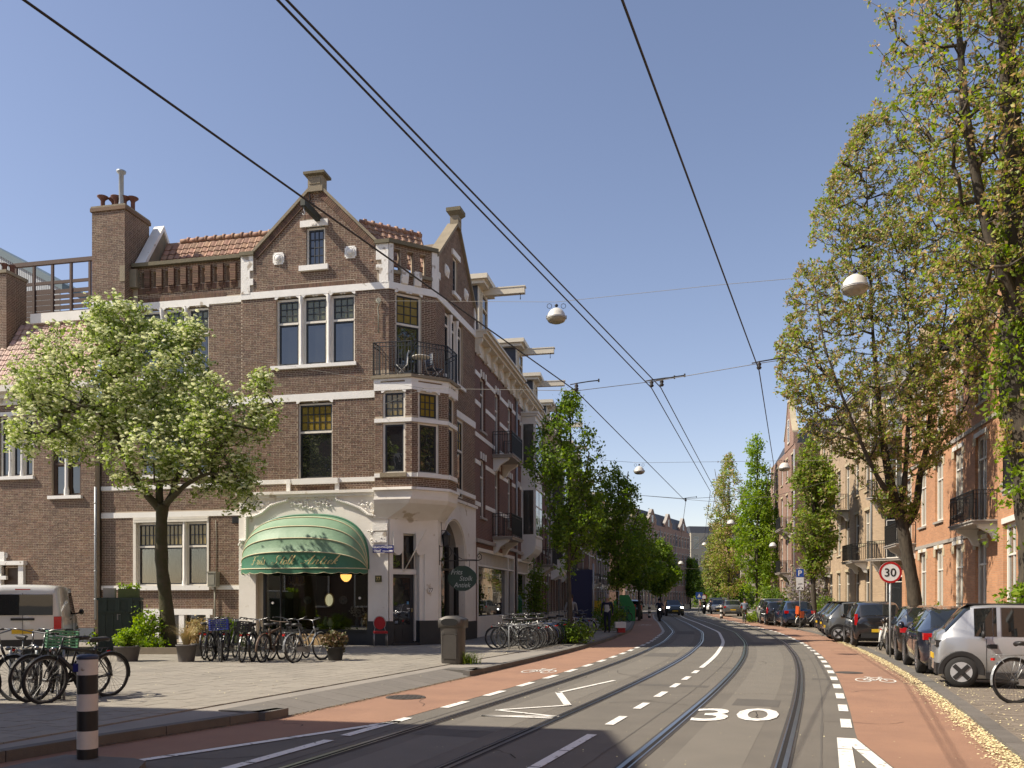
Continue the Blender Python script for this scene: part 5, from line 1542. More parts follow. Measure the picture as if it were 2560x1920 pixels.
for k in range(40):
 a=rng.uniform(0,6.28);r_=rng.uniform(.05,.3);h_=rng.uniform(.05,.12)
 b.lathe([(.0,0),(.013,-h_*.6),(0.0,-h_)],4,(r_*math.cos(a),r_*math.sin(a),-.02-.2*(.3-r_)),smooth=False,cap=False)
obj("crystals",b,M("crystal",(0.7,0.68,0.6),0.1,spec=1.0),CHD)["kind"]="stuff"
cpos=W3(FF.pt(X(865,-.8),-.8,0))
CL=thing("ceiling_lamp","glowing amber bowl lamp of beads hanging in the shop window","lamp",(cpos.x,cpos.y,Z(865,1440,-.8)))
b=MB();b.lathe([(.20,.06),(.19,-.04),(.14,-.13),(.07,-.19),(.0,-.21)],16,cap=False);obj("bowl",b,emit("amber_glow",(1.0,.48,.12),2.2),CL)
b=MB();b.tube([(0,0,.06),(0,0,1.0)],.01,6);b.lathe([(.21,.05),(.21,.08)],16);obj("rod",b,m_brass,CL)
def wall_disc(name,label,cat,u,v,d,r1,r2,m_out,m_in,parts=("rim","face")):
 p=W3(FF.pt(X(u,d),d,Z(u,v,d)));t=thing(name,label,cat,p,H1.rz)
 n=24
 b=MB();b.tube([(r1*math.cos(i*2*math.pi/n),0,r2*math.sin(i*2*math.pi/n))for i in range(n)],.025,6,closed=True);obj(parts[0],b,m_out,t)
 b=MB();b.add([(r1*math.cos(i*2*math.pi/n),.01,r2*math.sin(i*2*math.pi/n))for i in range(n)],[tuple(range(n))]);obj(parts[1],b,m_in,t)
 return t
wall_disc("oval_mirror","oval gilt mirror glowing in the middle of the shop window","mirror",823,1500,-1.2,.17,.24,m_gold,emit("mirror_added_glow",(.85,.75,.48),.55))  # mirror's bright reflection is put in as emission; it is no lamp
m_delft=M("blue_white_china",(0.22,0.25,0.29),0.3,0.5,22,c2=(0.05,0.06,0.09),mixs=1.0)
wall_disc("china_plate","round painted china plate left of the oval mirror","plate",769,1500,-.9,.13,.13,m_delft,m_delft)
wall_disc("china_plate","round painted china plate right of the oval mirror","plate",858,1500,-.9,.13,.13,m_delft,m_delft)
def vase(label,u,v,d,h,r,m,flowers=None):
 p=W3(FF.pt(X(u,d),d,0));t=thing("vase",label,"vase",(p.x,p.y,ZG+.35+.25))
 b=MB();b.lathe([(r*.5,0),(r*.9,h*.25),(r,h*.5),(r*.45,h*.85),(r*.6,h)],12);obj("body",b,m,t)
 if flowers:
  b=MB()
  for _ in range(60):
   a=rng.uniform(0,6.28);q=Vector((math.cos(a)*rng.uniform(0,.28),math.sin(a)*.2,h+rng.uniform(.0,.35)));s_=.04
   b.add([q+Vector((s_,0,0)),q+Vector((0,-s_,s_)),q+Vector((-s_,0,0)),q+Vector((0,s_*.3,-s_))],[(0,1,2,3)])
  obj("flowers",b,flowers,t)["kind"]="stuff"
 return t
b=MB();zsh=ZG+.35;b.fbox(FF,X(700),aR-.1,-1.3,-.3,zsh+.19,zsh+.25)
hw("display_shelf",b,m_dark)
vase("blue and white vase standing under the oval mirror",815,1540,-.7,.35,.1,m_delft)
vase("vase with a bunch of white lilies at the right of the shop window",893,1540,-.7,.35,.09,m_delft,M("lily_white",(0.6,0.58,0.5)))
vase("white jar at the bottom centre of the shop window",826,1560,-.5,.28,.12,m_white)
vase("low jar with green plant in the shop window",845,1560,-.6,.15,.14,M("green_jar",(0.15,0.2,0.12)),M("dark_leaf_flat",(0.05,0.08,0.02)))
vase("glass carafe near the right edge of the shop window",905,1560,-.5,.3,.06,MATS["crystal"])
# --- neighbours
m_pane2=glass_dark("house_glass",(0.02,0.022,0.024),1.9,wob=.15)
PANES=(m_pane2,m_pane2,glass_dark('curtained_glass_grey',(.09,.09,.08),1.8,wob=.3),glass_dark('house_glass_wavy',(.012,.014,.016),2.3,wob=.5))
m_redw=brick_tex("red_brown_brick_wall",(0.155,0.068,0.048),(0.115,0.052,0.040),(0.24,0.19,0.15))
m_brw=brick_tex("dark_brown_brick_wall",(0.13,0.075,0.055),(0.095,0.058,0.045),(0.26,0.22,0.18))
m_orw=brick_tex("orange_brick_wall",(0.52,0.25,0.125),(0.41,0.195,0.10),(0.40,0.30,0.20))
m_bufw=brick_tex("buff_brick_wall",(0.44,0.32,0.20),(0.35,0.25,0.16),(0.40,0.33,0.25))
m_pinkw=brick_tex("pinkish_brick_wall",(0.30,0.17,0.12),(0.23,0.13,0.10),(0.34,0.28,0.22))
m_slate=M("slate_roof",(0.045,0.048,0.058),0.6,0.3,5,0.2,40,island=.1)
m_creamt=M("cream_timber",(0.66,0.60,0.48),0.6,0.12,2,0.1,30)
m_whitet=M("white_timber",(0.74,0.72,0.66),0.6,0.12,2,0.1,30)
m_sand=M("sandstone_trim",(0.50,0.42,0.28),0.85,0.2,3,0.2,40)
m_grey=M("grey_stone",(0.36,0.33,0.29),0.85,0.2,2,0.3,40)
m_darkg=M("dark_green_paint",(0.015,0.03,0.022),0.45)
m_curt=M("pale_blind",(0.42,0.41,0.37),0.9)
def simple_window(par,fr,s0,s1,z0,z1,d=-.1,fm=None,tr=.66,fw=.07,bars=1,pm=None,sill=True,sm=None,depth=.06):
 mb=MB()
 mb.fbox(fr,s0,s0+fw,d-depth,d,z0,z1);mb.fbox(fr,s1-fw,s1,d-depth,d,z0,z1)
 mb.fbox(fr,s0+fw,s1-fw,d-depth,d,z1-fw,z1);mb.fbox(fr,s0+fw,s1-fw,d-depth,d,z0,z0+fw)
 if tr:mb.fbox(fr,s0+fw,s1-fw,d-depth,d+.01,z0+(z1-z0)*tr-.03,z0+(z1-z0)*tr+.03)
 for k in range(1,bars):mb.fbox(fr,s0+(s1-s0)*k/bars-.025,s0+(s1-s0)*k/bars+.025,d-depth+.004,d-.004,z0+fw,z1-fw)
 w=obj("window",mb,fm or m_whitet,par)
 pb=MB();pb.fbox(fr,s0+fw*.5,s1-fw*.5,d-depth+.01,d-depth+.02,z0+fw*.5,z1-fw*.5);obj("pane",pb,pm or rng.choice(PANES),w)
 if sill:
  sb=MB();sb.fbox(fr,s0-.06,s1+.06,d,.08,z0-.09,z0-.001);obj("window_sill",sb,sm or m_grey,w)
 return w
def balcony(par,fr,s0,s1,z,out=.9,rail=1.0,m=None,consoles=True):
 b=MB();b.fbox(fr,s0,s1,0,out,z-.14,z);b.fbox(fr,s0-.04,s1+.04,0,out+.04,z-.05,z-.001);bl=obj("balcony",b,m or m_grey,par)
 if consoles:
  for s in(s0+.12,s1-.3):
   c=MB();c.prism([(0,z-.14),(out*.8,z-.14),(out*.75,z-.24),(out*.35,z-.45),(out*.2,z-.7),(0,z-.75)],lambda d,zz:fr.pt(s,d,zz),lambda d,zz:fr.pt(s+.18,d,zz));obj("console",c,m_whitet,bl)
 r=MB();pts=[tuple(fr.pt(s,d)[:2])for s,d in((s0+.03,.02),(s0+.03,out-.03),(s1-.03,out-.03),(s1-.03,.02))]
 railing_mb(r,pts,z+.08,z+rail,.11,.01,.035,mid=z+rail-.13);obj("railing",r,m_iron,bl)
 return bl
def bay_window(par,fr,s0,s1,z0,z1,out=.7,m=None,lo=.9):
 """timber oriel over two storeys"""
 m=m or m_whitet
 b=MB();b.fbox(fr,s0,s1,0,out,z0,z1)
 b.fbox(fr,s0-.08,s1+.08,0,out+.1,z1,z1+.12);b.fbox(fr,s0-.14,s1+.14,0,out+.16,z1+.12,z1+.22)
 b.prism([(0,z0),(out,z0),(out*.8,z0-.25),(.1,z0-.6),(0,z0-.6)],lambda d,zz:fr.pt(s0,d,zz),lambda d,zz:fr.pt(s1,d,zz))
 bw=obj("oriel",b,m,par)
 h=(z1-z0)/2
 for k in range(2):
  a=z0+k*h+lo*.7;c=z0+(k+1)*h-.3
  f2=Frame(tuple(fr.pt(s0,out)[:2]),fr.a);L=s1-s0
  for q in range(2):
   p=MB();p.fbox(f2,L*q/2+.10,L*(q+1)/2-.10,0,.012,a+.1,c-.1);obj("oriel_pane",p,MATS["curtained_glass_grey"],bw)
  p=MB();p.fbox(f2,.06,L-.06,0,.03,(a+c)/2+.28,(a+c)/2+.34)
  for zz in(a,c):p.fbox(f2,-.03,L+.03,0,.05,zz-.05,zz+.05)
  p.fbox(f2,.06,L-.06,0,.025,z0+k*h+.12,a-.12)
  obj("oriel_trim",p,m,bw)
  for side,aa in((s0,fr.a-math.pi/2),(s1,fr.a+math.pi/2)):
   o_=fr.pt(side,out if side==s0 else 0);f3=Frame((o_.x,o_.y),aa)if side==s1 else Frame((fr.pt(s0,0).x,fr.pt(s0,0).y),fr.a-math.pi/2)
   p=MB();p.fbox(f3,.12,out-.1,-.02,.013,a+.1,c-.1);obj("oriel_pane",p,MATS["curtained_glass_grey"],bw)
 return bw
def dormer(par,fr,s,z,w=1.5,h=2.2,back=-.5,beam=1.5,m=None,dark=None):
 m=m or m_creamt
 b=MB();b.fbox(fr,s-w/2,s+w/2,back-2.2,back,z,z+h);dm=obj("dormer",b,dark or m_slate,par)
 b=MB();b.fbox(fr,s-w/2,s+w/2,back,back+.06,z,z+h)
 b.fbox(fr,s-w/2-.25,s+w/2+.25,back-2.2,back+.35,z+h,z+h+.16);b.fbox(fr,s-w/2-.38,s+w/2+.38,back-2.2,back+.5,z+h+.16,z+h+.36)
 obj("dormer_front",b,m,dm)
 simple_window(par,fr,s-w/2+.25,s+w/2-.25,z+.35,z+h-.2,d=back+.14,fm=m,sill=False,depth=.08)
 if beam:
  b=MB();zz=z+h-.22
  b.fbox(fr,s-.13,s+.13,back,back+.4+beam,zz,zz+.26);b.fbox(fr,s-.15,s+.15,back,back+.44+beam,zz+.26,zz+.31)
  obj("hoisting_beam",b,m,dm)
  b=MB();p=fr.pt(s,back+beam+.2,zz);b.tube([p,p-Vector((0,0,.1)),p-Vector((-.05,0,.17)),p-Vector((0,0,.24)),p-Vector((.05,0,.19))],.014,5);obj("beam_hook",b,m_iron,dm)
def cornice(par,fr,s0,s1,z,m=None,out=.5,h=.9,cons=True):
 b=MB();b.fbox(fr,s0,s1,0,.06,z-h,z-.32);b.fbox(fr,s0,s1,0,out*.7,z-.32,z-.2);b.fbox(fr,s0,s1,0,out,z-.2,z-.08);b.fbox(fr,s0-.02,s1+.02,0,out+.08,z-.08,z)
 co=obj("cornice",b,m or m_creamt,par)
 if cons:
  n=max(2,int((s1-s0)/1.15))
  for k in range(n):
   s=s0+.12+(s1-s0-.24)*k/(n-1)
   c=MB();c.prism([(.06,z-.32),(out*.62,z-.32),(out*.6,z-.45),(out*.3,z-.6),(.22,z-h-.05),(.06,z-h-.1)],lambda d,zz:fr.pt(s-.08,d,zz),lambda d,zz:fr.pt(s+.08,d,zz));obj("cornice_console",c,m or m_creamt,co)
 return co
def row_house(label,P,Q,H,floors,wm,cols=3,zg=PZ,deep=9.0,bands=None,oriel=None,balc=(),dorm=None,corn=True,roofm=None,fm=None,ground='brick',cm=None,gable=None,name="row_house",cat="house",group="houses along the street",shopm=None,ww=.95,arch=False,bm=None,mans=1.9,tag_g=True,off=0.0,pm=None,fw=.07,sm=None,wtop=None,lint=True,endwall=None):
 """a terraced house between two plan points, front to the right-hand side of P->Q seen from above"""
 P=Vector(P);Q=Vector(Q);W=(Q-P).length;a=math.atan2(Q.y-P.y,Q.x-P.x)
 t=thing(name,label,cat,(P.x,P.y,0),a,group if tag_g else None)
 fr=Frame((0,-0.0),0.0);fr=fr.shift(0,off)
 fl=floors;holes=[];wins=[]
 cw=W/cols
 for k in range(len(fl)-1):
  z0,z1=fl[k],fl[k+1]
  if k==0 and ground=='shop':continue
  for c in range(cols):
   cx=cw*(c+.5)
   if oriel and k in oriel['f']and oriel['s0']-.1<cx<oriel['s1']+.1:continue
   isd=any(k==bf and abs(cx-(b0+b1)/2)<(b1-b0)/2 for bf,b0,b1 in balc)
   a0=z0+(.12 if isd or(k==0 and c==cols-1 and ground=='door')else.75);b0_=z1-.42
   holes.append((cx-ww/2,cx+ww/2,a0,b0_));wins.append((k,c,isd))
 eave=H
 shop=None
 if ground=='shop':
  shop=(.35,W-.35,zg+.0,fl[1]-.55);holes.append(shop)
 wmsh=MB();wall(wmsh,fr,[(0,zg-.1),(W,zg-.1),(W,eave),(0,eave)],holes,0,.2)
 wmsh.fbox(fr,0,W,-deep,-.35,zg-.1,eave-.05)
 wmsh.quad(fr.pt(0,-deep,zg-.1),fr.pt(0,0,zg-.1),fr.pt(0,0,eave),fr.pt(0,-deep,eave));wmsh.quad(fr.pt(W,0,zg-.1),fr.pt(W,-deep,zg-.1),fr.pt(W,-deep,eave),fr.pt(W,0,eave))
 wo=obj("wall",wmsh,wm,t)
 hi=0
 for(k,c,isd),h in zip(wins,holes):
  simple_window(t,fr,h[0],h[1],h[2],h[3],fm=fm or m_whitet,tr=.7 if not isd else.74,bars=2 if(isd or fw>.1)else 1,sm=sm,sill=not isd,pm=pm,fw=fw)
  if lint:
   b=MB();c_=(h[0]+h[1])/2
   if arch:
    for q in range(3):
     x=c_+(q-1)*ww*.45;b.fbox(fr,x-.07,x+.07,0,.05,h[3]-.02,h[3]+.26)
   else:b.fbox(fr,h[0]-.08,h[1]+.08,0,.035,h[3],h[3]+.16)
   obj("lintel",b,bm or m_whitet,t)
 if bands:
  for z in bands:
   xs=[0.0]
   for h in holes:
    if h[2]<z+.1 and h[3]>z:xs+=[h[0],h[1]]
   xs.append(W)
   xs.sort()
   for i in range(0,len(xs)-1,2):
    if xs[i+1]-xs[i]>.05:
     b=MB();b.fbox(fr,xs[i],xs[i+1],0,.03,z,z+.17);obj("white_band",b,bm or m_whitet,t)
 if oriel:bay_window(t,fr,oriel['s0'],oriel['s1'],oriel['z0'],oriel['z1'],oriel.get('out',.75),oriel.get('m'))
 for bf,b0,b1 in balc:balcony(t,fr,b0,b1,fl[bf]+.1)
 if shop:
  sm_=shopm or m_whitet
  b=MB();b.fbox(fr,shop[0],shop[0]+.14,-.2,.03,zg,shop[3]);b.fbox(fr,shop[1]-.14,shop[1],-.2,.03,zg,shop[3]);b.fbox(fr,shop[0]+.14,shop[1]-.14,-.2,.03,shop[3]-.14,shop[3])
  b.fbox(fr,shop[0]+.14,shop[1]-1.5,-.2,.02,zg,zg+.85);b.fbox(fr,shop[1]-1.5,shop[1]-1.36,-.2,.02,zg,shop[3]-.14);b.fbox(fr,shop[0]+.14,shop[1]-.14,-.18,.0,shop[3]-.75,shop[3]-.68)
  sf=obj("shop_front",b,sm_,t)
  b=MB();b.fbox(fr,shop[0]+.14,shop[1]-1.5,-.15,-.14,zg+.85,shop[3]-.75);obj("shop_pane",b,glass_dark("shop_glass_side",(.012,.012,.012),2.6),sf)
  b=MB();x=shop[0]+.2
  b.fbox(fr,shop[0]+.14,shop[1]-.14,-.16,-.15,shop[3]-.68,shop[3]-.14);obj("transom_glass",b,m_amber_pane,sf)
  b=MB()
  while x<shop[1]-.2:b.fbox(fr,x,x+.035,-.15,-.08,shop[3]-.68,shop[3]-.14);x+=.26
  obj("transom_bars",b,sm_,sf)
  b=MB();b.fbox(fr,shop[1]-1.36,shop[1]-.14,-.55,-.5,zg,shop[3]-.75);obj("shop_door",b,m_sash,sf)
  b=MB();b.fbox(fr,0,W,0,.14,fl[1]-.35,fl[1]-.2);obj("lintel_beam",b,m_grey,t)
 elif ground in('brick','door'):
  b=MB();b.fbox(fr,0,W,0,.06,zg-.05,zg+.65);obj("plinth",b,m_grey if sm is None else sm,t)
 if corn:cornice(t,fr,0,W,eave,cm)
 rm=roofm or m_slate
 if gable:
  gm=MB();c0,c1,gh,st=gable;cx=(c0+c1)/2
  prof=[(c0,eave),(c1,eave),(c1,eave+gh*.25),(cx+(c1-c0)*.28,eave+gh*.55),(cx+.35,eave+gh),(cx-.35,eave+gh),(cx-(c1-c0)*.28,eave+gh*.55),(c0,eave+gh*.25)]
  gm.prism(prof,lambda s,z:fr.pt(s,.05,z),lambda s,z:fr.pt(s,-.3,z));obj("gable",gm,wm,t)
  for(sa,za),(sb,zb)in zip(prof[2:-1],prof[3:]):
   c=MB();c.prism([(sa,za),(sb,zb),(sb,zb+.14),(sa,za+.14)],lambda s,z:fr.pt(s,.12,z),lambda s,z:fr.pt(s,-.36,z));obj("gable_coping",c,bm or m_sand,t)
  simple_window(t,fr,cx-.42,cx+.42,eave+gh*.12,eave+gh*.62,d=.12,fm=fm or m_whitet)
 b=MB();b.add([fr.pt(0,-.15,eave),fr.pt(W,-.15,eave),fr.pt(W,-.15-mans*.55,eave+mans),fr.pt(0,-.15-mans*.55,eave+mans),fr.pt(W,-deep,eave+mans),fr.pt(0,-deep,eave+mans),fr.pt(0,-deep,eave),fr.pt(W,-deep,eave)],[(0,1,2,3),(3,2,4,5),(0,3,5,6),(1,7,4,2)]);obj("roof",b,rm,t)
 if dorm:dormer(t,fr,dorm[0],eave+.0,dorm[1],dorm[2],back=-.35,beam=dorm[3],m=cm)
 b=MB();b.fbox(fr,W-.9,W-.2,-deep*.6-.8,-deep*.6,eave+mans-.3,eave+mans+1.3);obj("chimney",b,wm,t)
 if cat=="house" and W>4:
  b=MB();q=fr.pt(W-.05,.07);b.tube([(q.x,q.y,zg),(q.x,q.y,eave-.5)],.05,8);obj("downpipe",b,m_zinc,t)
 return t,fr,W
 # --- left neighbour of the corner house
NB=thing("side_street_house","lower brown brick house with clay tiled roof and white cornice left of the corner house","house",H1.loc,H1.rz)
xN=X(237,.09);xE=-22.0;DN=.09
zc_t,zc_b=Z(120,957,DN+.4),Z(120,1008,DN)
hN=[(X(0),X(88),Z(50,1192),Z(50,1040)),(X(133),X(207),Z(170,1240),Z(170,1062)),(X(-14),X(19),Z(5,1440),Z(5,1395)),(X(10),X(56),ZG+.3,Z(30,1420)),(X(-120),X(-40),Z(-60,1200),Z(-60,1050))]
wm_=MB();bm_=MB()
wall(wm_,FF,[(xE,ZG),(xN,ZG),(xN,zc_b),(xE,zc_b)],hN,DN,.2)
wm_.quad(FF.pt(xN,DN,ZG),FF.pt(xN,-.2,ZG),FF.pt(xN,-.2,zc_b),FF.pt(xN,DN,zc_b));wm_.fbox(FF,xE,xN,-8,-.4,ZG,zc_b)
bricks(bm_,FF,[(X(-60),ZG+.5),(xN,ZG+.5),(xN,zc_b),(X(-60),zc_b)],hN,DN)
obj("brick_wall",wm_,m_mortar,NB);obj("brick",bm_,m_brickA,NB)["kind"]="stuff"
b=MB();b.fbox(FF,xE,xN,DN-.02,DN+.06,ZG,ZG+.5);obj("plinth",b,m_plinthL,NB)
b=MB();b.fbox(FF,xE,xN+.02,DN-.1,DN+.05,zc_b,zc_t-.1);b.fbox(FF,xE,xN+.05,DN-.1,DN+.45,zc_t-.22,zc_t);b.fbox(FF,xE,xN+.03,DN-.1,DN+.2,zc_t-.4,zc_t-.22);obj("cornice",b,m_cream,NB)
for k in range(12):
 c=xN-.4-k*1.2;b=MB();b.fbox(FF,c-.07,c+.07,DN+.05,DN+.17,zc_b+.1,zc_t-.4);obj("cornice_console",b,m_cream,NB)
for a,c,e,f in hN[:1]+hN[4:]:
 w3=(c-a)/3
 for k in range(3):
  window(NB,FF,a+w3*k+.05,a+w3*(k+1)-.05,e,f,d=DN-.1,frame_m=m_cream,sash_m=m_sash,pane_m=m_pane,transom=.58,top_grid=(3,3),top_pane=m_green_pane)
  if k:
   p=FF.pt(a+w3*k,DN-.03);m=MB();m.fbox(FF,a+w3*k-.05,a+w3*k+.05,DN-.16,DN-.06,e,f);m.lathe([(.07,e),(.07,e+.15),(.05,e+.25),(.05,f-.3),(.075,f)],10,(p.x,p.y,0));obj("window_column",m,m_white,NB)
 m=MB();m.fbox(FF,a-.1,c+.08,DN,DN+.12,e-.12,e);obj("window_sill",m,m_white,NB);m=MB();m.fbox(FF,a-.05,c+.05,DN-.02,DN+.04,f,f+.14);obj("lintel",m,m_white,NB)
a,c,e,f=hN[1];m_shut=M("brown_shutter",(0.07,0.04,0.022),0.6)
for k in range(2):
 a2,c2=a+(c-a)/2*k,a+(c-a)/2*(k+1)
 window(NB,FF,a2+.03,c2-.03,e,f,d=DN-.1,frame_m=m_shut,sash_m=m_shut,pane_m=m_pane,transom=.45,top_grid=(3,3))
m=MB();q=FF.pt((a+c)/2,DN-.02);m.lathe([(.09,e),(.09,e+.2),(.06,e+.35),(.06,f-.3),(.09,f)],10,(q.x,q.y,0));obj("window_column",m,m_white,NB)
m=MB();m.fbox(FF,a-.08,c+.08,DN,DN+.12,e-.12,e);obj("window_sill",m,m_white,NB)
a,c,e,f=hN[3]
m=MB();m.fbox(FF,a,c,DN-.15,DN-.1,e-.3,f);obj("door",m,m_shut,NB)
m=MB();m.fbox(FF,a-.2,a,DN-.1,DN+.05,ZG,f+.1);m.fbox(FF,c,c+.22,DN-.1,DN+.12,ZG,f+.1);obj("door_frame",m,m_white,NB)
m=MB();m.fbox(FF,a-.3,c+.3,DN,DN+.2,f+.1,f+.25);m.fbox(FF,a-.3,a+.2,DN,DN+.12,f+.25,f+.6);obj("door_canopy",m,m_white,NB)
a,c,e,f=hN[2]
window(NB,FF,a,c,e,f,d=DN-.1,frame_m=m_shut,sash_m=m_shut,pane_m=m_pane)
m=MB();m.fbox(FF,a-.1,c+.1,DN,DN+.1,e-.14,e);obj("window_sill",m,m_white,NB);m=MB();m.fbox(FF,a-.1,c+.1,DN,DN+.06,f,f+.18);obj("lintel",m,m_white,NB)
m=MB();m.fbox(FF,X(84),X(92),DN-.02,DN+.05,Z(88,1122),Z(88,1112));obj("white_block",m,m_white,NB)
b=MB();zr1=Z(120,808,-1.2)
b.add([FF.pt(xE,.35,zc_t),FF.pt(xN,.35,zc_t),FF.pt(xN,-1.3,zr1),FF.pt(xE,-1.3,zr1)],[(0,1,2,3)]);nroof=obj("roof",b,m_tileR,NB)
m_tileN=M("pale_clay_roof_tile",(0.46,0.30,0.23),0.6,0.2,3,0.3,60,c2=(0.32,0.21,0.17),mixs=0.8,island=0.2)
tx0=X(-30)
tile_roof(nroof,FF.pt(tx0,.38,zc_t+.02),(1,0,0),(0,1.65,zr1-zc_t),int((X(228)-tx0)/.28),int(math.hypot(1.65,zr1-zc_t)/.27),.28,.27,m_tileN,keep=290)
b=MB();b.fbox(FF,X(22),X(229),-1.5,-1.05,zr1-.02,Z(120,783,-1.1));obj("ridge_gutter",b,m_whitet,NB)
b=MB();b.fbox(FF,X(22),X(229),-8,-1.5,zr1-.3,zr1+.15);obj("roof_terrace",b,m_grey,NB)
m_wood=M("brown_terrace_wood",(0.075,0.04,0.028),0.7,0.2,4,0.2,30,stretch=(1,1,6))
TF=thing("terrace_fence","dark brown slatted wooden screen and pergola frame on the roof terrace","fence",W3(FF.pt(X(40,-2.2),-2.2,0)),H1.rz)
w_=X(229,-2.2)-X(40,-2.2);zf0,zf1,zft=Z(130,800,-2.2),Z(130,712,-2.2),Z(130,660,-2.2)
for k in range(5):
 x=w_*(k+(.0 if k else.02))/4*.98;b=MB();b.box(x-.045,x+.045,-.045,.045,zf0-.4,zft);obj("post",b,m_wood,TF)
b=MB();b.box(-.1,w_+.1,-.06,.06,zft-.02,zft+.14);obj("top_beam",b,m_wood,TF)
for k in range(7):
 z=zf0-.25+k*(zf1-zf0+.1)/7
 for q in range(4):b=MB();x0_,x1_=w_*.98*q/4+.05,w_*.98*(q+1)/4-.05;b.box(x0_,x1_,-.015,.015,z,z+(.195 if q<2 else.15));obj("slat",b,m_wood,TF)
for q in range(4):b=MB();b.box(w_*.98*q/4+.05,w_*.98*(q+1)/4-.05,-.03,.03,zf1+.02,zf1+.14);obj("rail",b,m_wood,TF)
NC=thing("brick_chimney","square brick chimney with three clay pots at the left edge, beside the roof terrace","chimney",H1.loc,H1.rz)
b=MB();b.fbox(FF,X(-22,-.6),X(16,-.6),-1.6,-.6,zc_t+.3,Z(5,683,-.6));obj("core",b,m_mortar,NC)
b=MB();ztop=Z(5,683,-.6);bricks(b,FF,[(X(-22,-.6),zc_t+.6),(X(16,-.6),zc_t+.6),(X(16,-.6),ztop),(X(-22,-.6),ztop)],[],-.6)
cs2=Frame((X(16,-.6),.6),math.pi/2);bricks(b,cs2,[(0,zc_t+.6),(1.0,zc_t+.6),(1.0,ztop),(0,ztop)],[],0);obj("brick",b,m_brickA,NC)["kind"]="stuff"
b=MB();b.fbox(FF,X(-24,-.6),X(18,-.6),-1.65,-.55,ztop,ztop+.12);obj("cap",b,m_stone,NC)
for k in range(3):b=MB();q=FF.pt(X(0+9*k,-1),-.85-.2*k);b.lathe([(.09,0),(.09,.34),(.13,.40),(.13,.44)],10,(q.x,q.y,ztop+.12));obj("pot",b,MATS["sooty_clay"],NC)
SH=thing("metal_shed","pale corrugated metal gable end with blue grey verge behind the roof terrace","building",W3((0,0,0)),H1.rz)
dS=-9.0;b=MB();sA,sB=X(-120,dS),X(150,dS);zA=Z(0,640,dS);zB_=Z(148,722,dS)
n=60
for k in range(n):
 s=sA+(sB-sA)*k/n;w=(sB-sA)/n;zt_s=zA+(zB_-zA)*(s-X(0,dS))/(sB-X(0,dS));zt_s=min(zt_s,zA+1)
 b.fbox(FF,s,s+w*.7,dS-.05,dS,8,zt_s);b.fbox(FF,s+w*.7,s+w,dS-.05,dS-.03,8,zt_s)
obj("corrugated_wall",b,M("pale_metal_sheet",(0.45,0.47,0.48),0.5,0.1,2),SH)
b=MB();q0,q1=X(0,dS),sB
b.prism([(q0-3,zA+3*(zA-zB_)/(q1-q0)),(q1+.2,zB_-.1),(q1+.2,zB_+.25),(q0-3,zA+.35+3*(zA-zB_)/(q1-q0))],lambda s,z:FF.pt(s,dS+.1,z),lambda s,z:FF.pt(s,dS-5,z));obj("verge",b,M("blue_grey_verge",(0.12,0.17,0.19),0.5),SH)
# --- terrace on the left of the street
q0=W3(SS.pt(SL));q0.z=0
nodes=[q0]
for y in(39.6,45.4,51.8,58.5,65.5,73,81,89.5,98,107,117):nodes.append(cpt(y,-9.9 if y<60 else-9.7))
E=12.55
fl4=[PZ+.1,4.5,7.95,10.9]
row_house("brown banded house with cream shop front and cream cornice adjoining the corner house",nodes[0],nodes[1],E,[PZ,4.35,7.95,11.35],m_redw,cols=3,bands=(5.5,7.2,8.3,9.6,10.8),balc=((1,3.1,5.4),(2,3.1,5.4)),ground='shop',arch=True,dorm=(2.6,1.5,2.5,1.5),ww=.9)
row_house("red brick house with tall white timber oriel and cream cornice behind the first street tree",nodes[1],nodes[2],E-.15,[PZ,4.3,7.8,11.2],m_redw,cols=4,bands=(5.4,7.3,9.0,10.6),oriel=dict(s0=1.5,s1=3.6,z0=4.3,z1=11.1,f=(1,2)),ground='shop',dorm=(2.6,1.5,2.4,1.5),ww=.85,arch=True)
row_house("red brick house with white banded windows and iron balcony, third from the corner house",nodes[2],nodes[3],E-.3,[PZ,3.6,7.2,10.8],m_redw,cols=4,bands=(2.6,4.5,6.1,8.1,9.7),balc=((1,1.7,4.2),),ground='brick',dorm=(3,1.4,2.3,1.4),arch=True,ww=.8)
row_house("house with white columned oriel, fourth from the corner house",nodes[3],nodes[4],E-.1,[PZ,3.6,7.2,10.8],m_brw,cols=4,bands=(4.5,8.1),oriel=dict(s0=2.2,s1=4.6,z0=3.6,z1=10.8,f=(1,2),out=.9),ground='brick',dorm=(3.2,1.4,2.1,1.4),ww=.85)
row_house("brown brick house behind the second street tree with dark awning",nodes[4],nodes[5],E+.2,[PZ,3.6,7.1,10.6],m_brw,cols=4,bands=(4.4,),balc=((1,2,4.8),),dorm=(3.3,1.4,2.1,1.4),ww=.9)
row_house("dark brick house in shade past the second street tree",nodes[5],nodes[6],E,[PZ,3.6,7.1,10.6],m_redw,cols=5,bands=(4.4,8.0),dorm=(4,1.5,2.0,1.2),ww=.9)
for k,nm in enumerate(("sixth","seventh","eighth","ninth")):
 row_house("dark terrace house in the shade, %s along the left side of the street"%nm,nodes[6+k],nodes[7+k],E+(.3,-.2,.2,0)[k],[PZ,3.5,6.9,10.2],(m_brw,m_redw,m_pinkw,m_brw)[k],cols=5,bands=(4.3,),ww=.95,corn=False,dorm=(4,1.5,2.0,0),balc=((1,3.2,5.6),))
fp=[nodes[10],nodes[11],Vector((19.9,128,0)),Vector((23.9,135.6,0)),Vector((27.9,143.3,0)),Vector((31.9,151,0))]
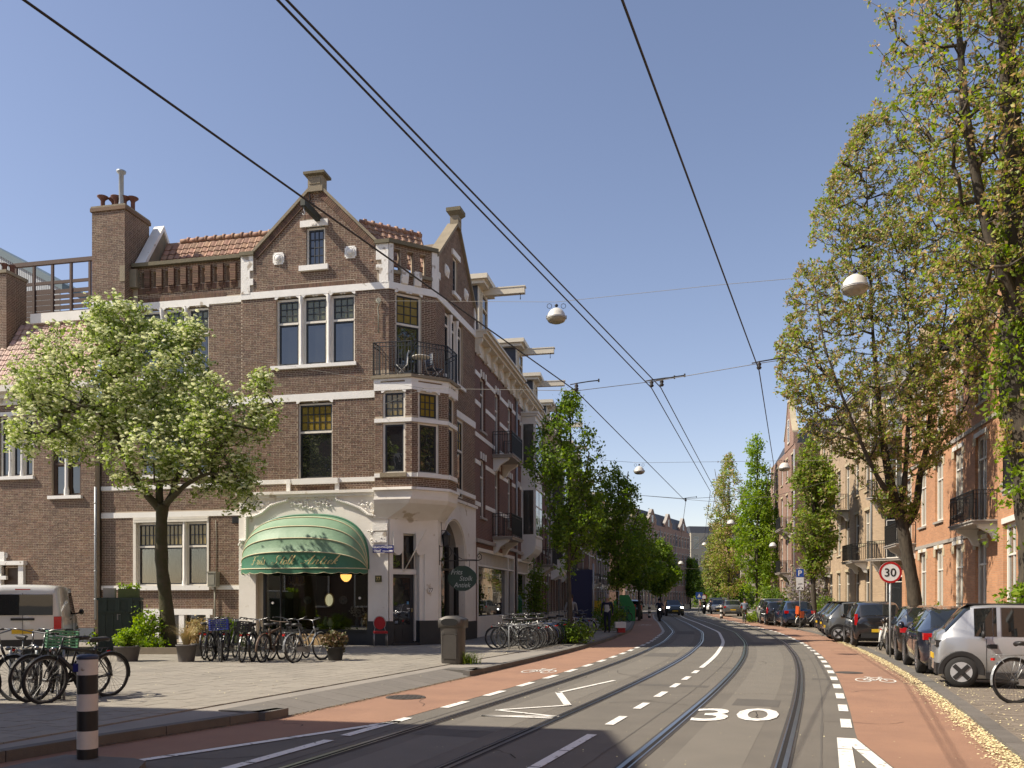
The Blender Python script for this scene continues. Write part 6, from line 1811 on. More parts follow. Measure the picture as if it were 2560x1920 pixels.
row_house("tall brown brick terrace house with grey gable, far down the left side",fp[1],fp[2],13.4,[PZ,3.4,6.7,10.0,13.0],m_pinkw,cols=6,ww=.9,corn=False,gable=(3.0,7.5,1.8,0),mans=2.2,roofm=m_grey,sm=m_sand)
for k,nm in enumerate(("first","second","last")):
 row_house("tall brown terrace house with slim white windows and pointed gable, %s of the far row"%nm,fp[2+k],fp[3+k],13.6,[PZ,3.4,6.7,10.0,13.0],m_pinkw,cols=5,ww=.95,corn=False,gable=(2.4,6.6,2.2,0),bm=m_grey,mans=2.2,roofm=m_slate,sm=m_sand)
def far_house(label,x,y,w,h,wm,rz=0.0,cols=5,nf=4,roofm=None,**kw):
 d=Vector((math.cos(rz),math.sin(rz),0))*w;P=Vector((x,y,0));fl=[0.05+h*i/nf for i in range(nf+1)]
 return row_house(label,P,P+d,h+.2,fl,wm,cols=cols,zg=0.0,ww=min(1.1,w/cols*.5),corn=False,tag_g=False,name="distant_house",roofm=roofm,mans=1.5,lint=False,**kw)
far_house("pale concrete office block far beyond the gabled terrace",37.5,176,14,15.5,M("pale_concrete",(0.42,0.38,0.30),0.9),R(10),cols=6)
far_house("low distant brick house at the end of the street",50,225,26,9,m_pinkw,R(5),cols=9,nf=3,roofm=m_slate)
far_house("cream house with striped awning across the junction",33.2,128,13,8.2,M("cream_render",(0.50,0.43,0.33),0.9),R(-8),cols=6,nf=2,roofm=m_tileR)
far_house("distant brick house behind the parked cars on the right",48,135,20,10.5,m_pinkw,R(-10),cols=8,nf=3)
# --- right side
def rp_(y,o=9.1):return cpt(y,o)
m_paleglass=glass_dark('curtained_glass',(.20,.19,.16),1.6)
P_,Q_=rp_(44.2,9.15),rp_(28.6,9.15)
RT,rfr,RW=row_house("orange brick house with white windows, arched doorways and an iron balcony behind the parked cars",P_,Q_,12.1,[.12,4.25,8.0,11.7],m_orw,cols=6,zg=.05,ww=1.3,pm=m_paleglass,fw=.11,group="",balc=((1,12.2,15.0),(1,.3,3.0)),cm=m_grey,bands=None,sm=m_grey,roofm=m_slate,name="brick_house",tag_g=False)
for s0,s1,z0,z1,mm in((0,RW,4.05,4.25,m_grey),(0,RW,7.85,7.97,m_grey),(0,RW,2.9,3.2,m_sand)):
 pass
b=MB();b.fbox(rfr,0,RW,0,.05,4.0,4.14);obj("string_course",b,m_grey,RT)
b=MB();b.fbox(rfr,0,RW,0,.06,7.9,8.05);obj("string_course",b,m_grey,RT)
for k in range(6):
 cx=RW/6*(k+.5)
 for z in(3.5,7.3,11.0):
  for sg in(-1,1):
   b=MB();b.fbox(rfr,cx+sg*.72-.17,cx+sg*.72+.17,0,.02,z,z+.33);obj("sandstone_block",b,m_sand,RT)
 b=MB();b.fbox(rfr,cx-.14,cx+.14,0,.05,3.85,4.0);b.fbox(rfr,cx-.11,cx+.11,0,.035,7.58,7.85);obj("keystone",b,m_sand,RT)
P2=rp_(27.0,8.0);
R2T,r2,_=row_house("darker orange brick projecting house front at the right edge, behind the big trunk",P2,rp_(17,8.0),12.4,[.12,4.25,8.0,11.7],m_orw,cols=4,zg=.05,ww=1.4,pm=m_paleglass,fw=.12,balc=((1,4.6,7.6),),tag_g=False,sm=m_grey,name="brick_house")
row_house("orange brick house on the right, mostly outside the picture",rp_(17,9.2),rp_(-14,9.2),12.2,[.12,4.2,8,11.6],m_orw,cols=10,zg=.05,ww=1.1,tag_g=False,name="brick_house")
a0,a1=rp_(47.2,10.2),rp_(44.3,10.2)
GT=thing("garage","small flat-roofed brick garage with white fascia between two houses on the right","garage",(a0.x,a0.y,0),math.atan2(a1.y-a0.y,a1.x-a0.x))
gf=Frame((0,0),0);L=(a1-a0).length
b=MB();b.box(0,L,0,4,0,2.9);obj("wall",b,m_orw,GT);b=MB();b.box(-.2,L+.2,-.25,4.2,2.9,3.12);obj("fascia",b,m_whitet,GT)
b=MB();b.box(.3,1.5,-.03,0,.05,2.4);obj("door",b,M("grey_blue_door",(0.22,0.26,0.30),0.5),GT);b=MB();b.box(.2,1.6,-.02,.0,.05,2.5);obj("door_frame",b,m_whitet,GT)
e_=math.atan2(a1.y-a0.y,a1.x-a0.x)
b=MB()
for k in range(8):b.box(L-.02,L+.03,.5,1.9,.6+k*.2,.72+k*.2)
obj("louvre",b,MATS["grey_blue_door"],GT)
b=MB();b.add([(-.3,-.35,3.12),(L+.3,-.35,3.12),(L+.3,4.2,3.12),(-.3,4.2,3.12),(L*.3,1.5,3.9),(L*.7,1.5,3.9)],[(0,1,5,4),(1,2,5),(2,3,4,5),(3,0,4)]);obj("roof",b,m_slate,GT)
c0,c1_,c2_=rp_(64.5,9.3),rp_(50.2,9.3),rp_(50.2,9.3)+Vector((1.55,-2.35,0))
fls=[.1,3.9,7.4,10.8,13.8]
row_house("buff brick and grey stone apartment house with stone balconies, right of the ivy tree",c0,c1_,14.0,fls,m_bufw,cols=6,zg=.05,ww=1.05,balc=((1,1.5,3.6),(2,6.5,9.0),(2,1.5,3.6),(3,1.5,3.6),(1,11,13.5)),bands=(4.9,8.4,11.8),bm=m_sand,sm=m_sand,tag_g=False,name="apartment_house",cm=m_grey,fm=m_cream)
row_house("chamfered corner of the buff apartment house with a balcony on each floor",c1_,c2_,14.0,fls,m_bufw,cols=1,zg=.05,ww=1.3,balc=((1,.2,2.5),(2,.2,2.5),(3,.2,2.5)),bands=(4.9,8.4,11.8),bm=m_sand,sm=m_sand,tag_g=False,name="apartment_house",deep=2.5,cm=m_grey)
row_house("side wall of the buff apartment house facing the garage",c2_,c2_+Vector((9,-1.5,0)),14.0,fls,m_pinkw,cols=3,zg=.05,ww=.9,bands=(4.9,8.4),bm=m_sand,sm=m_sand,tag_g=False,name="apartment_house")
d0_,d1_=rp_(84,8.6),rp_(70.5,8.6)
row_house("tall reddish brick house with stepped gable behind the bright green trees",d0_,d1_,14.6,[.1,3.9,7.6,11.2,14.3],m_pinkw,cols=5,zg=.05,ww=1.0,gable=(8.5,13.0,4.0,0),bm=m_sand,sm=m_sand,tag_g=False,name="brick_house",balc=((1,9,11.5),(2,9,11.5)),corn=False)
row_house("plain dark side wall of the reddish house",d1_,d1_+Vector((10,-2.0,0)),13.0,[.1,3.9,7.6,11.2],m_redw,cols=2,zg=.05,ww=.8,tag_g=False,name="brick_house",corn=False)
row_house("buff terrace house at the far right bend, behind trees",rp_(108,9.3),rp_(84,9.3),12.8,[.1,3.8,7.3,10.8],m_bufw,cols=8,zg=.05,tag_g=False,name="brick_house",bm=m_sand)
P_=Vector((-25.0,12.0,0));Q_=Vector((-9.9,8.85,0))
def plain_house(label,pts,h,wm):
 cx=sum(p[0]for p in pts)/len(pts);cy=sum(p[1]for p in pts)/len(pts)
 t=thing("brick_house",label,"house",(cx,cy,0))
 b=MB();b.prism([(p[0]-cx,p[1]-cy)for p in pts],lambda x,y:Vector((x,y,h)),lambda x,y:Vector((x,y,0.05)))
 obj("wall",b,wm,t)
 return t
OC=plain_house("dark brown brick corner house left of the picture that shades the foreground",[(-9.9,8.75),(-25,11.9),(-32,-6),(-34,-32),(-12.5,-32),(-9.6,-2)],12.1,m_brw)
for k in range(5):
 for z in(1.2,4.8,8.2):
  f_=Frame((Q_.x-OC.location.x-14.9,Q_.y-OC.location.y+3.12),math.atan2(-3.15,15.1))
  f_.n=-f_.n
  b=MB();b.fbox(f_,1.2+k*2.9,2.5+k*2.9,.01,.06,z,z+2.1);w_o=obj("window",b,m_whitet,OC)
  b=MB();b.fbox(f_,1.3+k*2.9,2.4+k*2.9,.06,.065,z+.1,z+2.0);obj("pane",b,m_pane2,w_o)
  # --- trees
m_bark=M("grey_brown_bark",(0.085,0.068,0.048),0.95,0.3,9,1.0,16,c2=(0.03,0.025,0.018),mixs=.95,stretch=(1,1,.3))
m_barkm=M("mossy_bark",(0.075,0.06,0.035),0.95,0.3,6,0.9,28,c2=(0.045,0.05,0.015),mixs=.9)
L_elm=leaf_mat("elm_seed_leaf",[(0.24,0.30,0.045),(0.34,0.40,0.06),(0.46,0.34,0.16),(0.52,0.37,0.22),(0.34,0.22,0.11),(0.20,0.28,0.04),(0.30,0.36,0.06)],.35)
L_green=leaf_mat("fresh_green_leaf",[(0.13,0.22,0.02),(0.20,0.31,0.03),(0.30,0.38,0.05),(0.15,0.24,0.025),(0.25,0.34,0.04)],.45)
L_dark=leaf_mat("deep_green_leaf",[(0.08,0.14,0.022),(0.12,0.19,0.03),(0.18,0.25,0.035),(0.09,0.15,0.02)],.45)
L_beam=leaf_mat("whitebeam_leaf",[(0.15,0.21,0.045),(0.22,0.29,0.06),(0.28,0.34,0.10),(0.11,0.16,0.035)],.45)
L_flow=leaf_mat("cream_blossom",[(0.56,0.60,0.33),(0.68,0.70,0.44),(0.78,0.78,0.56),(0.46,0.52,0.24)],.3,.8)
L_mix=leaf_mat("green_brown_leaf",[(0.18,0.26,0.04),(0.28,0.35,0.07),(0.34,0.25,0.11),(0.15,0.21,0.04),(0.26,0.20,0.10)],.4)
def leaves_mb(pts,n_per,size,spread,rg,shape='leaf',droop=0.0,up=0.0):
 """many small separate leaf faces around the twig ends"""
 P=np.array(pts);k=len(P)
 N=int(k*n_per)
 idx=rg.integers(0,k,N)
 c=P[idx]+rg.normal(0,spread,(N,3))
 d=rg.normal(0,1,(N,3));d[:,2]+=up;d/=np.linalg.norm(d,axis=1)[:,None]
 r=rg.normal(0,1,(N,3));e=np.cross(d,r);e/=np.linalg.norm(e,axis=1)[:,None]
 f=np.cross(d,e)
 s=size*rg.uniform(.4,1.5,N)[:,None]
 a=c+e*s;b=c+f*s*.55;g=c-e*s;h=c-f*s*.55
 fold=d*s*.18
 V=np.stack([a,b+fold,g,h+fold],1).reshape(-1,3)
 return V,N
def foliage(name,pts,n_per,size,spread,mat,parent,seed,up=0.0):
 rg=np.random.default_rng(seed)
 V,N=leaves_mb(pts,n_per,size,spread,rg,up=up)
 me=bpy.data.meshes.new(name)
 me.vertices.add(len(V));me.vertices.foreach_set("co",V.ravel())
 me.loops.add(4*N);me.loops.foreach_set("vertex_index",np.arange(4*N))
 me.polygons.add(N);me.polygons.foreach_set("loop_start",np.arange(N)*4);me.polygons.foreach_set("loop_total",np.full(N,4))
 me.materials.append(mat);me.update();me.validate()
 o=bpy.data.objects.new(name,me);col.objects.link(o);o.parent=parent;o["kind"]="stuff"
 return o
def grow(trunk,env,n,seed,up=.25,wig=.06,minr=.006,pw=2.3,clump=0.0,fq=.6):
 """trunk: list of polylines (Vector, radius); env(rg) gives a point of the crown. Each point is tied to the nearest limb."""
 rg=np.random.default_rng(seed);
 nodes=[];par=[];rad=[]
 for pl in trunk:
  prev=-1
  for i,(p,r)in enumerate(pl):
   if i==0 and nodes:
    dd=[((Vector(q)-p).length,j)for j,q in enumerate(nodes)];j=min(dd)[1]
    if dd and min(dd)[0]<0.05:prev=j;continue
    prev=j
   nodes.append(tuple(p));par.append(prev);rad.append(r);prev=len(nodes)-1
 base_n=len(nodes)
 pts=[]
 while len(pts)<n:
  p=env(rg)
  if clump and noise.noise(Vector((p[0]*fq,p[1]*fq,p[2]*fq+seed)))<-clump and rg.random()<.85:continue
  pts.append(p)
 pts=np.array(pts)
 A=np.array(nodes)
 start=A[max(0,1):base_n]
 d0=np.min(np.linalg.norm(pts[:,None,:]-A[None,:,:],axis=2),axis=1)
 order=np.argsort(d0)
 allp=np.zeros((base_n+n*3,3));allp[:base_n]=A;cnt=base_n
 tips=[]
 for o in order:
  p=pts[o];q=allp[:cnt]
  dv=p-q;dist=np.linalg.norm(dv,axis=1)
  pen=dist+up*np.maximum(0,q[:,2]-p[2])*2.0+(q[:,2]<allp[0,2]+0.4)*5
  j=int(np.argmin(pen));L=dist[j]
  m=max(1,min(3,int(L/.45)))
  prev=j
  for s in range(1,m+1):
   t=s/m
   w=rg.normal(0,wig*L,3)*(1 if s<m else 0)
   x=allp[j]+(p-allp[j])*t+w+np.array([0,0,-up*.12*L*math.sin(math.pi*t)])
   if cnt>=len(allp):allp=np.vstack([allp,np.zeros((n,3))])
   allp[cnt]=x;par.append(prev);rad.append(0);prev=cnt;cnt+=1
  tips.append(prev)
 load=np.zeros(cnt);
 for t in tips:load[t]+=1
 for i in range(cnt-1,base_n-1,-1):load[par[i]]+=load[i]
 R_=np.array([rad[i]if i<base_n else 0 for i in range(cnt)],float)
 for i in range(base_n,cnt):R_[i]=minr*(load[i]**(1/pw))
 return allp[:cnt],par,R_,base_n,tips,load
def branch_mb(allp,par,R_,base_n,trunk,n_side=3):
 mb=MB();mb.smooth=True
 for i in range(base_n,len(allp)):
  j=par[i];p,q=Vector(allp[j]),Vector(allp[i])
  r0=min(R_[j]if R_[j]>0 else R_[i],R_[i]*1.5);r1=R_[i]
  d=q-p
  if d.length<1e-4:continue
  d.normalize();x=d.orthogonal().normalized();y=d.cross(x)
  k=n_side if r1<.03 else 5
  vs=[]
  for pp,rr in((p,r0),(q,r1)):
   for a in range(k):an=6.28318*a/k;vs.append(pp+(x*math.cos(an)+y*math.sin(an))*rr)
  mb.add(vs,[(a,(a+1)%k,k+(a+1)%k,k+a)for a in range(k)])
 return mb
def smooth_pl(pl,m=4):
 out=[]
 for i in range(len(pl)-1):
  p0=pl[max(0,i-1)];p1=pl[i];p2=pl[i+1];p3=pl[min(len(pl)-1,i+2)]
  for k in range(m):
   t=k/m
   q=0.5*((2*p1[0])+(-p0[0]+p2[0])*t+(2*p0[0]-5*p1[0]+4*p2[0]-p3[0])*t*t+(-p0[0]+3*p1[0]-3*p2[0]+p3[0])*t**3)
   out.append((q,p1[1]+(p2[1]-p1[1])*t))
 out.append(pl[-1]);return out
def trunk_mb(pls,n=12,rough=.16,seed=0):
 mb=MB()
 for k,pl in enumerate(pls):
  pts=[p for p,r in pl];rs=[r*(1+rough*noise.noise(p*2.2+Vector((seed,k,0))))for p,r in pl]
  mb.tube(pts,rs,n if k==0 else 8)
 return mb
def tree(label,loc,limbs,env,n,seed,leafs,bark=None,group=None,name="street_tree",up=.25,minr=.006,cat="tree",clump=.0,wig=.06,fq=.6):
 """limbs: polylines relative to loc; leafs: list of (name, mat, leaves per tip, size, spread, up)"""
 loc=Vector(loc)
 t=thing(name,label,cat,loc,0,group)
 pls=[smooth_pl([(Vector(p),r)for p,r in pl])for pl in limbs]
 allp,par,R_,bn,tips,load=grow(pls,env,n,seed,up,wig,minr,clump=clump,fq=fq)
 o=obj("trunk",trunk_mb(pls,seed=seed),bark or m_bark,t)
 obj("branches",branch_mb(allp,par,R_,bn,pls),bark or m_bark,o)["kind"]="stuff"
 T=allp[np.array(tips)]
 ext=allp[bn:][load[bn:]<6]
 T=np.vstack([T,T+(np.random.default_rng(seed).normal(0,.05,T.shape)),ext])
 for k,(nm,m,npt,size,spread,u_)in enumerate(leafs):foliage(nm,T,npt,size,spread,m,t,seed*7+k,u_)
 return t
def env_ell(c,r,lo=-1.0,power=.45,hole=None):
 def f(rg):
  while True:
   d=rg.normal(0,1,3);d/=np.linalg.norm(d);q=d*rg.random()**power
   if q[2]<lo:continue
   return np.array([c[0]+q[0]*r[0],c[1]+q[1]*r[1],c[2]+q[2]*r[2]])
 return f
def env_mix(envs,w):
 w=np.array(w,float);w/=w.sum();cw=np.cumsum(w)
 return lambda rg:envs[min(len(envs)-1,int(np.searchsorted(cw,rg.random())))](rg)
def env_prof(prof,wob=.25,cx=0,cy=0,power=.55):
 """crown from a profile [(height, radius)]"""
 hs=[p[0]for p in prof];rs=[p[1]for p in prof]
 def f(rg):
  while True:
   h=rg.uniform(hs[0],hs[-1]);r=np.interp(h,hs,rs)
   if rg.random()>(r/max(rs))**1.2+.03:continue
   a=rg.uniform(0,6.283);k=1+wob*noise.noise(Vector((math.cos(a)*1.3,math.sin(a)*1.3,h*.35)))
   q=rg.random()**power*r*k
   return np.array([cx+q*math.cos(a),cy+q*math.sin(a),h])
 return f
V3=Vector
Y0=25.0
def wp(u,v,y=Y0):p=at(u,v,y);return(p.x-TB.x,p.y-TB.y,p.z-TB.z)
TB=Vector((ray(424)*Y0,Y0,PZ))
limbs=[[(wp(424,1632),.23),(wp(421,1570),.21),(wp(412,1480),.19),(wp(404,1400),.18),(wp(404,1300),.175),(wp(408,1262),.16)],[(wp(406,1280),.15),(wp(390,1262),.125),(wp(365,1235),.115),(wp(338,1200),.105),(wp(320,1155,24.8),.10),(wp(298,1110,24.7),.085),(wp(284,1070,24.6),.075),(wp(262,1040,24.4),.06),(wp(225,1020,24),.045),(wp(190,1010,24),.03)],[(wp(284,1070,24.6),.06),(wp(288,1030,24.8),.05),(wp(292,985,25),.04),(wp(290,920,25),.03)],[(wp(404,1290),.13),(wp(398,1225,25.2),.11),(wp(408,1175,25.4),.09),(wp(400,1110,25.6),.07),(wp(392,1040,25.8),.05),(wp(396,960,25.8),.035)],[(wp(410,1270),.11),(wp(430,1235,25.3),.09),(wp(445,1190,25.5),.075),(wp(480,1150,26),.06),(wp(540,1120,26),.045),(wp(600,1110,26),.03)],[(wp(412,1262),.10),(wp(440,1235,24.6),.08),(wp(468,1210,24.2),.065),(wp(520,1185,24),.045),(wp(570,1190,23.8),.03)]]
def c_(u,v,y=Y0):q=wp(u,v,y);return q
k_=Y0/F_PX
env=env_mix([env_ell(c_(235,950),(160*k_,2.3,155*k_)),env_ell(c_(380,960),(150*k_,2.4,160*k_)),env_ell(c_(560,1060,24.2),(118*k_,2.0,100*k_)),env_ell(c_(170,1090),(120*k_,2.4,75*k_)),env_ell(c_(450,1140,24.3),(200*k_,2.1,100*k_)),env_ell(c_(440,850),(45*k_,.8,65*k_)),env_ell(c_(300,800),(75*k_,1.2,55*k_)),env_ell(c_(650,1020,24.0),(50*k_,1,90*k_)),env_ell(c_(90,980),(75*k_,1.2,70*k_)),env_ell(c_(580,1210,24.0),(80*k_,1.2,60*k_)),env_ell(c_(200,830),(45*k_,.8,45*k_)),env_ell(c_(495,835),(22*k_,.5,45*k_)),env_ell(c_(655,955,24),(18*k_,.4,35*k_)),env_ell(c_(60,1085),(40*k_,.6,20*k_)),env_ell(c_(120,900),(35*k_,.5,35*k_)),env_ell(c_(620,1240,24),(50*k_,.6,40*k_))],[6,6,4,3,5,.6,1.2,1.0,1.0,.8,.45,.35,.35,.3,.3,.35])
wt=tree("spreading whitebeam with cream blossom clusters standing in the planted bed before the corner house",TB,limbs,env,1500,11,[("foliage",L_beam,7.5,.052,.10,.2)],bark=m_barkm,name="whitebeam_tree",up=.15,minr=.0068,wig=.11,clump=.05,fq=.95)
def blossom(parent,pts,seed,n):
 rg=np.random.default_rng(seed);P=np.array(pts)[rg.integers(0,len(pts),n)]+rg.normal(0,.09,(n,3))+np.array([0,0,.05])
 vs,fs=[],[]
 for c in P:
  r=rg.uniform(.04,.08);k=len(vs);m=6
  tilt=rg.normal(0,.25,2)
  for ring,(rr_,h)in enumerate(((1.0,0),(.75,.42),(.3,.62))):
   for j in range(m):
    a=6.283*j/m+ring*.5;q=rr_*r*rg.uniform(.8,1.2)
    x,y_=q*math.cos(a),q*math.sin(a);vs.append((c[0]+x,c[1]+y_,c[2]+h*r+tilt[0]*x+tilt[1]*y_))
  for ring in range(2):
   for j in range(m):fs.append((k+ring*m+j,k+ring*m+(j+1)%m,k+(ring+1)*m+(j+1)%m,k+(ring+1)*m+j))
  fs.append(tuple(k+2*m+j for j in range(m)))
 b=MB();b.add(vs,fs);o=obj("blossom",b,L_flow,parent);o["kind"]="stuff"
tr_=[c for c in wt.children if c.name.startswith("foliage")][0]
tipsW=np.array([v.co for v in tr_.data.vertices][::4])[::5]
blossom(wt,tipsW,5,8000)
E1=Vector((10.9,17.6,.05))
limbs=[[((.25,0,0),.52),((.2,0,1.0),.44),((.15,0,2.6),.40),((.0,0,4.2),.38),((-.25,.0,5.6),.36),((-.35,.1,7.0),.30),((-.25,.1,8.6),.27),((-.35,.1,10.5),.22),((-.45,.1,13),.17),((-.6,.2,16),.10),((-.5,.2,19),.05)],[((-.2,0,6.0),.2),((.25,.1,7.4),.18),((.5,.2,9.5),.15),((.6,.3,12),.11),((.8,.3,15),.06)],[((-.3,0,7.6),.14),((-.9,-.1,9.0),.12),((-1.4,-.2,11),.09),((-1.7,-.3,13.4),.06),((-1.8,-.3,16),.04)],[((.4,.1,8.2),.10),((1.0,.3,10),.08),((1.6,.4,13),.05)]]
prof1=[(4.6,.4),(6.5,1.1),(8.5,2.0),(10.5,2.5),(13,2.9),(16,2.6),(19,1.6),(20.5,.4)]
tree("tall thick-trunked elm at the right edge rising out of the picture",E1,limbs,env_prof(prof1,.5,-.35,0),3400,21,[("foliage",L_elm,4.6,.044,.05,.1),("green_leaves",L_green,1.1,.048,.07,.1)],name="elm_tree",up=.8,minr=.0058,clump=.1)
rg=np.random.default_rng(3);pts=[]
for _ in range(260):
 h=rg.uniform(.3,9.5)if rg.random()<.8 else rg.uniform(.6,2.6);a=rg.uniform(2.2,5.2);r=.42+abs(rg.normal(0,.16))
 if noise.noise(Vector((h*1.1,2,0)))>-.08:pts.append((-.05*h+.15+math.cos(a)*r,math.sin(a)*r*.8,h))
e1=[o for o in col.objects if o.name=="elm_tree"][0]
foliage("trunk_shoots",pts,14,.06,.09,L_green,e1,9)
E2=Vector((14.4,30.2,.05))
def ep(u,v,y=30.2):p=at(u,v,y);return(p.x-E2.x,p.y-E2.y,p.z)
limbs=[[(ep(2290,1560),0.266),(ep(2284,1480),0.229),(ep(2270,1400),0.207),(ep(2258,1330),0.200),(ep(2248,1285),0.192),(ep(2226,1210),0.148),(ep(2210,1120),0.126),(ep(2200,1030),0.104),(ep(2190,930),0.074),(ep(2180,800),0.052),(ep(2172,600),0.030),(ep(2165,430),0.015)],[(ep(2262,1320),0.163),(ep(2290,1270,30.5),0.133),(ep(2300,1190,30.8),0.111),(ep(2318,1110,31),0.089),(ep(2330,1000,31),0.067),(ep(2350,880,31),0.044),(ep(2370,740,31),0.030)],[(ep(2242,1270),0.118),(ep(2215,1230,29.8),0.096),(ep(2180,1170,29.5),0.074),(ep(2140,1080,29.2),0.059),(ep(2100,980,29),0.044),(ep(2060,860,29),0.030),(ep(2040,740,29),0.015)],[(ep(2250,1280),0.111),(ep(2262,1200,30),0.096),(ep(2268,1100,30),0.081),(ep(2275,980,30),0.059),(ep(2270,800,30),0.037),(ep(2260,640,30),0.022)],[(ep(2300,1190,30.8),0.067),(ep(2345,1120,31),0.052),(ep(2400,1040,31.5),0.037),(ep(2440,960,31.5),0.022)]]
zz_=lambda v:CAM_H+(HOR-v)/F_PX*30.2
def env2(rg):
 vs_=[1300,1230,1150,1080,1000,900,700,560,430,330,290]
 Ls=[2215,2175,2105,2020,1955,1945,1985,2035,2085,2125,2150];Rs=[2290,2310,2345,2400,2440,2470,2470,2440,2380,2290,2200]
 while True:
  v=rg.uniform(290,1300);l=np.interp(-v,[-x for x in vs_],Ls);r=np.interp(-v,[-x for x in vs_],Rs)
  l+=28*noise.noise(Vector((v*.018,1,0)));
  if rg.random()>((r-l)/530)**1.0+.02:continue
  t=rg.random();y_=rg.normal(0,.42);w=math.sqrt(max(0,1-(2*t-1)**2))
  if abs(y_)>1:continue
  u=l+(r-l)*t;d=(r-l)/2/F_PX*30.2*w*y_
  p=at(u,v,30.2);return np.array([p.x-E2.x,p.y-E2.y+d,p.z])
tree("big leaning forked elm with brown seed clusters behind the parked dark cars",E2,limbs,env2,4300,31,[("foliage",L_elm,5.6,.050,.055,.0),("green_leaves",L_green,.7,.055,.08,.0)],name="elm_tree",up=.8,minr=.0062,clump=.08,wig=.05)
def slim(label,u,Y,vtop,vbot,wpx,seed,leafs,n,name="street_tree",prof=None,off=0,group=None,tr=.17):
 loc=Vector((ray(u)*Y,Y,.05));H=CAM_H+(HOR-vtop)/F_PX*Y;h0=CAM_H+(HOR-vbot)/F_PX*Y;w=wpx/2/F_PX*Y
 limbs=[[((0,0,0),tr*1.25),((.02,0,1.2),tr),((-.03,0,h0),tr*.85),((.05,0,(h0+H)/2),tr*.55),((.0,0,H*.97),.03)]]
 for k in range(5):
  a=k*2.4+seed;h=h0+(H-h0)*(.05+.13*k);limbs.append([((0,0,h),tr*.5),((math.cos(a)*w*.45,math.sin(a)*w*.4,h+(H-h0)*.16),tr*.3),((math.cos(a)*w*.7,math.sin(a)*w*.6,h+(H-h0)*.34),.025)])
 p=prof or[(0,.25),(.15,.75),(.35,1.0),(.55,.85),(.75,.6),(.92,.3),(1,.08)]
 pr=[(h0+(H-h0)*a,max(.15,w*b))for a,b in p]
 return tree(label,loc,limbs,env_prof(pr,.7),n,seed,leafs,name=name,up=.35,minr=.007,clump=.1,group=group)
slim("slender ivy-clad tree with dense leaves before the buff apartment house",2034,52.5,1098,1440,120,41,[("foliage",L_mix,8,.10,.17,.1),("green_leaves",L_green,4,.10,.2,.1)],420,prof=[(0,.3),(.12,.45),(.3,1.0),(.5,.8),(.7,1),(.85,.6),(1,.15)])
slim("tall bright green tree with open pointed top beside the grey-brown one",1893,79,1078,1480,130,42,[("foliage",L_green,8,.12,.2,.1)],620,prof=[(0,.55),(.12,.8),(.3,1.0),(.5,.9),(.65,.5),(.85,.42),(1,.12)])
slim("bare looking grey-brown elm left of the bright green tree",1822,97,1138,1490,120,43,[("foliage",L_elm,7,.10,.18,.1),("green_leaves",L_green,2,.11,.22,.0)],760,name="elm_tree",prof=[(0,.35),(.15,.8),(.35,.9),(.6,.9),(.85,.55),(1,.15)])
slim("pale thin tree at the far left of the right-hand row",1788,118,1330,1490,70,44,[("foliage",L_mix,9,.16,.3,.1)],260)
slim("dark green tree behind the bright tree by the red house",1925,88,1210,1480,70,45,[("foliage",L_green,12,.18,.3,.1)],260)
TG="young trees along the left pavement"
slim("young dark green tree by the bicycles, first on the left pavement",1424,30.0,982,1440,178,51,[("foliage",L_dark,6.5,.062,.10,.1),("painted_sunlit_leaves",L_green,1.4,.06,.12,.3)],560,group=TG,tr=.085,prof=[(0,.25),(.1,.6),(.22,1.0),(.45,.9),(.6,1.0),(.8,.7),(.93,.3),(1,.1)])  # second leaf set: sunlight on the crown painted as a brighter leaf colour
slim("bushy dark green tree, second on the left pavement",1545,46.0,1160,1470,165,52,[("foliage",L_dark,7,.085,.14,.1),("painted_sunlit_leaves",L_green,1.5,.08,.16,.3)],480,group=TG,tr=.10)
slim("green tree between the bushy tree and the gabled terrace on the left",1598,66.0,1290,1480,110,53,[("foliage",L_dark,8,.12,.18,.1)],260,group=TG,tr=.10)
slim("small round tree before the far gabled terrace",1652,98.0,1348,1490,90,54,[("foliage",L_dark,9,.15,.22,.1),("painted_sunlit_leaves",L_green,3,.16,.26,.3)],260,group=TG,tr=.11)
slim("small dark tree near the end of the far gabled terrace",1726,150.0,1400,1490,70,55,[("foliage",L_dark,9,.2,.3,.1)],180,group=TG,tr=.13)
def bush(label,loc,r,m,n,seed,size=.05,name="shrub",cat="plant",h=1.0,up=.3):
 t=thing(name,label,cat,loc);rg=np.random.default_rng(seed);pts=[]
 for _ in range(n):
  d=rg.normal(0,1,3);d/=np.linalg.norm(d);q=rg.random()**.5
  k=1+.35*noise.noise(Vector(d*1.7)+Vector((seed,0,0)))
  pts.append((d[0]*q*r[0]*k,d[1]*q*r[1]*k,max(.03,r[2]*.9+d[2]*q*r[2]*k)))
 foliage("foliage",pts,7,size,size*1.6,m,t,seed,up)
 b=MB()
 for p in pts[::6]:b.tube([(p[0]*.1,p[1]*.1,0),(p[0]*.6,p[1]*.6,p[2]*.6),p],.006,3,caps=False)
 obj("stems",b,m_bark,t)["kind"]="stuff"
 return t
bush("dark green climbing shrub on the facade behind the first street tree",(1.1,39.5,PZ),(.55,.5,1.9),L_dark,330,61,.06)
bush("low dark shrub at the foot of the first street tree",(2.15,29.6,PZ),(.75,.9,.38),L_dark,260,62,.05)
bush("tall green shrub by the kerb past the bicycles",(4.9,42.5,PZ),(.8,1.2,.8),L_dark,260,63,.06)
bush("dark hedge plants behind the street bicycles",(.4,35.5,PZ),(.7,.8,.55),L_dark,160,64,.05)
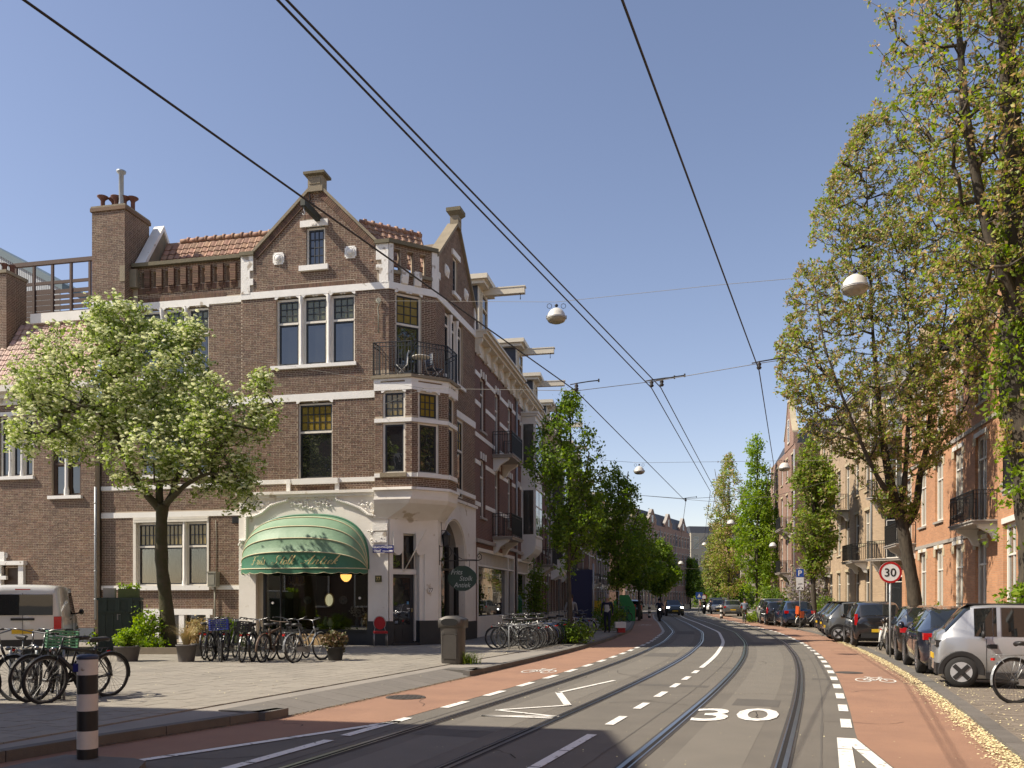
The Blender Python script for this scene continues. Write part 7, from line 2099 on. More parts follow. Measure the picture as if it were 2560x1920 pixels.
bush("wisteria-covered hedge with pale violet blossom before the reddish house",(21.5,61,.06),(1.6,1.6,2.3),leaf_mat("wisteria",[(.16,.19,.05),(.36,.30,.36),(.22,.2,.08),(.42,.36,.42),(.14,.17,.05)]),420,65,.11)
bush("broad green hedge behind the white car",(22.4,72,.06),(1.5,2.0,1.4),L_dark,380,66,.12)
bush("dark evergreen clump behind the blue car",(20.8,56,.06),(1.0,1.2,1.0),L_dark,200,67,.08)
bush("leafy bush between the black hatchback and the elm",(13.6,27.6,.06),(.45,.5,.8),L_green,150,68,.06)
bush("sunlit roadside weeds by the parked white car",(17.6,61.5,.05),(.6,1.5,.35),L_green,150,69,.06)
for k,(x,y,r,h)in enumerate(((39,168,6,4),(52,205,9,5),(31,118,3.5,2.6))):
 bush(("distant round tree mass beside the office block","distant green trees closing the street","green hedge at the junction behind the scooters")[k],(x,y,0),(r,r*.6,h),L_dark,420,70+k,.22)
PB=thing("planter_bed","low timber-edged planting bed at the foot of the whitebeam","planter",(TB.x-.1,TB.y-.3,PZ))
m_timber=M("weathered_timber",(0.30,0.25,0.18),0.9,0.25,4,.4,40)
for(x0,x1,y0,y1)in((-.95,1.15,-1.02,-.96),(-.95,-.89,-.96,.7),(1.09,1.15,-.96,.7),(-.95,1.15,.7,.76)):
 b=MB();b.box(x0,x1,y0,y1,0,.19);obj("edge_board",b,m_timber,PB)
b=MB();b.box(-.89,1.09,-.96,.7,0,.12);obj("soil",b,M("soil",(0.05,0.038,0.025),.95,.3,8,.6,40),PB)
bush("leafy green climbers filling the bed left of the whitebeam trunk",(TB.x-.5,TB.y-.45,PZ+.1),(.42,.4,.62),L_green,190,81,.05)
bush("low ground-cover plants in front of the whitebeam trunk",(TB.x-.3,TB.y-.8,PZ+.1),(.6,.25,.2),L_green,120,82,.04)
bush("green plants right of the whitebeam behind the bicycles",(TB.x+1.55,TB.y+.5,PZ),(.8,.5,.5),L_green,230,83,.045)
bush("plants between the electricity cabinet and the bed",(TB.x-2.05,TB.y+.2,PZ),(.25,.3,.25),L_green,60,84,.045)
bush("green weeds at the wall left of the cabinet",(-13.2,27.4,PZ),(.9,.3,.3),L_green,90,85,.05)
def pot(label,loc,r,h,m,leaf=None,seed=1,lr=(.4,.4,.4),grass=False,square=False):
 t=thing("plant_pot",label,"plant pot",loc)
 b=MB();b.lathe([(r*.78,0),(r,h*.93),(r*1.06,h*.93),(r*1.06,h),(r*.92,h),(r*.88,h*.85),(0,h*.85)],4 if square else 18,smooth=not square);obj("pot",b,m,t)
 if grass:
  vs,fs=[],[];rr_=random.Random(seed)
  for _ in range(240):
   a=rr_.uniform(0,6.28);L=rr_.uniform(.45,.95);bend=rr_.uniform(.3,1.2);c=Vector((math.cos(a),math.sin(a),0));s_=Vector((-c.y,c.x,0))*.006;k=len(vs)
   for i in range(4):
    q=i/3;p=c*(r*.3+L*bend*q*q*.7)+Vector((0,0,h+L*(q-bend*.5*q*q)));vs+=[p-s_*(1.1-q),p+s_*(1.1-q)]
   fs+=[(k+2*i,k+2*i+1,k+2*i+3,k+2*i+2)for i in range(3)]
  b=MB();b.add(vs,fs);obj("grass_blades",b,leaf,t)["kind"]="stuff"
 elif leaf:
  rg=np.random.default_rng(seed);pts=[]
  for _ in range(110):
   d=rg.normal(0,1,3);d/=np.linalg.norm(d);q=rg.random()**.5;pts.append((d[0]*q*lr[0],d[1]*q*lr[1],h+lr[2]*.8+d[2]*q*lr[2]))
  foliage("foliage",pts,8,.045,.05,leaf,t,seed,.3)
  b=MB()
  for p in pts[::5]:b.tube([(0,0,h*.8),p],.006,3,caps=False)
  obj("stems",b,m_bark,t)["kind"]="stuff"
 return t
m_pot=M("black_plastic_pot",(0.03,0.028,0.027),.6,.2,5)
m_potg=M("grey_plastic_pot",(0.11,0.10,0.095),.7,.2,5)
L_straw=leaf_mat("straw_grass",[(.42,.30,.14),(.34,.22,.11),(.28,.26,.08),(.45,.36,.20)],.2)
p=gp(319,1653,PZ);pot("dark pot with a bushy green plant left of the planting bed",p,.30,.38,m_potg,L_green,91,(.28,.26,.24))
p=gp(466,1654,PZ);pot("black pot with dry straw-coloured grass right of the whitebeam",p,.24,.42,m_potg,L_straw,92,grass=True)
p=gp(497,1640,PZ);pot("small brown pot close behind the dry grass pot",p,.2,.35,m_potg,L_straw,93,grass=False)
L_red=leaf_mat("reddish_leaf",[(.09,.06,.03),(.14,.09,.04),(.08,.10,.03),(.2,.1,.07)],.2)
p=gp(838,1651,PZ);pot("black pot with a small reddish shrub beside the last shop bicycle",p,.22,.34,m_pot,L_red,94,(.32,.28,.2))
b=MB();vs,fs=[],[];rr_=random.Random(8)
for _ in range(220):
 a=rr_.uniform(0,6.28);L=rr_.uniform(.2,.5);c=Vector((math.cos(a),math.sin(a),0));o_=Vector((rr_.gauss(0,.12),rr_.gauss(0,.08),0));s_=Vector((-c.y,c.x,0))*.006;k=len(vs)
 for i in range(4):
  q=i/3;pp=o_+c*(L*.6*q*q)+Vector((0,0,L*(q-.35*q*q)));vs+=[pp-s_*(1.1-q),pp+s_*(1.1-q)]
 fs+=[(k+2*i,k+2*i+1,k+2*i+3,k+2*i+2)for i in range(3)]
b.add(vs,fs);t=thing("grass_tuft","tuft of tall green weeds at the right foot of the litter bin","plant",gp(1171,1658,PZ));obj("blades",b,L_green,t)["kind"]="stuff"
# --- bicycles
m_rub=M("black_rubber",(0.018,0.018,0.018),.85,.2,8)
m_chrome=M("bright_metal",(0.22,0.22,0.218),.32,.1,6,metal=1.0)
m_spoke=M("spoke_steel",(0.16,0.16,0.16),.45,.1,6,metal=.7)
m_bframe=M("bike_black",(0.016,0.016,0.017),.35,.15,6)
M("bike_white",(0.62,0.62,0.58),.4,.15,6);M("bike_blue",(0.04,0.07,0.16),.35);M("bike_silver",(0.32,0.33,0.33),.35,metal=.5);M("bike_green",(0.03,0.08,0.05),.4);M("bike_grey",(0.07,0.07,0.068),.5)
M("bike_brown",(0.10,0.06,0.035),.5)
m_saddle=M("saddle_leatherette",(0.022,0.02,0.02),.5)
m_redl=M("red_reflector",(0.45,0.015,0.012),.2)
def wheel_parts(par,cx,r=.345,spokes=28,tyre=.021):
 n=30
 b=MB();b.tube([(cx+r*math.cos(2*math.pi*i/n),0,r+r*math.sin(2*math.pi*i/n))for i in range(n)],tyre,6,closed=True);w=obj("wheel",b,m_rub,par)
 ri=r-.03
 b=MB();b.tube([(cx+ri*math.cos(2*math.pi*i/n),0,r+ri*math.sin(2*math.pi*i/n))for i in range(n)],.011,4,closed=True);obj("rim",b,m_spoke,w)
 b=MB();b.lathe([(.028,-.045),(.028,.045)],8,(cx,0,r),axis='y');obj("hub",b,m_spoke,w)
 b=MB()
 for i in range(spokes):
  a=2*math.pi*i/spokes;s=1 if i%2 else-1;a2=a+.5*s
  b.bar((cx+.026*math.cos(a2),.03*s,r+.026*math.sin(a2)),(cx+ri*math.cos(a),0,r+ri*math.sin(a)),.0028)
 o=obj("spokes",b,m_spoke,w);o["kind"]="stuff"
 return w
def make_bike(label,step=True,ebike=False,rack=True,crate=None,frontcrate=None,guards=True,seat_h=.92,chaincase=True,childseat=False,cover=False):
 t=thing("bicycle",label,"bicycle",(0,0,0))
 R0=.345;ff,rr=.55,-.53
 wheel_parts(t,rr);wheel_parts(t,ff)
 bb_=Vector((-.08,0,.29));st=Vector((-.24,0,.72));hd=Vector((.33,0,.82));hl=Vector((.37,0,.70));ax=Vector((rr,0,R0));fx=Vector((ff,0,R0))
 b=MB();r=.028 if ebike else.016
 b.tube([bb_,st,st+Vector((-.03,0,.1))],r,8)
 if ebike:
  b.tube([st+Vector((.01,0,-.0)),hd],.027,8);b.tube([bb_,hl],.036,8)
 elif step:
  b.tube([bb_,bb_+Vector((.14,0,.05)),hl+Vector((-.06,0,-.12)),hl],.019,8)
  b.tube([st+Vector((.04,0,-.2)),st+Vector((.2,0,-.2)),hd+Vector((-.04,0,-.05))],.012,6)
 else:
  b.tube([st,hd],.015,8);b.tube([bb_,hl],.018,8)
 b.tube([hd+Vector((-.015,0,.04)),hl+Vector((.01,0,-.02))],.02,8)
 for s in(-1,1):
  b.tube([bb_,ax+Vector((0,s*.055,0))],.010,6);b.tube([st,ax+Vector((0,s*.055,0))],.009,6)
 fr_=obj("frame",b,m_bframe,t)
 b=MB()
 for s in(-1,1):b.tube([hl+Vector((.01,s*.02,0)),hl+Vector((.04,s*.05,-.06)),fx+Vector((-.03,s*.05,.12)),fx+Vector((0,s*.05,0))],.011,6)
 obj("fork",b,m_bframe,t)
 hb=Vector((.29,0,1.02 if not ebike else.98))
 b=MB();b.tube([hd,hb],.013,6)
 if ebike:b.tube([hb+Vector((-.06,-.33,.02)),hb+Vector((.02,-.12,0)),hb,hb+Vector((.02,.12,0)),hb+Vector((-.06,.33,.02))],.012,6)
 else:b.tube([hb+Vector((-.24,-.27,.03)),hb+Vector((-.1,-.28,.05)),hb+Vector((.05,-.2,.04)),hb,hb+Vector((.05,.2,.04)),hb+Vector((-.1,.28,.05)),hb+Vector((-.24,.27,.03))],.011,6)
 h=obj("handlebar",b,m_chrome if not ebike else m_bframe,t)
 b=MB()
 for s in(-1,1):
  q=hb+(Vector((-.18,s*.275,.035))if not ebike else Vector((-.03,s*.28,.015)))
  b.tube([q+Vector((-.08,0,0)),q+Vector((.05,s*.0,.01))],.017,6)
 obj("grip",b,m_saddle,h)["kind"]="stuff"
 b=MB();b.tube([st+Vector((-.02,0,.05)),Vector((-.30,0,seat_h-.03))],.012,6);obj("seat_post",b,m_chrome,t)
 b=MB();b.smooth=True
 ring=[]
 for x,w,z in((-.16,.07,.0),(-.12,.10,.015),(-.04,.085,.01),(.04,.04,.005),(.12,.022,.0),(.15,.012,-.01)):
  for j in range(8):
   a=2*math.pi*j/8;ring.append((-.30+x,w*math.cos(a),seat_h+z+(.028 if math.sin(a)>0 else.045)*math.sin(a)))
 b.add(ring,[(i*8+j,i*8+(j+1)%8,(i+1)*8+(j+1)%8,(i+1)*8+j)for i in range(5)for j in range(8)]+[tuple(range(7,-1,-1)),tuple(range(40,48))])
 obj("saddle",b,m_saddle if not cover else M("pale_blue_cover",(0.45,0.55,0.60),.6),t)
 if guards:
  for cx,a0,a1 in((rr,20,190),(ff,30,150)):
   b=MB();n=14;vs=[]
   for i in range(n+1):
    a=R(a0+(a1-a0)*i/n);rg_=R0+.035
    for y_,dr in((-.028,-.012),(0,0),(.028,-.012)):vs.append((cx+(rg_+dr)*math.cos(a),y_,R0+(rg_+dr)*math.sin(a)))
   b.add(vs,[(3*i+j,3*i+j+1,3*i+j+4,3*i+j+3)for i in range(n)for j in(0,1)]);obj("mudguard",b,m_bframe,t)
 if rack:
  b=MB()
  for s in(-1,0,1):b.tube([(-.30,s*.06,.74),(-.82,s*.06,.745)],.006,5)
  b.tube([(-.82,-.065,.745),(-.82,.065,.745)],.006,5)
  for s in(-1,1):b.tube([(-.80,s*.06,.74),(rr,s*.07,R0)],.006,5);b.tube([(-.42,s*.06,.74),(rr,s*.07,R0)],.006,5)
  obj("rack",b,m_bframe,t)
  b=MB();b.box(-.87,-.84,-.03,.03,.66,.70);obj("rear_light",b,m_redl,t)
 b=MB()
 if chaincase:b.prism([(rr+.05,.29),(rr+.02,.37),(bb_.x+.08,.385),(bb_.x+.12,.29),(bb_.x+.05,.21),(rr,.28)],lambda x,z:Vector((x,-.055,z)),lambda x,z:Vector((x,-.075,z)))
 b.lathe([(.075,-.06),(.075,-.068)],14,(bb_.x,0,bb_.z),axis='y');cc=obj("chain_case",b,m_bframe,t)
 b=MB()
 for s in(-1,1):b.bar(bb_+Vector((0,s*.07,0)),bb_+Vector((s*.14,s*.09,-s*.08)),.018,.012);b.box(bb_.x+s*.14-.045,bb_.x+s*.14+.045,s*.10-.03,s*.10+.03+s*.02,bb_.z-s*.08-.01,bb_.z-s*.08+.01)
 obj("cranks",b,m_spoke,t)["kind"]="stuff"
 b=MB();b.tube([(-.2,.05,.27),(-.28,.16,.0)],.009,5);obj("stand",b,m_spoke,t)
 b=MB();b.lathe([(.035,0),(.03,.05),(.0,.055)],8,(.42,0,.80),axis='x');obj("headlight",b,m_chrome,t)
 def crate_mb(x0,x1,w,z0,z1):
  b=MB()
  for i in range(6):
   z=z0+(z1-z0)*i/5
   for s in(-1,1):b.bar((x0,s*w,z),(x1,s*w,z),.012,.018)
   for x in(x0,x1):b.bar((x,-w,z),(x,w,z),.012,.018)
  for i in range(6):
   x=x0+(x1-x0)*i/5
   for s in(-1,1):b.bar((x,s*w,z0),(x,s*w,z1),.014)
  for i in range(5):
   y_=-w+2*w*i/4
   for x in(x0,x1):b.bar((x,y_,z0),(x,y_,z1),.014)
  b.box(x0,x1,-w,w,z0-.005,z0+.005);return b
 if crate:obj("crate",crate_mb(-.78,-.42,.14,.77,1.0),crate,t)
 if frontcrate:obj("crate",crate_mb(.38,.74,.21,.80,1.04),frontcrate,t);b=MB();b.tube([(.42,-.12,.79),(.55,-.06,.345)],.007,5);b.tube([(.42,.12,.79),(.55,.06,.345)],.007,5);obj("carrier",b,m_bframe,t)
 if childseat:
  m_o=M("orange_plastic",(0.55,0.10,0.025),.4)
  b=MB();b.box(-.78,-.42,-.15,.15,.80,.86);b.box(-.84,-.78,-.15,.15,.80,1.25);b.box(-.74,-.50,-.19,-.15,.6,.98);b.box(-.74,-.50,.15,.19,.6,.98);obj("child_seat",b,m_o,t)
 return t
M("crate_blue",(0.025,0.045,0.24),.5);M("crate_green",(0.12,0.30,0.17),.5);M("crate_black",(0.02,0.02,0.02),.6)
def put_bike(o,rear,front,lean=0.0):
 """stand a bicycle with its wheels at two ground points"""
 a=Vector(rear);b_=Vector(front);d=b_-a;m=(a+b_)/2
 o.location=(m.x,m.y,m.z);o.rotation_euler=(lean,0,math.atan2(d.y,d.x))
BK_E=make_bike("dark grey electric bicycle with thick straight tubes, nearest of the left group",ebike=True,rack=False,chaincase=False)
BK_C=make_bike("black city bicycle with rear carrier standing behind the grey electric one",step=True)
BK_M=make_bike("black gentleman's bicycle with straight top tube",step=False)
def nb_(src,label,rear,front,lean=0,group=None,mats=None):
 o=dup(src,(0,0,0),0,label=label,group=group,mats=mats)
 put_bike(o,rear,front,lean);return o
g1="bicycles parked on the square at the left edge"
put_bike(BK_E,(-6.42,13.42,PZ),(-6.92,12.42,PZ),R(-4));BK_E["group"]=g1
put_bike(BK_C,(-6.78,13.65,PZ),(-7.22,12.62,PZ),R(3));BK_C["group"]=g1
o=make_bike("city bicycle with pale green crate over its front wheel, in the left group",frontcrate=MATS["crate_green"]);o["group"]=g1;put_bike(o,(-7.62,13.9,PZ),(-7.05,13.05,PZ),R(-3))
o=make_bike("black bicycle with pale blue saddle cover at the left picture edge",cover=True);o["group"]=g1;put_bike(o,(-8.55,12.9,PZ),(-7.55,12.75,PZ),R(4))
put_bike(BK_M,(-8.2,13.9,PZ),(-7.5,13.15,PZ),R(-3));BK_M["label"]="black bicycle with straight top tube farthest back in the left group";BK_M["group"]=g1
nb_(BK_C,"black bicycle cut by the left edge of the picture, nearest the camera",(-8.9,12.45,PZ),(-7.85,12.35,PZ),R(5),g1)
g2="bicycles parked in front of the antique shop"
def G(u,v):return gp(u,v,PZ)
o=make_bike("bicycle with dark blue crate over the front wheel, leftmost before the shop",frontcrate=MATS["crate_blue"]);o["group"]=g2;put_bike(o,G(533,1646),G(556,1657),R(3))
nb_(BK_C,"black city bicycle second from the left before the shop",G(524,1653),G(566,1644),R(-4),g2)
o=make_bike("dark blue bicycle with black rear crate, third from the left before the shop",crate=MATS["crate_black"]);o["group"]=g2;put_bike(o,G(600,1657),G(634,1647),R(5))
nb_(BK_E,"grey-brown electric bicycle with straight tubes in the middle of the shop row",G(654,1656),G(706,1648),R(4),g2,{"bike_black":"bike_brown"})
nb_(BK_C,"silver bicycle with curved chrome handlebar, rightmost in the shop row",G(742,1656),G(800,1650),R(-6),g2,{"bike_black":"bike_silver"})
nb_(BK_M,"black bicycle leaning against the rightmost silver one before the shop",G(728,1652),G(768,1644),R(-8),g2)
nb_(BK_M,"black bicycle tucked between the two crate bicycles before the shop",G(560,1652),G(590,1643),R(3),g2)
nb_(BK_C,"black bicycle with curved handlebar just left of the grey-brown electric one",G(628,1655),G(664,1645),R(-3),g2)
nb_(BK_C,"black bicycle behind the grey-brown electric one before the shop window",G(676,1650),G(722,1643),R(4),g2)
nb_(BK_M,"dark bicycle at the left end of the shop row partly behind the blue crate",G(508,1650),G(540,1641),R(-3),g2)
g3="bicycles parked in the racks along the left pavement"
cols_=["bike_grey","bike_black","bike_silver","bike_black","bike_white","bike_black","bike_blue","bike_black","bike_green","bike_black"]
labs=["dark diamond-frame bicycle, frontmost beside the shop on the street side","black bicycle just behind the frontmost street bicycle","silver bicycle third in the street rack","black bicycle fourth in the street rack","bicycle with white frame in the street rack","black bicycle behind the white-framed one by the young tree","blue bicycle in the middle of the street rack","black bicycle close to the young tree trunk","dark green bicycle near the young tree","black bicycle last of the first street rack"]
for k in range(10):
 bx=0.0+.13*k;by=26.1+.42*k
 src=(BK_M,BK_C,BK_C,BK_M)[k%4]
 a_=Vector((bx+.55,by-.25-.02*k,PZ));c_2=Vector((bx-.5,by+.1+.03*k,PZ))
 if k%3==1:a_,c_2=c_2,a_
 nb_(src,labs[k],a_,c_2,R((k*37%11)-5),g3,{"bike_black":cols_[k]}if cols_[k]!="bike_black" else None)
labs2=["white-wheeled bicycle standing beyond the young tree","black bicycle with white mudguard by the kerb beyond the young tree","black bicycle between young tree and shrub","bicycle beside the yellow boards","dark bicycle near the blue container","bicycle leaning by the tall shrub"]
for k in range(6):
 p=Vector((2.1+.22*k,32.6+1.15*k,PZ));d=Vector((math.cos(.5+k*.9),math.sin(.5+k*.9),0))*.52
 nb_((BK_C,BK_M)[k%2],labs2[k],p-d,p+d,R(4),g3,{"bike_black":("bike_white","bike_grey","bike_blue")[k%3]})
g4="bicycles parked between the cars on the right"
nb_(BK_C,"bicycle with silver mudguards cut by the right edge beside the small silver car",(7.80,13.05,.05),(8.87,13.15,.05),R(-4),g4,{"bike_black":"bike_silver"})
nb_(BK_C,"white bicycle beside the black hatchback, nearer one",(11.75,26.8,.05),(12.3,27.7,.05),R(5),g4,{"bike_black":"bike_white"})
nb_(BK_M,"dark bicycle leaning behind the nearer white one by the speed sign",(12.1,26.5,.05),(12.8,27.3,.05),R(-6),g4)
o=make_bike("white lady's bicycle with orange child seat between blue car and black cars",childseat=True);o["group"]=g4;put_bike(o,(16.6,48.3,.05),(17.6,48.6,.05),R(6))
for ch in o.children:
 if ch.name.split('.')[0]in("frame","fork","mudguard"):ch.data.materials[0]=MATS["bike_white"]
for k in range(5):
 p=cpt(63.5+k*1.0,5.6);d=Vector((math.cos(.3+k),math.sin(.3+k),0))*.5;p.z=.05
 nb_(BK_M,["first","second","third","fourth","last"][k]+" dark bicycle of the cluster behind the white car",p-d,p+d,R(4),"bicycles clustered beyond the white car")
far_b="bicycles far along the left pavement"
for k in range(14):
 p=cpt(57+k*3.1,-5.5+.3*(k%3));d=Vector((math.cos(k*.7),math.sin(k*.7),0))*.5;p.z=PZ
 nb_((BK_C,BK_M)[k%2],"small dark bicycle standing in the shade far down the left pavement",p-d,p+d,R(3),far_b)
for k in range(6):
 t=thing("bicycle_stand","galvanised hoop stand, %s from the shop in the street rack"%("first","second","third","fourth","fifth","sixth")[k],"bicycle stand",(.2+.3*k,25.9+.85*k,PZ),R(15),"hoop stands of the street rack")
 b=MB();b.tube([(-.3,0,0),(-.3,0,.7),(-.25,0,.75),(.25,0,.75),(.3,0,.7),(.3,0,0)],.02,6);obj("hoop",b,m_zinc,t)
for k in range(4):
 t=thing("bicycle_stand","galvanised hoop stand, %s from the bollard in the left bicycle group"%("first","second","third","fourth")[k],"bicycle stand",(-7.0-.5*k,13.1+.15*k,PZ),R(-60),"hoop stands at the left edge")
 b=MB();b.tube([(-.3,0,0),(-.3,0,.7),(-.25,0,.75),(.25,0,.75),(.3,0,.7),(.3,0,0)],.02,6);obj("hoop",b,m_zinc,t)
 # --- cars
m_cg=glass_dark("car_glass",(0.012,0.014,0.015),1.7,wob=0.02)
def paint(name,c,metal=.3,rough=.28):return M(name,c,rough,.05,3,metal=metal,coat=1.0)
m_pb=paint("car_paint_black",(0.012,0.012,0.014),.2);paint("car_paint_blueblack",(0.014,0.018,0.035),.4);paint("car_paint_brown",(0.03,0.024,0.02),.4);paint("car_paint_white",(0.60,0.60,0.57),.0)
paint("car_paint_navy",(0.012,0.035,0.085),.4);paint("car_paint_grey",(0.16,0.165,0.16),.5);paint("car_paint_silver",(0.38,0.39,0.40),.55,.35);paint("car_paint_darkgreen",(0.02,0.03,0.025),.3)
m_blk=M("black_plastic",(0.02,0.02,0.021),.6);m_plate=M("yellow_plate",(0.65,0.42,0.02),.5)
m_tail=M("tail_light_red",(0.50,0.008,0.008),.12,spec=.8);m_hl=M("headlamp_lens",(0.45,0.47,0.48),.08,metal=.4)
m_hub=M("alloy_rim",(0.30,0.30,0.31),.35,metal=.8);m_tyre=M("tyre",(0.025,0.025,0.025),.85)
def loft_car(t,st,paint_m,n_half=8):
 """st rows: x, zlow, zbelt, ztop, half width, half roof width, side glass to next?, top glass to next?"""
 secs=[]
 for(x,zl,zb,zt,w,wt,sg,tg)in st:
  wt_=min(wt,w*.97);zmid=zl+(zb-zl)*.55
  half=[(w*.90,zl),(w*.975,zl+.07),(w,zmid),(w*.985,zb-.05),(w*.955,zb),(wt_*1.0,zt-.055),(wt_*.93,zt-.012),(wt_*.6,zt+.012),(0,zt+.02)]
  pts=[(-y,z)for y,z in half]+[(y,z)for y,z in reversed(half[:-1])]
  secs.append([Vector((x,y,z))for y,z in pts])
 n=len(secs[0]);body,glass,wind,wind2=MB(),MB(),MB(),MB();body.smooth=True;wind.smooth=True;wind2.smooth=True
 for i in range(len(secs)-1):
  for j in range(n-1):
   q=(secs[i][j],secs[i+1][j],secs[i+1][j+1],secs[i][j+1])
   row=j if j<n//2 else n-2-j
   if st[i][6]and row==4:
    c=sum(q,Vector())/4;glass.add([p+(c-p)*.04 for p in q],[(0,1,2,3)]);body_q=False
    body.add([p+Vector((0,-.012 if p.y>0 else.012,0))for p in q],[(0,1,2,3)])
   elif st[i][7]and row in(5,6,7):(wind if secs[i][0].x>0 else wind2).add(list(q),[(0,1,2,3)])
   else:body.add(list(q),[(0,1,2,3)])
 body.add(secs[0],[tuple(range(n))]);body.add(secs[-1],[tuple(range(n-1,-1,-1))])
 def weld(mb,mat,name):
  me=mesh_of(name,mb,mat);bm=bmesh.new();bm.from_mesh(me);bmesh.ops.remove_doubles(bm,verts=bm.verts,dist=.0008);bmesh.ops.recalc_face_normals(bm,faces=bm.faces)
  bm.to_mesh(me);bm.free();o=bpy.data.objects.new(name,me);col.objects.link(o);o.parent=t;return o
 bo=weld(body,paint_m,"body");go=weld(glass,m_cg,"side_window");go["kind"]="stuff";weld(wind,m_cg,"windscreen")
 if wind2.f:weld(wind2,m_cg,"rear_screen")
 b=MB();L0,L1=st[0][0]+.15,st[-1][0]-.15;w=max(s[4]for s in st)*.86;b.box(L0,L1,-w,w,st[2][1]-.03,st[2][1]+.12);obj("underbody",b,m_blk,t)
 return bo
def car_wheel(par,x,y,r,w=.2,rim=m_hub,sty='multi',arch=True):
 s=1 if y>0 else-1
 b=MB();b.lathe([(r*.62,-w/2),(r*.95,-w/2),(r,-w*.32),(r,w*.32),(r*.95,w/2),(r*.62,w/2)],28,(x,y-s*w/2,r),axis='y',cap=False);wh=obj("wheel",b,m_tyre,par)
 b=MB();b.lathe([(.0,-.02),(r*.64,-.03)],24,(x,y-s*.05,r),axis='y',cap=False);obj("brake_disc",b,m_blk,wh)
 b=MB();yo=y-s*.012
 n=24;b.tube([(x+r*.63*math.cos(6.2832*i/n),yo,r+r*.63*math.sin(6.2832*i/n))for i in range(n)],.016,5,closed=True)
 if sty=='multi':
  for k in range(10):a=6.2832*k/10;b.bar((x+.03*math.cos(a),yo,r+.03*math.sin(a)),(x+r*.62*math.cos(a),yo,r+r*.62*math.sin(a)),.03,.02,up=(0,1,0))
  b.lathe([(.05,-.015),(.05,.015)],10,(x,yo,r),axis='y')
 obj("rim",b,rim,wh)
 if arch:
  b=MB();n=16;vs=[]
  for i in range(n+1):
   a=math.pi*i/n;
   for rr_ in(r*1.02,r*1.17):vs.append((x+rr_*math.cos(a),y+s*.004,r+rr_*math.sin(a)))
  b.add(vs,[(2*i,2*i+1,2*i+3,2*i+2)for i in range(n)]);obj("wheel_arch",b,m_blk,par)
  b=MB();vs=[(x+r*1.04*math.cos(math.pi*i/n),y-s*.004,r*.7+(r*.34+r*1.04*.0)*0+r*.3+r*1.04*math.sin(math.pi*i/n))for i in range(n+1)]
  b.add(vs,[tuple(range(n+1))]);obj("wheel_well",b,m_blk,par)
 return wh
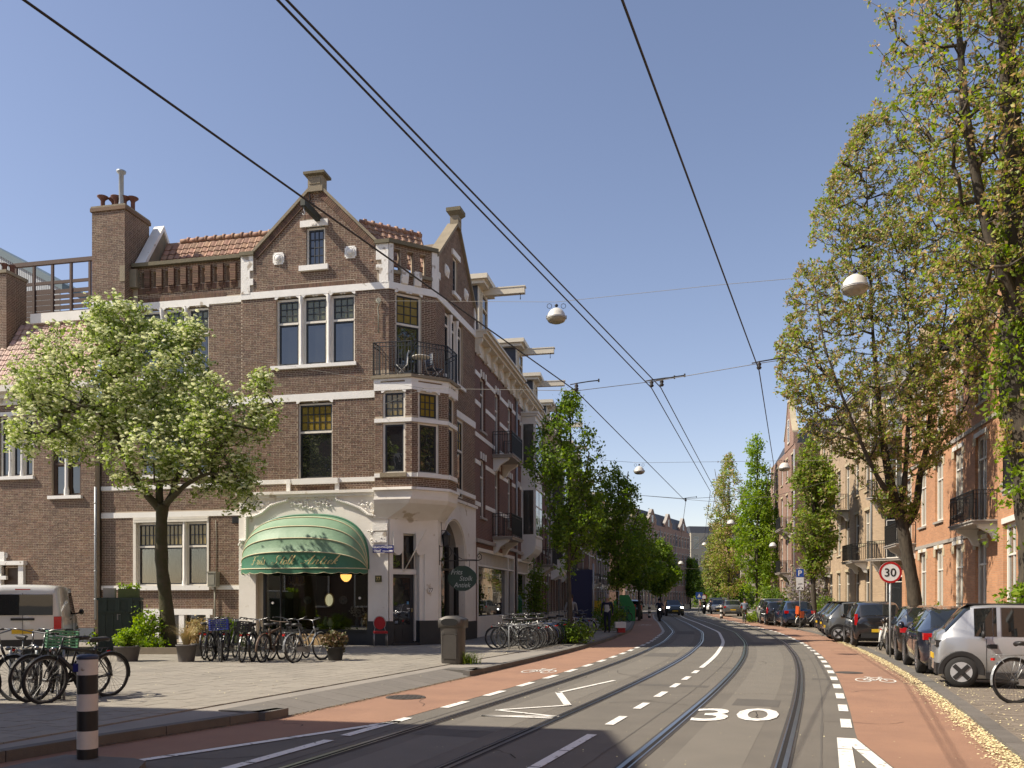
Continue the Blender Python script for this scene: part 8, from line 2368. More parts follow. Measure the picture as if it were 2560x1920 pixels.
def make_car(label,kind,paint_m,lights_on=False):
 t=thing("parked_car",label,"car",(0,0,0))
 if kind=='sedan':
  st=[(-2.12,.50,.78,.84,.68,.55,0,0),(-2.06,.30,.88,.95,.80,.62,0,0),(-1.92,.24,.93,1.01,.86,.66,0,0),(-1.72,.22,.95,1.05,.89,.66,0,1),(-1.30,.22,.95,1.30,.90,.60,0,1),(-1.08,.22,.94,1.385,.90,.60,1,0),(-.55,.2,.93,1.44,.90,.61,1,0),(-.50,.2,.93,1.44,.90,.61,0,0),(-.44,.2,.93,1.44,.90,.61,1,0),(.28,.2,.92,1.43,.90,.61,1,1),(.72,.2,.92,1.20,.90,.64,1,1),(1.05,.22,.91,.985,.89,.74,0,0),(1.5,.23,.86,.92,.87,.72,0,0),(1.92,.26,.74,.80,.80,.62,0,0),(2.08,.32,.62,.66,.70,.5,0,0),(2.14,.40,.54,.57,.60,.4,0,0)]
  wx,r,W=(-1.28,1.32),.325,.90
 elif kind=='hatch':
  st=[(-1.78,.45,.80,.86,.70,.58,0,0),(-1.74,.28,.90,1.0,.78,.62,0,0),(-1.66,.24,.95,1.06,.81,.62,0,1),(-1.42,.22,.96,1.43,.83,.60,0,0),(-1.22,.22,.95,1.50,.83,.61,1,0),(-.42,.2,.94,1.54,.83,.62,1,0),(-.36,.2,.94,1.54,.83,.62,0,0),(-.30,.2,.94,1.54,.83,.62,1,0),(.45,.2,.93,1.50,.83,.61,1,1),(.85,.2,.93,1.25,.83,.63,1,1),(1.15,.22,.92,1.02,.82,.68,0,0),(1.45,.24,.86,.93,.80,.66,0,0),(1.68,.30,.72,.78,.74,.55,0,0),(1.76,.4,.60,.63,.64,.45,0,0)]
  wx,r,W=(-1.15,1.18),.30,.83
 elif kind=='suv':
  st=[(-2.2,.50,.95,1.02,.74,.60,0,0),(-2.14,.34,1.02,1.12,.85,.66,0,0),(-2.0,.28,1.06,1.18,.90,.68,0,1),(-1.70,.28,1.06,1.58,.93,.68,0,0),(-1.45,.28,1.05,1.66,.93,.68,1,0),(-.5,.26,1.04,1.70,.93,.68,1,0),(-.43,.26,1.04,1.70,.93,.68,0,0),(-.37,.26,1.04,1.70,.93,.68,1,0),(.4,.26,1.03,1.66,.93,.68,1,1),(.9,.26,1.03,1.34,.93,.71,1,1),(1.2,.28,1.02,1.12,.92,.78,0,0),(1.7,.30,.98,1.06,.90,.78,0,0),(2.05,.34,.88,.96,.85,.72,0,0),(2.18,.4,.74,.80,.78,.6,0,0),(2.23,.46,.62,.66,.7,.5,0,0)]
  wx,r,W=(-1.35,1.38),.35,.93
 elif kind=='van':
  st=[(-2.45,.42,1.05,1.74,.86,.74,0,0),(-2.42,.36,1.08,1.86,.93,.80,0,0),(-2.2,.30,1.08,1.93,.95,.82,0,0),(-1.0,.28,1.08,1.95,.95,.82,0,0),(-.1,.28,1.08,1.95,.95,.82,0,0),(.0,.28,1.08,1.95,.95,.82,1,0),(.9,.28,1.08,1.93,.95,.82,1,1),(1.35,.28,1.08,1.70,.95,.80,1,1),(1.85,.3,1.06,1.30,.94,.80,0,0),(2.2,.32,.98,1.10,.92,.78,0,0),(2.42,.36,.80,.88,.86,.7,0,0),(2.47,.42,.6,.65,.8,.6,0,0)]
  wx,r,W=(-1.55,1.5),.335,.95
 loft_car(t,st,paint_m)
 for x in wx:
  for s in(-1,1):car_wheel(t,x,s*(W+.005),r)
 xr,xf=st[0][0],st[-1][0];zb=st[1][2]
 for s in(-1,1):
  b=MB()
  if kind=='sedan':b.box(xr+.0,xr+.30,s*(W*.74),s*(W*.945),zb-.12,zb+.02)
  elif kind=='hatch':b.box(xr+.02,xr+.2,s*(W*.84),s*(W*.955),zb-.16,zb+.22)
  elif kind=='van':b.box(xr-.01,xr+.10,s*(W*.78),s*(W*.975),.72,1.08)
  else:b.box(xr+.0,xr+.26,s*(W*.70),s*(W*.945),zb-.14,zb+.04)
  obj("tail_light",b,m_tail,t)
  b=MB();zf=st[-3][2]
  b.box(xf-.36,xf-.10,s*(W*.60),s*(W*.90),zf-.14,zf+.0);obj("headlight",b,emit("headlamp_on",(1,.95,.85),9)if lights_on else m_hl,t)
  b=MB();xm=st[-6][0]+.1 if kind!='van' else 1.5;b.smooth=True;b.lathe([(0.02,-.07),(.075,-.05),(.085,0),(.075,.05),(.02,.07)],8,(xm-.1,s*(W+.12),st[-6][2]+.08),axis='y');b.bar((xm-.1,s*W*.95,st[-6][2]+.02),(xm-.1,s*(W+.1),st[-6][2]+.05),.04);obj("wing_mirror",b,m_blk if kind=='van' else paint_m,t)
 b=MB();b.box(xr-.012,xr+.05,-.26,.26,.62 if kind!='hatch' else.5,.73 if kind!='hatch' else.61);obj("number_plate",b,m_plate,t)
 b=MB();b.box(xf-.05,xf+.012,-.26,.26,.42,.53);obj("number_plate",b,m_plate,t)
 b=MB();b.box(xf-.12,xf+.004,-W*.5,W*.5,st[-2][1]+.14,st[-2][1]+.32);obj("grille",b,m_blk,t)
 b=MB()
 for z in(.28,):b.box(xr-.005,xr+.12,-W*.72,W*.72,.30,.46)
 obj("rear_bumper",b,m_blk,t)
 for s in(-1,1):
  b=MB();ys=s*(W*1.0+.002)
  for x in((-.47,.9)if kind!='van' else(-.05,1.0)):b.box(x-.006,x+.006,ys-.004,ys+.004,.34,zb-.04)
  obj("door_seam",b,m_blk,t)["kind"]="stuff"
  b=MB();b.box(-.40,-.22,ys-.01,ys+.02,zb-.13,zb-.10);obj("door_handle",b,m_blk if kind=='van' else paint_m,t)
 return t
def put(o,x,y,hd,z=.05,label=None):
 o.location=(x,y,z);o.rotation_euler=(0,0,hd)
 if label:o["label"]=label
 return o
hd=cdir(18)
S1=put(make_car("dark brown-black saloon seen from behind left, second car from the silver one",'sedan',MATS["car_paint_brown"]),11.42,23.25,hd)
S2=put(dup(S1,(0,0,0),mats={"car_paint_brown":"car_paint_blueblack"}),10.08,19.3,hd,label="glossy blue-black saloon parked directly behind the small silver car")
S1.scale=S2.scale=(.93,.95,1.0)
HB=put(make_car("black hatchback with tall red tail lights seen from behind near the speed sign",'hatch',m_pb),13.0,30.3,cdir(30))
SUV=put(make_car("white sport utility car facing the camera in the right parking row",'suv',MATS["car_paint_white"]),18.3,58.8,cdir(58)+math.pi)
BL=put(dup(SUV,(0,0,0),mats={"car_paint_white":"car_paint_navy"}),17.15,51.2,cdir(50),label="dark blue estate car seen from behind beside the white bicycle");BL.scale=(1,.97,.92)
put(dup(HB,(0,0,0)),17.3,55.2,cdir(54),label="black small car between the blue car and the white one")
GC=put(make_car("grey-green car with yellow plate seen from behind by the traffic island",'suv',MATS["car_paint_grey"]),21.9,84.0,cdir(80));GC.scale=(1,1,.95)
AP_=put(make_car("dark car with lit headlights driving towards the camera",'hatch',MATS["car_paint_darkgreen"],True),16.55,86.5,cdir(84)+math.pi+.1);AP_.scale=(1.1,1.1,1.05);AP_["category"]="car"
VAN=put(make_car("white delivery van seen from behind at the left edge",'van',MATS["car_paint_white"]),-14.1,24.9,R(112),PZ)
b=MB();b.box(-2.475,-2.44,-.72,.72,1.12,1.68);obj("rear_window",b,m_cg,VAN)
b=MB();b.box(-2.478,-2.45,-.28,.28,.98,1.04);obj("handle_strip",b,m_blk,VAN)
b=MB();b.box(-2.47,-2.45,-.004,.004,.45,1.72);obj("door_seam",b,m_blk,VAN)
b=MB();b.box(-2.44,-2.40,-.18,.18,1.80,1.83);obj("brake_light",b,m_tail,VAN)
put(dup(VAN,(0,0,0)),27.5,112,cdir(105)+2.9,.0,"small white van far away under the trees on the right")
put(dup(SUV,(0,0,0),mats={"car_paint_white":"car_paint_white"}),24.6,100,cdir(98)+math.pi,.0,"light car waiting at the far junction")
put(dup(HB,(0,0,0)),29.5,122,2.2,.0,"tiny dark car at the far junction, farthest of the cars")
def make_ev(label,paint_m,cover_m):
 t=thing("parked_car",label,"small electric car",(0,0,0),group="small electric cars parked nose to the street")
 W,L=.695,1.205
 st=[(-L,.30,.70,.78,.60,.50,0,0),(-L+.05,.20,.86,.98,.665,.54,0,0),(-L+.16,.17,.93,1.04,.69,.57,0,1),(-L+.50,.17,.93,1.44,W,.56,0,1),(-L+.57,.17,.93,1.48,W,.56,0,0),(-L+.62,.17,.93,1.50,W,.57,1,0),(-.28,.17,.93,1.52,W,.57,1,0),(-.22,.17,.93,1.52,W,.57,0,0),(-.16,.17,.93,1.52,W,.57,1,0),(.62,.17,.93,1.51,W,.57,0,0),(L-.50,.17,.93,1.44,W,.56,0,1),(L-.16,.17,.93,1.06,.69,.57,0,0),(L-.05,.20,.86,.98,.665,.54,0,0),(L,.30,.70,.78,.60,.50,0,0)]
 loft_car(t,st,paint_m)
 m_xcov=cover_m
 for x in(-.80,.80):
  for s in(-1,1):
   y=s*(W+.004);r=.285
   wh=car_wheel(t,x,y,r,.15,m_blk,'none',arch=False)
   b=MB();n=24;yo=y+s*.002
   b.add([(x+r*.64*math.cos(6.2832*i/n),yo,r+r*.64*math.sin(6.2832*i/n))for i in range(n)],[tuple(range(n))]);obj("wheel_cover",b,m_xcov,wh)
   b=MB()
   for a in(R(45),R(-45)):c,q=math.cos(a)*r*.6,math.sin(a)*r*.6;b.bar((x-c,yo+s*.004,r-q),(x+c,yo+s*.004,r+q),.012,.075,up=(0,0,1))
   b.lathe([(.05,-.01),(.05,.01)],10,(x,yo+s*.004,r),axis='y');obj("cross_trim",b,m_blk,wh)
   b=MB();n=14;vs=[]
   for i in range(n+1):
    a=R(-8+196*i/n)
    for rr_,yy in((r*1.05,.008),(r*1.30,.012),(r*1.36,-.01)):vs.append((x+rr_*math.cos(a),y+s*yy,r+rr_*math.sin(a)))
   b.add(vs,[(3*i+j,3*i+j+1,3*i+j+4,3*i+j+3)for i in range(n)for j in(0,1)]);obj("wheel_arch",b,m_blk,t)
   b=MB();b.add([(x+r*1.07*math.cos(R(-8+196*i/n)),y-s*.003,r+r*1.07*math.sin(R(-8+196*i/n)))for i in range(n+1)],[tuple(range(n+1))]);obj("wheel_well",b,m_blk,t)
 for s in(-1,1):
  b=MB();b.box(-.40,.42,s*(W-.02),s*(W+.012),.17,.29);obj("side_skirt",b,m_blk,t)
  b=MB();b.box(-L-.004,-L+.14,s*.40,s*.655,.74,.86);obj("headlight",b,m_blk,t)
  b=MB();b.box(-L-.006,-L+.05,s*.44,s*.60,.77,.83);obj("headlight_lens",b,m_hl,t)
  b=MB();b.box(-L-.01,-L+.12,s*.3,s*.67,.24,.44);obj("bumper_corner",b,m_blk,t)
  b=MB();b.box(-.40,-.392,s*W,s*(W+.003),.3,.9);b.box(.44,.448,s*W,s*(W+.003),.3,.9);b.box(-.16,.55,s*(W*.86),s*(W*.87),1.17,1.185);obj("door_seam",b,m_blk,t)["kind"]="stuff"
  b=MB();b.box(-.34,-.22,s*W,s*(W+.006),.72,.80);b.lathe([(.035,0),(.035,.01)],10,(-.36,s*(W+.002),.76),axis='y');obj("door_handle",b,m_blk,t)
  b=MB();b.smooth=True;b.lathe([(.02,-.03),(.07,-.015),(.07,.015),(.02,.03)],10,(-.46,s*(W+.11),.98),axis='x');b.tube([(-.44,s*W*.93,.93),(-.45,s*(W+.1),.97),(-.45,s*(W+.05),1.18)],.01,5);obj("wing_mirror",b,m_blk,t)
 b=MB();b.box(-L-.012,-L+.02,-.25,.25,.5,.6);obj("number_plate",b,m_plate,t)
 b=MB();b.box(-L+.46,L-.46,-.50,.50,1.515,1.535);obj("roof_panel",b,m_blk,t)
 return t
EV=make_ev("small silver-grey electric car with black crossed wheel covers, nearest on the right",MATS["car_paint_silver"],M("wheel_cover_grey",(0.42,0.43,0.45),.5))
put(EV,9.2,15.7,R(-21))
put(dup(EV,(0,0,0),mats={"car_paint_silver":"car_paint_grey"}),13.7,33.4,R(-12),label="dark grey small electric car with black crossed wheels beside the black hatchback")
put(dup(EV,(0,0,0),mats={"car_paint_silver":"car_paint_black","wheel_cover_grey":"black_plastic"}),16.1,40.9,R(-12),label="black small electric car, farthest of those parked nose to the street")
put(dup(EV,(0,0,0),mats={"car_paint_silver":"car_paint_black","wheel_cover_grey":"black_plastic"}),15.4,38.4,R(-12),label="black small electric car between the farthest one and the dark grey one")
put(dup(EV,(0,0,0),mats={"car_paint_silver":"car_paint_brown","wheel_cover_grey":"black_plastic"}),14.6,35.9,R(-12),label="brownish black small electric car just behind the dark grey one")
# --- street furniture
m_bollw=M("bollard_white",(0.68,0.64,0.58),.6,.2,5,wear=((0.25,0.2,0.14),7,.62));m_bollb=M("bollard_black",(0.02,0.02,0.02),.45,.2,7)
BO=thing("bollard","black and white banded traffic bollard in the left foreground","bollard",(-4.27,8.45,.0))
z=.02
for k,(h,mm)in enumerate(((.10,m_bollb),(.18,m_bollw),(.20,m_bollb),(.17,m_bollw),(.19,m_bollb),(.155,m_bollw))):
 b=MB();r=.098;b.lathe([(r,z),(r,z+h)],24,cap=False);obj("band",b,mm,BO);z+=h
b=MB();b.lathe([(.098,z),(.103,z+.005),(.103,z+.025),(.09,z+.045),(.0,z+.055)],24);obj("cap",b,M("bollard_cap",(0.03,0.045,0.085),.4),BO)
b=MB();b.box(-.099,-.05,-.092,-.055,z-.12,z-.04);st_=obj("sticker",b,m_blue,BO);st_.scale=(1,1,1)
IS=MB();IS.prism([(-5.2,7.0),(-3.3,7.0),(-3.62,8.3),(-3.8,8.45),(-4.6,8.65)],lambda x,y:Vector((x,y,.06)),lambda x,y:Vector((x,y,0)))
struct("traffic_island",IS,m_kerb);BO.location.z=.04
def far_bollard(label,x,y):
 t=thing("bollard",label,"bollard",(x,y,0));z=0
 for k in range(6):
  b=MB();b.lathe([(.13,z),(.13,z+.2)],12,cap=k==5);obj("band",b,(m_bollb,m_bollw)[k%2],t);z+=.2
 return t
far_bollard("far banded bollard in the left red cycle lane beside the scooter",12.6,77);far_bollard("far banded bollard on the right behind the cyclist",18.7,75)
p=gp(1133,1658,PZ);BN=thing("litter_bin","grey-brown metal litter bin with curved lid and dark opening on the pavement","litter bin",p,R(-20))
m_bin=M("grey_bin_metal",(0.085,0.078,0.07),.42,.15,3,.05,30,metal=.4)
def bin_sec(hw_,dp,z0,tilt=0):
 return[(hw_*math.copysign(abs(math.cos(a))**.55,math.cos(a)),dp*math.copysign(abs(math.sin(a))**.55,math.sin(a)),z0)for a in[6.2832*i/28 for i in range(28)]]
b=MB();b.smooth=True;rings=[bin_sec(.265,.20,0),bin_sec(.27,.21,.05),bin_sec(.285,.22,.82),bin_sec(.29,.225,.86)]
b.add([q for r_ in rings for q in r_],[(i*28+j,i*28+(j+1)%28,(i+1)*28+(j+1)%28,(i+1)*28+j)for i in range(3)for j in range(28)]);obj("body",b,m_bin,BN)
b=MB();b.smooth=True;n=16;pr=[(-.30+.60*i/n,1.06+.09*math.sin(math.pi*i/n)+.0)for i in range(n+1)]
b.prism([(-.295,.86),(.295,.86)]+[(x,z)for x,z in pr[::-1]],lambda x,z:Vector((x,-.228,z)),lambda x,z:Vector((x,.228,z)));obj("hood",b,m_bin,BN)
b=MB();n=20;b.prism([(.225*math.copysign(abs(math.cos(6.2832*i/n))**.7,math.cos(6.2832*i/n)),1.0+.085*math.sin(6.2832*i/n))for i in range(n)],lambda x,z:Vector((x,-.233,z)),lambda x,z:Vector((x,-.18,z)));obj("opening",b,M("bin_opening",(.006,.006,.006),.9),BN)
b=MB();b.box(-.18,.18,-.226,-.218,.12,.72);b.box(-.185,-.175,-.232,-.22,.12,.72);b.box(.175,.185,-.232,-.22,.12,.72);b.box(-.18,.18,-.232,-.22,.715,.73);obj("door_panel",b,m_bin,BN)
b=MB();b.box(-.20,-.14,-.236,-.22,.70,.72);b.box(.14,.20,-.236,-.22,.70,.72);obj("lock",b,m_chrome,BN)["kind"]="stuff"
p=gp(951,1617,PZ);CHR=thing("chair","red banquet chair with oval back standing outside the shop door","chair",(p.x,p.y,PZ),R(14))
m_redf=M("red_upholstery",(0.36,0.018,0.02),.8,.15,9);m_cf=M("chair_frame_grey",(0.35,0.33,0.31),.35,metal=.7)
b=MB();b.box(-.22,.22,-.21,.21,.44,.50);b.box(-.21,.21,-.2,.2,.50,.515);obj("seat",b,m_redf,CHR)
b=MB();n=24;b.prism([(.185*math.cos(6.2832*i/n),.77+.215*math.sin(6.2832*i/n))for i in range(n)],lambda x,z:Vector((x,.20+.12*(z-.5),z)),lambda x,z:Vector((x,.235+.12*(z-.5),z)));obj("backrest",b,m_redf,CHR)
b=MB();pts=[(-.20,.19,.44),(-.17,.2,.56)]+[(-.195*math.cos(R(-40+260*i/16-0))if 0 else.20*math.cos(R(220-260*i/16)),.215+.12*(.77+.23*math.sin(R(220-260*i/16))-.5),.77+.23*math.sin(R(220-260*i/16)))for i in range(17)]+[(.17,.2,.56),(.20,.19,.44)]
b.tube(pts,.011,6);obj("back_frame",b,m_cf,CHR)
for sx in(-1,1):
 for sy,fx_ in((-.19,-.21),(.19,.24)):b=MB();b.tube([(sx*.205,sy,.44),(sx*.21,fx_,0)],.011,6);obj("leg",b,m_cf,CHR)
p=gp(300,1630,PZ);EC=thing("electricity_cabinet","dark green ribbed metal electricity cabinet with planters on its lid","cabinet",(p.x-.0,p.y+.2,PZ),R(18))
m_cab=M("dark_green_cabinet",(0.022,0.045,0.035),.45,.2,5)
b=MB();b.box(-.62,.48,-.38,.38,0,1.52);obj("body",b,m_cab,EC)
b=MB()
for k in range(5):x=-.52+k*.22;b.box(x,x+.09,-.42,-.38,.1,1.1)
for k in range(3):x=-.5+k*.34;b.box(x,x+.12,-.45,-.38,1.18,1.58)
for k in range(3):y=-.3+k*.22;b.box(.48,.53,y,y+.1,.1,1.5)
b.box(-.60,.1,-.44,-.38,1.16,1.22);obj("ribs",b,m_cab,EC)["kind"]="stuff"
b=MB();b.box(-.65,.52,-.42,.42,1.52,1.60);obj("lid",b,m_cab,EC)
b=MB();b.box(-.12,-.02,-.386,-.379,.95,1.12);obj("number_strip",b,M("cab_number",(0.3,0.3,.28),.6),EC)
q=EC.location
for lab,dx,w,h,mm,lf in(("green trough planter on top of the electricity cabinet",.22,.28,.26,M("green_trough",(0.09,0.12,0.035),.7),L_green),("small stone pot left on top of the electricity cabinet",-.35,.16,.28,m_grey,None)):
 t=thing("planter",lab,"planter",(q.x+dx,q.y-.1,PZ+1.60),R(18));b=MB();b.box(-w,w,-.15,.15,0,h);obj("trough",b,mm,t)
 if lf:foliage("foliage",[(rng.uniform(-w,w),rng.uniform(-.12,.12),h+rng.uniform(0,.12))for _ in range(26)],8,.04,.04,lf,t,5)
t=thing("wooden_bench_box","pale plywood box lying below the shop window behind the bicycles","box",W3(FF.pt(X(800),.35,ZG)),H1.rz)
b=MB();b.box(-.75,.65,-.15,.15,0,.34);obj("panel",b,M("plywood",(0.42,0.29,0.14),.7,.15,3),t)
b=MB();b.box(-.78,.68,-.18,.18,.34,.37);obj("lid",b,MATS["plywood"],t)
m_signw=M("sign_white",(0.75,0.75,0.73),.4);m_signr=M("sign_red",(0.42,0.012,0.015),.35);m_signb=M("sign_blue",(0.015,0.07,0.33),.35)
def speed_sign(label,x,y,rz,h=2.75,r=.30,txt="30"):
 t=thing("speed_sign",label,"traffic sign",(x,y,.05),rz)
 b=MB();b.tube([(0,.03,0),(0,.03,h+.05)],.028,10);obj("pole",b,m_zinc,t)
 b=MB();b.lathe([(0,-.0),(r,-.0)],36,(0,0,h),axis='y',cap=False);b.lathe([(r,-.0),(r,.02),(0,.02)],36,(0,0,h),axis='y',cap=False);obj("disc",b,m_signw,t)
 b=MB();n=36;vs=[]
 for i in range(n):
  a=6.2832*i/n
  for rr_ in(r*.995,r*.80):vs.append((rr_*math.cos(a),-.004,h+rr_*math.sin(a)))
 b.add(vs,[(2*i,2*i+1,(2*i+3)%(2*n),(2*i+2)%(2*n))for i in range(n)]);obj("red_ring",b,m_signr,t)
 b=MB();place_text(b,txt,lambda x_,z_:(x_,-.006,h+z_),h=r*.78,bold=.012);obj("numerals",b,m_sash,t)
 return t
p=at(2226,1431,23.4);speed_sign("round red-ringed 30 speed limit sign in front of the big forked elm",p.x,23.4,R(-12),p.z-.05)
p=at(2000,1440,49.0);PS=thing("parking_sign","blue parking sign with white panel below on a thin pole","traffic sign",(p.x,49,.05),R(-8))
zt=at(2000,1425,49).z
b=MB();b.tube([(0,.03,0),(0,.03,zt+.05)],.03,8);obj("pole",b,m_zinc,PS)
b=MB();b.box(-.21,.21,-.01,.01,zt-.46,zt);obj("blue_panel",b,m_signb,PS)
b=MB();place_text(b,"P",lambda x_,z_:(x_,-.013,zt-.23+z_),h=.32,bold=.02);obj("letter",b,m_signw,PS)
b=MB();b.box(-.21,.21,-.01,.01,zt-1.22,zt-.48);obj("white_panel",b,m_signw,PS)
b=MB();b.bar((-.12,-.013,zt-.86),(.12,-.013,zt-.84),.02,.02)
for s in(-1,1):b.bar((s*.03,-.013,zt-1.0),(s*.15,-.013,zt-1.14),.025,.02);b.prism([(s*.17,zt-1.17),(s*.08,zt-1.15),(s*.16,zt-1.06)],lambda x_,z_:Vector((x_,-.012,z_)),lambda x_,z_:Vector((x_,-.014,z_)))
obj("arrows",b,m_sash,PS)["kind"]="stuff"
def small_sign(label,u,v,Y,m,r=.3,sq=True):
 p=at(u,v,Y);t=thing("traffic_sign",label,"traffic sign",(p.x,Y,0));b=MB();b.tube([(0,.03,0),(0,.03,p.z+r)],.035,6);obj("pole",b,m_zinc,t)
 b=MB()
 if sq:b.box(-r,r,-.01,.01,p.z-r,p.z+r)
 else:b.lathe([(0,0),(r,0)],20,(0,0,p.z),axis='y',cap=False)
 obj("panel",b,m,t)
 b=MB();
 if sq:b.add([(-r*.6,-.015,p.z-r*.5),(r*.6,-.015,p.z-r*.5),(0,-.015,p.z+r*.6)],[(0,1,2)])
 else:b.lathe([(0,-.015),(r*.7,-.015)],20,(0,0,p.z),axis='y',cap=False)
 obj("emblem",b,m_signw,t)
small_sign("far blue square crossing sign at the junction",1748,1489,105,m_signb,.42);small_sign("far round red sign right of the blue crossing sign",1760,1493,105,m_signr,.36,False);small_sign("far blue crossing sign under the trees on the right",1806,1492,118,m_signb,.42)
HC=thing("site_container","tall dark blue site hoarding against the terrace behind the street trees","hoarding",(3.6,43.5,PZ),R(-10))
b=MB();b.box(-.55,.55,-.05,.05,.55,3.1);obj("blue_sheet",b,M("navy_sheet",(0.018,0.022,0.07),.6,.2,2),HC)
for x in(-.6,.62):b=MB();b.tube([(x,-.1,0),(x,-.1,3.4)],.05,6);obj("scaffold_pole",b,m_zinc,HC)
YB=thing("yellow_notice_board","yellow notice boards on a site fence behind the street bicycles","sign board",(4.35,45.2,PZ),R(-18))
m_yel=M("yellow_board",(0.60,0.40,0.03),.6)
b=MB();b.box(-.75,.45,-.02,.02,.75,1.5);b2=MB();b2.box(.5,1.15,-.02,.02,.8,1.35);obj("board",b,m_yel,YB);obj("board",b2,m_yel,YB)
b=MB();place_text(b,"2",lambda x,z:(-.15+x,-.024,1.32+z),h=.2,bold=.01)
for k in range(3):b.box(-.5,.2,-.025,-.021,1.1-k*.1,1.14-k*.1)
obj("print",b,m_sash,YB)
b=MB()
for x in(-.9,-.1,.7,1.4):b.tube([(x,.04,0),(x,.04,2.0)],.02,5)
for z in(.15,2.0):b.tube([(-.9,.04,z),(1.4,.04,z)],.018,5)
obj("fence_panel",b,m_zinc,YB)
for lab,x,y,h,mm in(("red and white box standing on the left pavement by the kerb",5.1,39.6,.5,"rw"),):
 t=thing("box",lab,"box",(x,y,PZ));b=MB();b.box(-.25,.25,-.2,.2,.22,h);obj("top",b,m_white,t);b=MB();b.box(-.13,.22,-.2,.2,0,.22);obj("bottom",b,m_signr,t)
GV=put(dup(HB,(0,0,0),mats={"car_paint_black":"car_paint_darkgreen"}),9.8,68.5,cdir(66),PZ,"small dark car standing on the left pavement beyond the trees")
t=thing("green_container","bright green container bin on the left pavement beyond the trees","container",(8.3,62.0,PZ),cdir(62)-math.pi/2)
b=MB();b.prism([(-.8,0),(.8,0),(.8,1.0),(.3,1.9),(-.3,1.9),(-.8,1.4)],lambda x,z:Vector((x,-.8,z)),lambda x,z:Vector((x,.8,z)));obj("body",b,M("bright_green_plastic",(0.03,0.24,0.06),.5),t)
b=MB();b.box(.3,.83,-.5,.5,.3,1.2);obj("hatch",b,m_signr,t)
awn2=thing("shop_awning","cream shop awning on the shaded terrace beyond the street trees","awning",(5.4,62.5,PZ),cdir(62))
for k in range(3):
 b=MB();b.add([(k*5,0,3.3),(k*5+3.2,0,3.3),(k*5+3.2,-1.3,2.7),(k*5,-1.3,2.7),(k*5+3.2,-1.3,2.5),(k*5,-1.3,2.5)],[(0,1,2,3),(3,2,4,5)]);obj("canvas",b,m_cream,awn2)
 # --- overhead wires and lamps
m_wire=M("black_wire",(0.02,0.02,0.022),.6);m_wire2=M("steel_span_wire",(0.16,0.15,0.13),.5,metal=.3)
def wire(label,pts,r=.0085,m=None,cat="overhead wire",name="tram_wire",sag=0.0):
 t=thing(name,label,cat,pts[0]);o_=Vector(pts[0]);full=[]
 for a,b_ in zip(pts[:-1],pts[1:]):
  a,b_=Vector(a),Vector(b_);n=10
  for i in range(n):q=i/n;p=a.lerp(b_,q);p.z-=sag*4*q*(1-q);full.append(p-o_)
 full.append(Vector(pts[-1])-o_);b=MB();b.tube(full,r,5);obj("cable",b,m or m_wire,t);return t
zw=5.6
Yn=[15.9,33.6,52,72,95,120]
def trk(y,o,z=zw):p=cpt(y,o);return(p.x,p.y,z)
wire("black tram wire over the left track, the leftmost line crossing the gable",[(-7.2,-3.8,zw),(1.22,15.9,zw),(6.95,33.6,zw)]+[trk(y,-1.54)for y in Yn[2:]],.0105)
wire("left one of the paired tram wires over the middle of the street",[(-6.26,-6.0,zw),(2.60,15.65,zw),(7.2,30.5,zw)]+[trk(y,-.1)for y in Yn[2:4]],.0095)
wire("right one of the paired tram wires over the middle of the street",[(-6.34,-6.0,zw),(2.76,15.6,zw),(7.4,30.5,zw)]+[trk(y,.1)for y in Yn[2:4]],.0095)
wire("steep tram wire over the right track",[(-3.83,-6.0,zw),(4.25,14.45,zw),(7.6,24.4,zw),(10.2,33.6,zw)]+[trk(y,1.54)for y in Yn[2:]],.0095)
aL_=W3(FF.pt(X(760,.05),.05,Z(760,1090,.05)));
J1=at(1060,971,22.0)
wire("thin span wire carrying the nearest tram wire hangers, anchored at the bay",[W3(FF.pt(X(932,.05),.05,Z(932,1022,.05))),J1,at(1441,977,15.9),(2.68,15.62,zw+.12),(4.25,14.45,zw+.12),at(2165,868,20),(17.2,30.0,11.0)],.006,m_wire2,"span wire","span_wire")
wire("slanting thin wire from the bay anchor towards the left facade",[J1,W3(FF.pt(X(545,.0),-DR+.1 if 0 else-.1,Z(545,884)))],.004,m_wire2,"span wire","span_wire")
def hanger(label,p,d):
 t=thing("wire_hanger",label,"wire fitting",p,math.atan2(d[1],d[0]),"insulated tram wire hangers")
 b=MB();b.lathe([(.03,-.08),(.045,-.05),(.025,-.03),(.04,0),(.02,.04)],10);obj("insulator",b,m_wire,t)
 b=MB();b.tube([(-.12,0,.03),(0,0,.05),(.25,0,.08),(.42,0,.09)],.011,6);b.lathe([(.015,.06),(.015,.12)],6,(.42,0,0));obj("arm",b,m_wire,t)
hanger("tram wire hanger on the leftmost wire above the street tree",(1.22,15.9,zw+.1),(1,-.15));hanger("left hanger of the paired wires",(2.60,15.65,zw+.1),(1,-.1));hanger("right hanger of the paired wires",(2.78,15.6,zw+.1),(1,-.3));hanger("tram wire hanger on the steep right wire",(4.25,14.45,zw+.1),(1,-.2))
m_lamp=M("lamp_shade_cream",(0.62,0.60,0.54),.4,.1,4);m_lg=M("lamp_bowl",(0.30,0.27,0.20),.2,.2,6)
